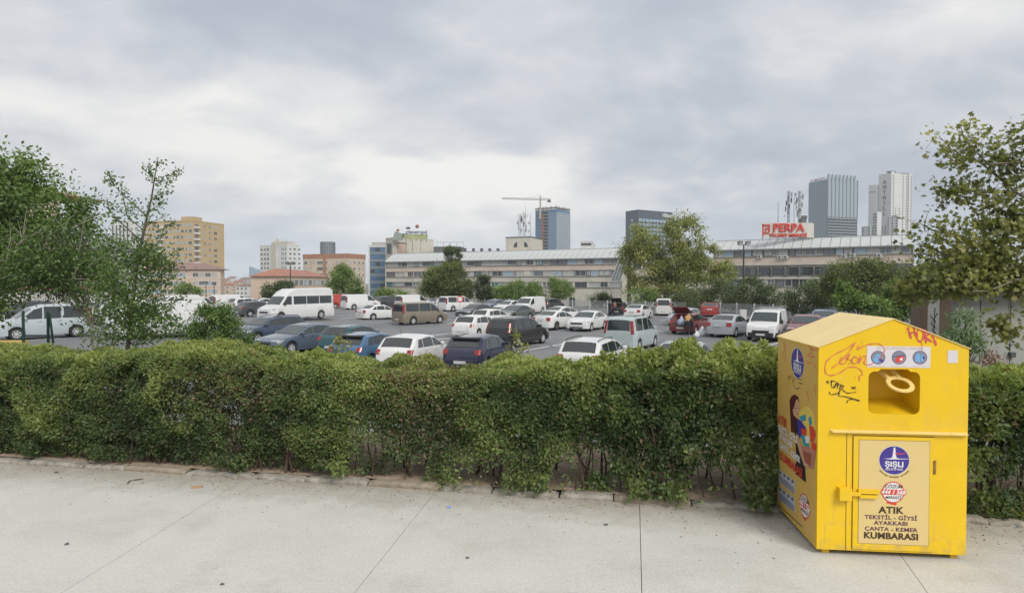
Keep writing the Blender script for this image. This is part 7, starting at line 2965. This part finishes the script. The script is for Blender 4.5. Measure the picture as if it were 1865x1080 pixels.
lamp_post("tall dark lamp post with two floodlights in front of the right wing", 1354, 73, 446, heads=2, r=.13)
lamp_post("dark lamp post in front of the red-roofed pink building", 529, 98, 482, heads=2, r=.12)
lamp_post("slim lamp post in front of the pink three-storey building, right of the yellow block", 375, 98, 517, heads=1, r=.08)
lamp_post("short slim lamp post beside the pink three-storey building's right end", 390, 99, 519, heads=1, r=.08)

sgn_ = empty("round_sign", (PX(838, 70), 70, lot_z(PX(838, 70), 70)))
tag(sgn_, "round red and white road sign in front of the white crew van", "road sign")
m = MB()
m.tube([(0, 0, 0), (0, 0, 1.9)], .05, 6)
m.build("post", M_frame, sgn_)
m = MB()
RXm = Matrix.Rotation(R(90), 4, 'X')
m.m = 0
m.lathe([(.36, 0), (.36, .03)], 22, Matrix.Translation((0, -.06, 1.75)) @ RXm)
m.m = 1
m.lathe([(.25, 0), (.25, .01)], 22, Matrix.Translation((0, -.092, 1.75)) @ RXm)
m.build("sign_face", [M_red, M_white], sgn_)

# green steel frame at the left behind the hedge
GYY = 17.0
gf = empty("green_frame", (PX(88, GYY), GYY, -.7))
tag(gf, "dark green metal post frame standing in front of the pale silver people carrier", "post")
M_gpost = mat("post green paint", (0.012, 0.055, 0.04), rough=.5)
o_ = Vector(gf.location)
relg = lambda a, b: W(a, b, GYY) - o_
m = MB()
m.tube([relg(42, 566), (relg(42, 566).x, 0, 0)], .035, 8)
m.build("post", M_gpost, gf)
m = MB()
m.tube([relg(87, 568), (relg(87, 568).x, 0, 0)], .035, 8)
m.build("post", M_gpost, gf)
m = MB()
m.tube([relg(90, 572), relg(97, 625)], .03, 8)
m.build("brace", M_gpost, gf)
m = MB()
m.tube([relg(42, 611), relg(90, 611)], .02, 6)
m.build("rail", M_gpost, gf)
yk = empty("kerb_block", (PX(8, 30), 30, lot_z(PX(8, 30), 30)))
tag(yk, "yellow painted kerb block in front of the pale silver people carrier's bonnet", "kerb")
m = MB()
m.box((0, 0, .09), (1.9, .5, .18))
m.build("block", mat("kerb yellow paint", (0.45, 0.33, 0.10), rough=.8, var=.2, scale=3), yk)
bb = empty("concrete_block", (PX(1353, 50), 50, lot_z(PX(1353, 50), 50)))
tag(bb, "pale concrete bollard block beside the silver saloon's roof", "bollard")
m = MB()
m.box((0, 0, .65), (.5, .4, 1.3))
m.build("block", M_conc, bb)

# ================================================================== PEOPLE
M_skinp = mat("skin", (0.42, 0.24, 0.16), rough=.6)
M_trous = mat("dark navy trousers", (0.018, 0.02, 0.03), rough=.85)
M_topb = mat("mustard top", (0.42, 0.25, 0.10), rough=.85, var=.15, scale=6)
M_topd = mat("dark jacket", (0.035, 0.035, 0.045), rough=.85)
M_shoe = mat("pale shoes", (0.55, 0.55, 0.55), rough=.7)
M_hairp = mat("dark hair", (0.02, 0.014, 0.01), rough=.8)


def person(label, loc, rz, joints, top, trous, scale=1.0):
    """joints: dict of world-ish local joint positions"""
    J = {k: Vector(v) * scale for k, v in joints.items()}
    order = ['pelvis', 'waist', 'chest', 'neck', 'head', 'crown', 'l_sh', 'l_el', 'l_wr', 'l_ha', 'r_sh', 'r_el', 'r_wr', 'r_ha', 'l_hip', 'l_kn', 'l_an', 'l_to', 'r_hip', 'r_kn', 'r_an', 'r_to']
    edges = [('pelvis', 'waist'), ('waist', 'chest'), ('chest', 'neck'), ('neck', 'head'), ('head', 'crown'), ('chest', 'l_sh'), ('l_sh', 'l_el'), ('l_el', 'l_wr'), ('l_wr', 'l_ha'), ('chest', 'r_sh'), ('r_sh', 'r_el'), ('r_el', 'r_wr'), ('r_wr', 'r_ha'),
             ('pelvis', 'l_hip'), ('l_hip', 'l_kn'), ('l_kn', 'l_an'), ('l_an', 'l_to'), ('pelvis', 'r_hip'), ('r_hip', 'r_kn'), ('r_kn', 'r_an'), ('r_an', 'r_to')]
    rad = dict(pelvis=.135, waist=.12, chest=.145, neck=.055, head=.092, crown=.075, l_sh=.07, r_sh=.07, l_el=.045, r_el=.045, l_wr=.03, r_wr=.03, l_ha=.036, r_ha=.036, l_hip=.095, r_hip=.095, l_kn=.062, r_kn=.062, l_an=.042, r_an=.042, l_to=.038, r_to=.038)
    me = bpy.data.meshes.new("body")
    me.from_pydata([J[k] for k in order], [(order.index(a), order.index(b)) for a, b in edges], [])
    o = link("body", me)
    o.modifiers.new("skin", 'SKIN')
    o.modifiers.new("sub", 'SUBSURF').levels = 1
    for i, k in enumerate(order):
        v = me.skin_vertices[0].data[i]
        v.radius = (rad[k] * scale, rad[k] * scale)
        v.use_root = (i == 0)
    bpy.context.view_layer.update()
    dg = bpy.context.evaluated_depsgraph_get()
    m2 = bpy.data.meshes.new_from_object(o.evaluated_get(dg))
    bpy.data.objects.remove(o)
    m2.materials.clear()
    for mm in (M_skinp, top, trous, M_shoe):
        m2.materials.append(mm)
    names_ = list(order)
    for p in m2.polygons:
        c = p.center
        best, bk = 1e9, None
        for a, b in edges:
            A, B = J[a], J[b]
            t = max(0, min(1, (c - A).dot(B - A) / max(1e-9, (B - A).length_squared)))
            d = (c - A.lerp(B, t)).length
            if d < best:
                best, bk = d, (a, b, t)
        a, b, t = bk
        if b in ('head', 'crown') or b in ('l_ha', 'r_ha'):
            mi = 0
        elif b in ('l_to', 'r_to'):
            mi = 3
        elif b in ('l_hip', 'r_hip', 'l_kn', 'r_kn', 'l_an', 'r_an') or (a == 'pelvis' and t < .4):
            mi = 2
        elif b in ('l_wr', 'r_wr') and t > .6:
            mi = 0
        else:
            mi = 1
        p.material_index = mi
        p.use_smooth = True
    root = empty("person", loc, rz)
    tag(root, label, "person")
    link("body", m2, root)
    m = MB()
    hd = J['head'].lerp(J['crown'], .6)
    m.lathe([(.01, .115), (.07, .10), (.103, .05), (.108, 0), (.095, -.05), (.05, -.07)], 12, Matrix.Translation(hd - (J['head'] - J['neck']).normalized() * 0 + Vector((-.015, 0, .02))))
    m.build("hair", M_hairp, root, smooth=True)
    # face and fingers, small as they are
    m = MB()
    fd = (J['head'] - J['neck']).normalized()
    fw = Vector((fd.z, 0, -fd.x))
    nose = J['head'] + fw * .098 + fd * .02
    m.tube([nose - fw * .02 + fd * .02, nose + fw * .01 - fd * .01], [.008, .014], 5)
    m.build("nose", M_skinp, root)
    for s_ in ('l', 'r'):
        A, B = J[s_ + '_wr'], J[s_ + '_ha']
        d = (B - A).normalized()
        m = MB()
        for q in range(4):
            o2 = Vector((0, 0, 1)).cross(d) * ((q - 1.5) * .018) if abs(d.z) < .9 else Vector((0, (q - 1.5) * .018, 0))
            L_ = (.07, .08, .075, .06)[q]
            m.tube([B + o2, B + o2 + d * L_ * .6, B + o2 + d * L_ + Vector((0, 0, -.02))], [.009, .009, .007], 5)
        o2 = Vector((0, .035, 0))
        m.tube([A.lerp(B, .6), A.lerp(B, .8) + o2, B + o2 + d * .02], [.011, .011, .008], 5)
        m.build("fingers", M_skinp, root)
    return root


stoop = dict(pelvis=(0, 0, .93), waist=(.10, 0, 1.08), chest=(.28, 0, 1.26), neck=(.40, 0, 1.38), head=(.50, 0, 1.47), crown=(.55, 0, 1.56), l_sh=(.29, .18, 1.28), r_sh=(.29, -.18, 1.28), l_el=(.45, .24, 1.06), r_el=(.45, -.22, 1.04),
             l_wr=(.62, .16, .98), r_wr=(.64, -.14, .96), l_ha=(.70, .14, .97), r_ha=(.72, -.12, .95), l_hip=(-.02, .10, .88), r_hip=(-.02, -.10, .88), l_kn=(.04, .12, .48), r_kn=(-.02, -.12, .48), l_an=(-.04, .13, .08), r_an=(-.12, -.13, .08), l_to=(.12, .15, .04), r_to=(.04, -.15, .04))
stand = dict(pelvis=(0, 0, .95), waist=(0, 0, 1.10), chest=(0.01, 0, 1.32), neck=(.01, 0, 1.48), head=(.03, 0, 1.58), crown=(.03, 0, 1.68), l_sh=(0, .19, 1.38), r_sh=(0, -.19, 1.38), l_el=(.02, .25, 1.10), r_el=(.05, -.25, 1.10),
             l_wr=(.12, .22, .88), r_wr=(.22, -.18, .98), l_ha=(.15, .21, .80), r_ha=(.30, -.16, .97), l_hip=(0, .10, .90), r_hip=(0, -.10, .90), l_kn=(.02, .12, .48), r_kn=(.0, -.12, .48), l_an=(-.02, .13, .08), r_an=(-.04, -.13, .08), l_to=(.13, .15, .04), r_to=(.11, -.15, .04))


def lotloc(px, Y):
    X = PX(px, Y)
    return (X, Y, lot_z(X, Y) + .008)


person("person in a mustard top leaning into the open boot of the dark red car", lotloc(1252, 41.8), R(60), stoop, M_topb, M_trous)
person("person in dark clothes standing close on the right of the one in the mustard top", lotloc(1259, 42.2), R(100), stand, M_topd, M_trous, .96)
person("person in dark clothes standing left of the black car with its open tailgate", lotloc(1110, 66.0), R(20), stand, M_topd, M_trous)
person("person in a reddish-brown top right behind the open tailgate of the black car", lotloc(1120, 65.5), R(80), stoop, mat("rust top", (0.20, 0.07, 0.05), rough=.85), M_trous)

M_bag = mat("plastic bag white", (0.62, 0.64, 0.66), rough=.45, var=.08, scale=5)
M_bagb = mat("plastic bag pale blue", (0.36, 0.46, 0.58), rough=.45, var=.08, scale=5)


def bag(label, loc, s, m_):
    bm = bmesh.new()
    bmesh.ops.create_icosphere(bm, subdivisions=3, radius=1)
    P_ = np.array([list(v.co) for v in bm.verts])
    nz_ = vnoise(P_, 2.2, random.uniform(0, 9)) * .7 + vnoise(P_, 5.0, 3) * .3
    for v, q in zip(bm.verts, nz_):
        v.co *= (0.65 + .6 * q)
        if v.co.z > 0.5:
            v.co.x *= .6
            v.co.y *= .6
            v.co.z *= 1.3
        v.co = Vector((v.co.x * s[0], v.co.y * s[1], max(-.42, v.co.z) * s[2]))
    me = bpy.data.meshes.new("plastic_bag")
    bm.to_mesh(me)
    bm.free()
    me.materials.append(m_)
    for p in me.polygons:
        p.use_smooth = True
    o = link("plastic_bag", me, None, (loc[0], loc[1], loc[2] + .42 * s[2]))
    return tag(o, label, "bag")


bag("larger white plastic bag on the asphalt beside the dark red car's rear wheel", lotloc(1280, 41.5), (.38, .3, .38), M_bag)
bag("small white plastic bag left of the larger bag by the dark red car", lotloc(1270, 41.2), (.22, .2, .22), M_bag)
l_ = lotloc(1241, 42.9)
bag("pale blue bag standing in the open boot of the dark red car", (l_[0], l_[1], l_[2] + .68), (.26, .24, .36), M_bagb)

# ================================================================== LITTER ON THE PAVEMENT
def litter(label, px, py, poly, m_, h=.004, cat="litter", name="litter"):
    p = GND(px, py)
    m = MB()
    n_ = len(poly)
    vs = [(x, y, .002 + (h * random.uniform(.2, 1.6))) for x, y in poly]
    m.add([(0, 0, h * 2.5)] + vs + [(x * .98, y * .98, .001) for x, y in poly], [(0, 1 + i, 1 + (i + 1) % n_) for i in range(n_)] + [(1 + i, 1 + n_ + i, 1 + n_ + (i + 1) % n_, 1 + (i + 1) % n_) for i in range(n_)])
    o = m.build(name, m_)
    o.location = (p.x, p.y, 0.001)
    return tag(o, label, cat)


M_lblue = mat("litter blue", (0.10, 0.32, 0.75), rough=.5)
M_lbrown = mat("dry leaf", (0.16, 0.085, 0.04), rough=.8, var=.3, scale=20)
M_ltan = mat("cardboard scrap", (0.45, 0.27, 0.15), rough=.8)
blob_ = lambda r, k=6, a=1.0: [(r * random.uniform(.7, 1.2) * math.cos(2 * math.pi * i / k), a * r * random.uniform(.7, 1.2) * math.sin(2 * math.pi * i / k)) for i in range(k)]
litter("small scrap of bright blue litter on the pavement near the hedge", 817, 924, blob_(.022), M_lblue, .006)
litter("flat tan cardboard scrap on the pavement below the hedge at the left", 358, 887, blob_(.075, 8, .8), M_ltan)
litter("crumpled pale blue wrapper on the pavement right of the container", 1850, 957, blob_(.07, 9, .7), M_bagb, .02)
litter("dark bottle cap lying on the pavement at the lower left", 122, 991, blob_(.026, 10, .8), M_dkgrey, .006)
litter("small dark stone on the pavement right of centre", 1104, 956, blob_(.022, 6, .6), M_dkgrey, .008, "stone")
litter("small dark stone on the pavement left of centre, close to the hedge", 102, 861, blob_(.022, 6, .8), M_dkgrey, .01, "stone")
litter("small grey stone on the pavement at bottom centre left", 404, 1064, blob_(.02, 6, .8), M_dkgrey, .006, "stone")
litter("small grey stone on the pavement below the blue scrap", 851, 1016, blob_(.02, 6, .7), M_dkgrey, .006, "stone")
st_ = MB()
pts = [GND(232, 882), GND(236, 877), GND(247, 875), GND(261, 873)]
st_.tube([Vector((p.x, p.y, .012)) - Vector((pts[0].x, pts[0].y, 0)) for p in pts], [.006, .008, .008, .005], 6)
o = st_.build("stick", mat("dry stick", (0.10, 0.085, 0.06), rough=.9))
o.location = (pts[0].x, pts[0].y, 0)
tag(o, "short curved dry stick on the pavement below the hedge at the left", "stick")
# scattered dry leaves and crumbs along the kerb: too many to count
n = 1500
s_ = rng.uniform(-2, 14, n)
d_ = rng.exponential(.28, n) + .01
P = np.array(K0)[None, :] + np.outer(s_, np.array(KU)) - np.outer(d_, np.array(KN))
P[:, 2] = .003
k_ = ~in_container(P)
P = P[k_]
n = len(P)
D = unit(n)
D[:, 2] *= .12
N = np.tile(np.array([0, 0, 1.0]), (n, 1)) + rng.normal(size=(n, 3)) * .15
lm_ = leaf_mat("fallen leaf", [(0.0, (0.09, 0.06, 0.035)), (0.5, (0.20, 0.13, 0.07)), (1.0, (0.30, 0.22, 0.12))], trans=.05)
o = leaf_object("fallen_leaves", P, D, N, rng.uniform(.010, .032, n), .45, rng.random(n), lm_)
tag(o, "dry fallen leaves and crumbs strewn over the pavement along the kerb", "leaves", kind='stuff')
# the same on the soil of the bed
n = 3500
s_ = rng.uniform(-2, 14, n)
d_ = rng.uniform(.14, 2.2, n)
P = np.array(K0)[None, :] + np.outer(s_, np.array(KU)) + np.outer(d_, np.array(KN))
P[:, 2] = .075 + rng.uniform(0, .02, n)
D = unit(n)
D[:, 2] *= .3
o = leaf_object("leaf_litter", P, D, np.tile(np.array([0, 0, 1.0]), (n, 1)) + rng.normal(size=(n, 3)) * .3, rng.uniform(.02, .045, n), .5, rng.random(n), lm_)
tag(o, "dry leaf litter on the soil under the hedge", "leaves", kind='stuff')

# ================================================================== HAZE
hz_ = MB()
hz_.box2((-1000, -30, -9.2), (1000, 960, 235))
hzm = bpy.data.materials.new("air haze")
hzm.use_nodes = True
for n_ in list(hzm.node_tree.nodes):
    if n_.type != 'OUTPUT_MATERIAL':
        hzm.node_tree.nodes.remove(n_)
pv = hzm.node_tree.nodes.new("ShaderNodeVolumePrincipled")
pv.inputs['Color'].default_value = (0.80, 0.85, 0.92, 1)
pv.inputs['Density'].default_value = 0.00032
hzm.node_tree.links.new(pv.outputs[0], hzm.node_tree.nodes["Material Output"].inputs['Volume'])
tag(hz_.build("haze", hzm), kind='stuff')
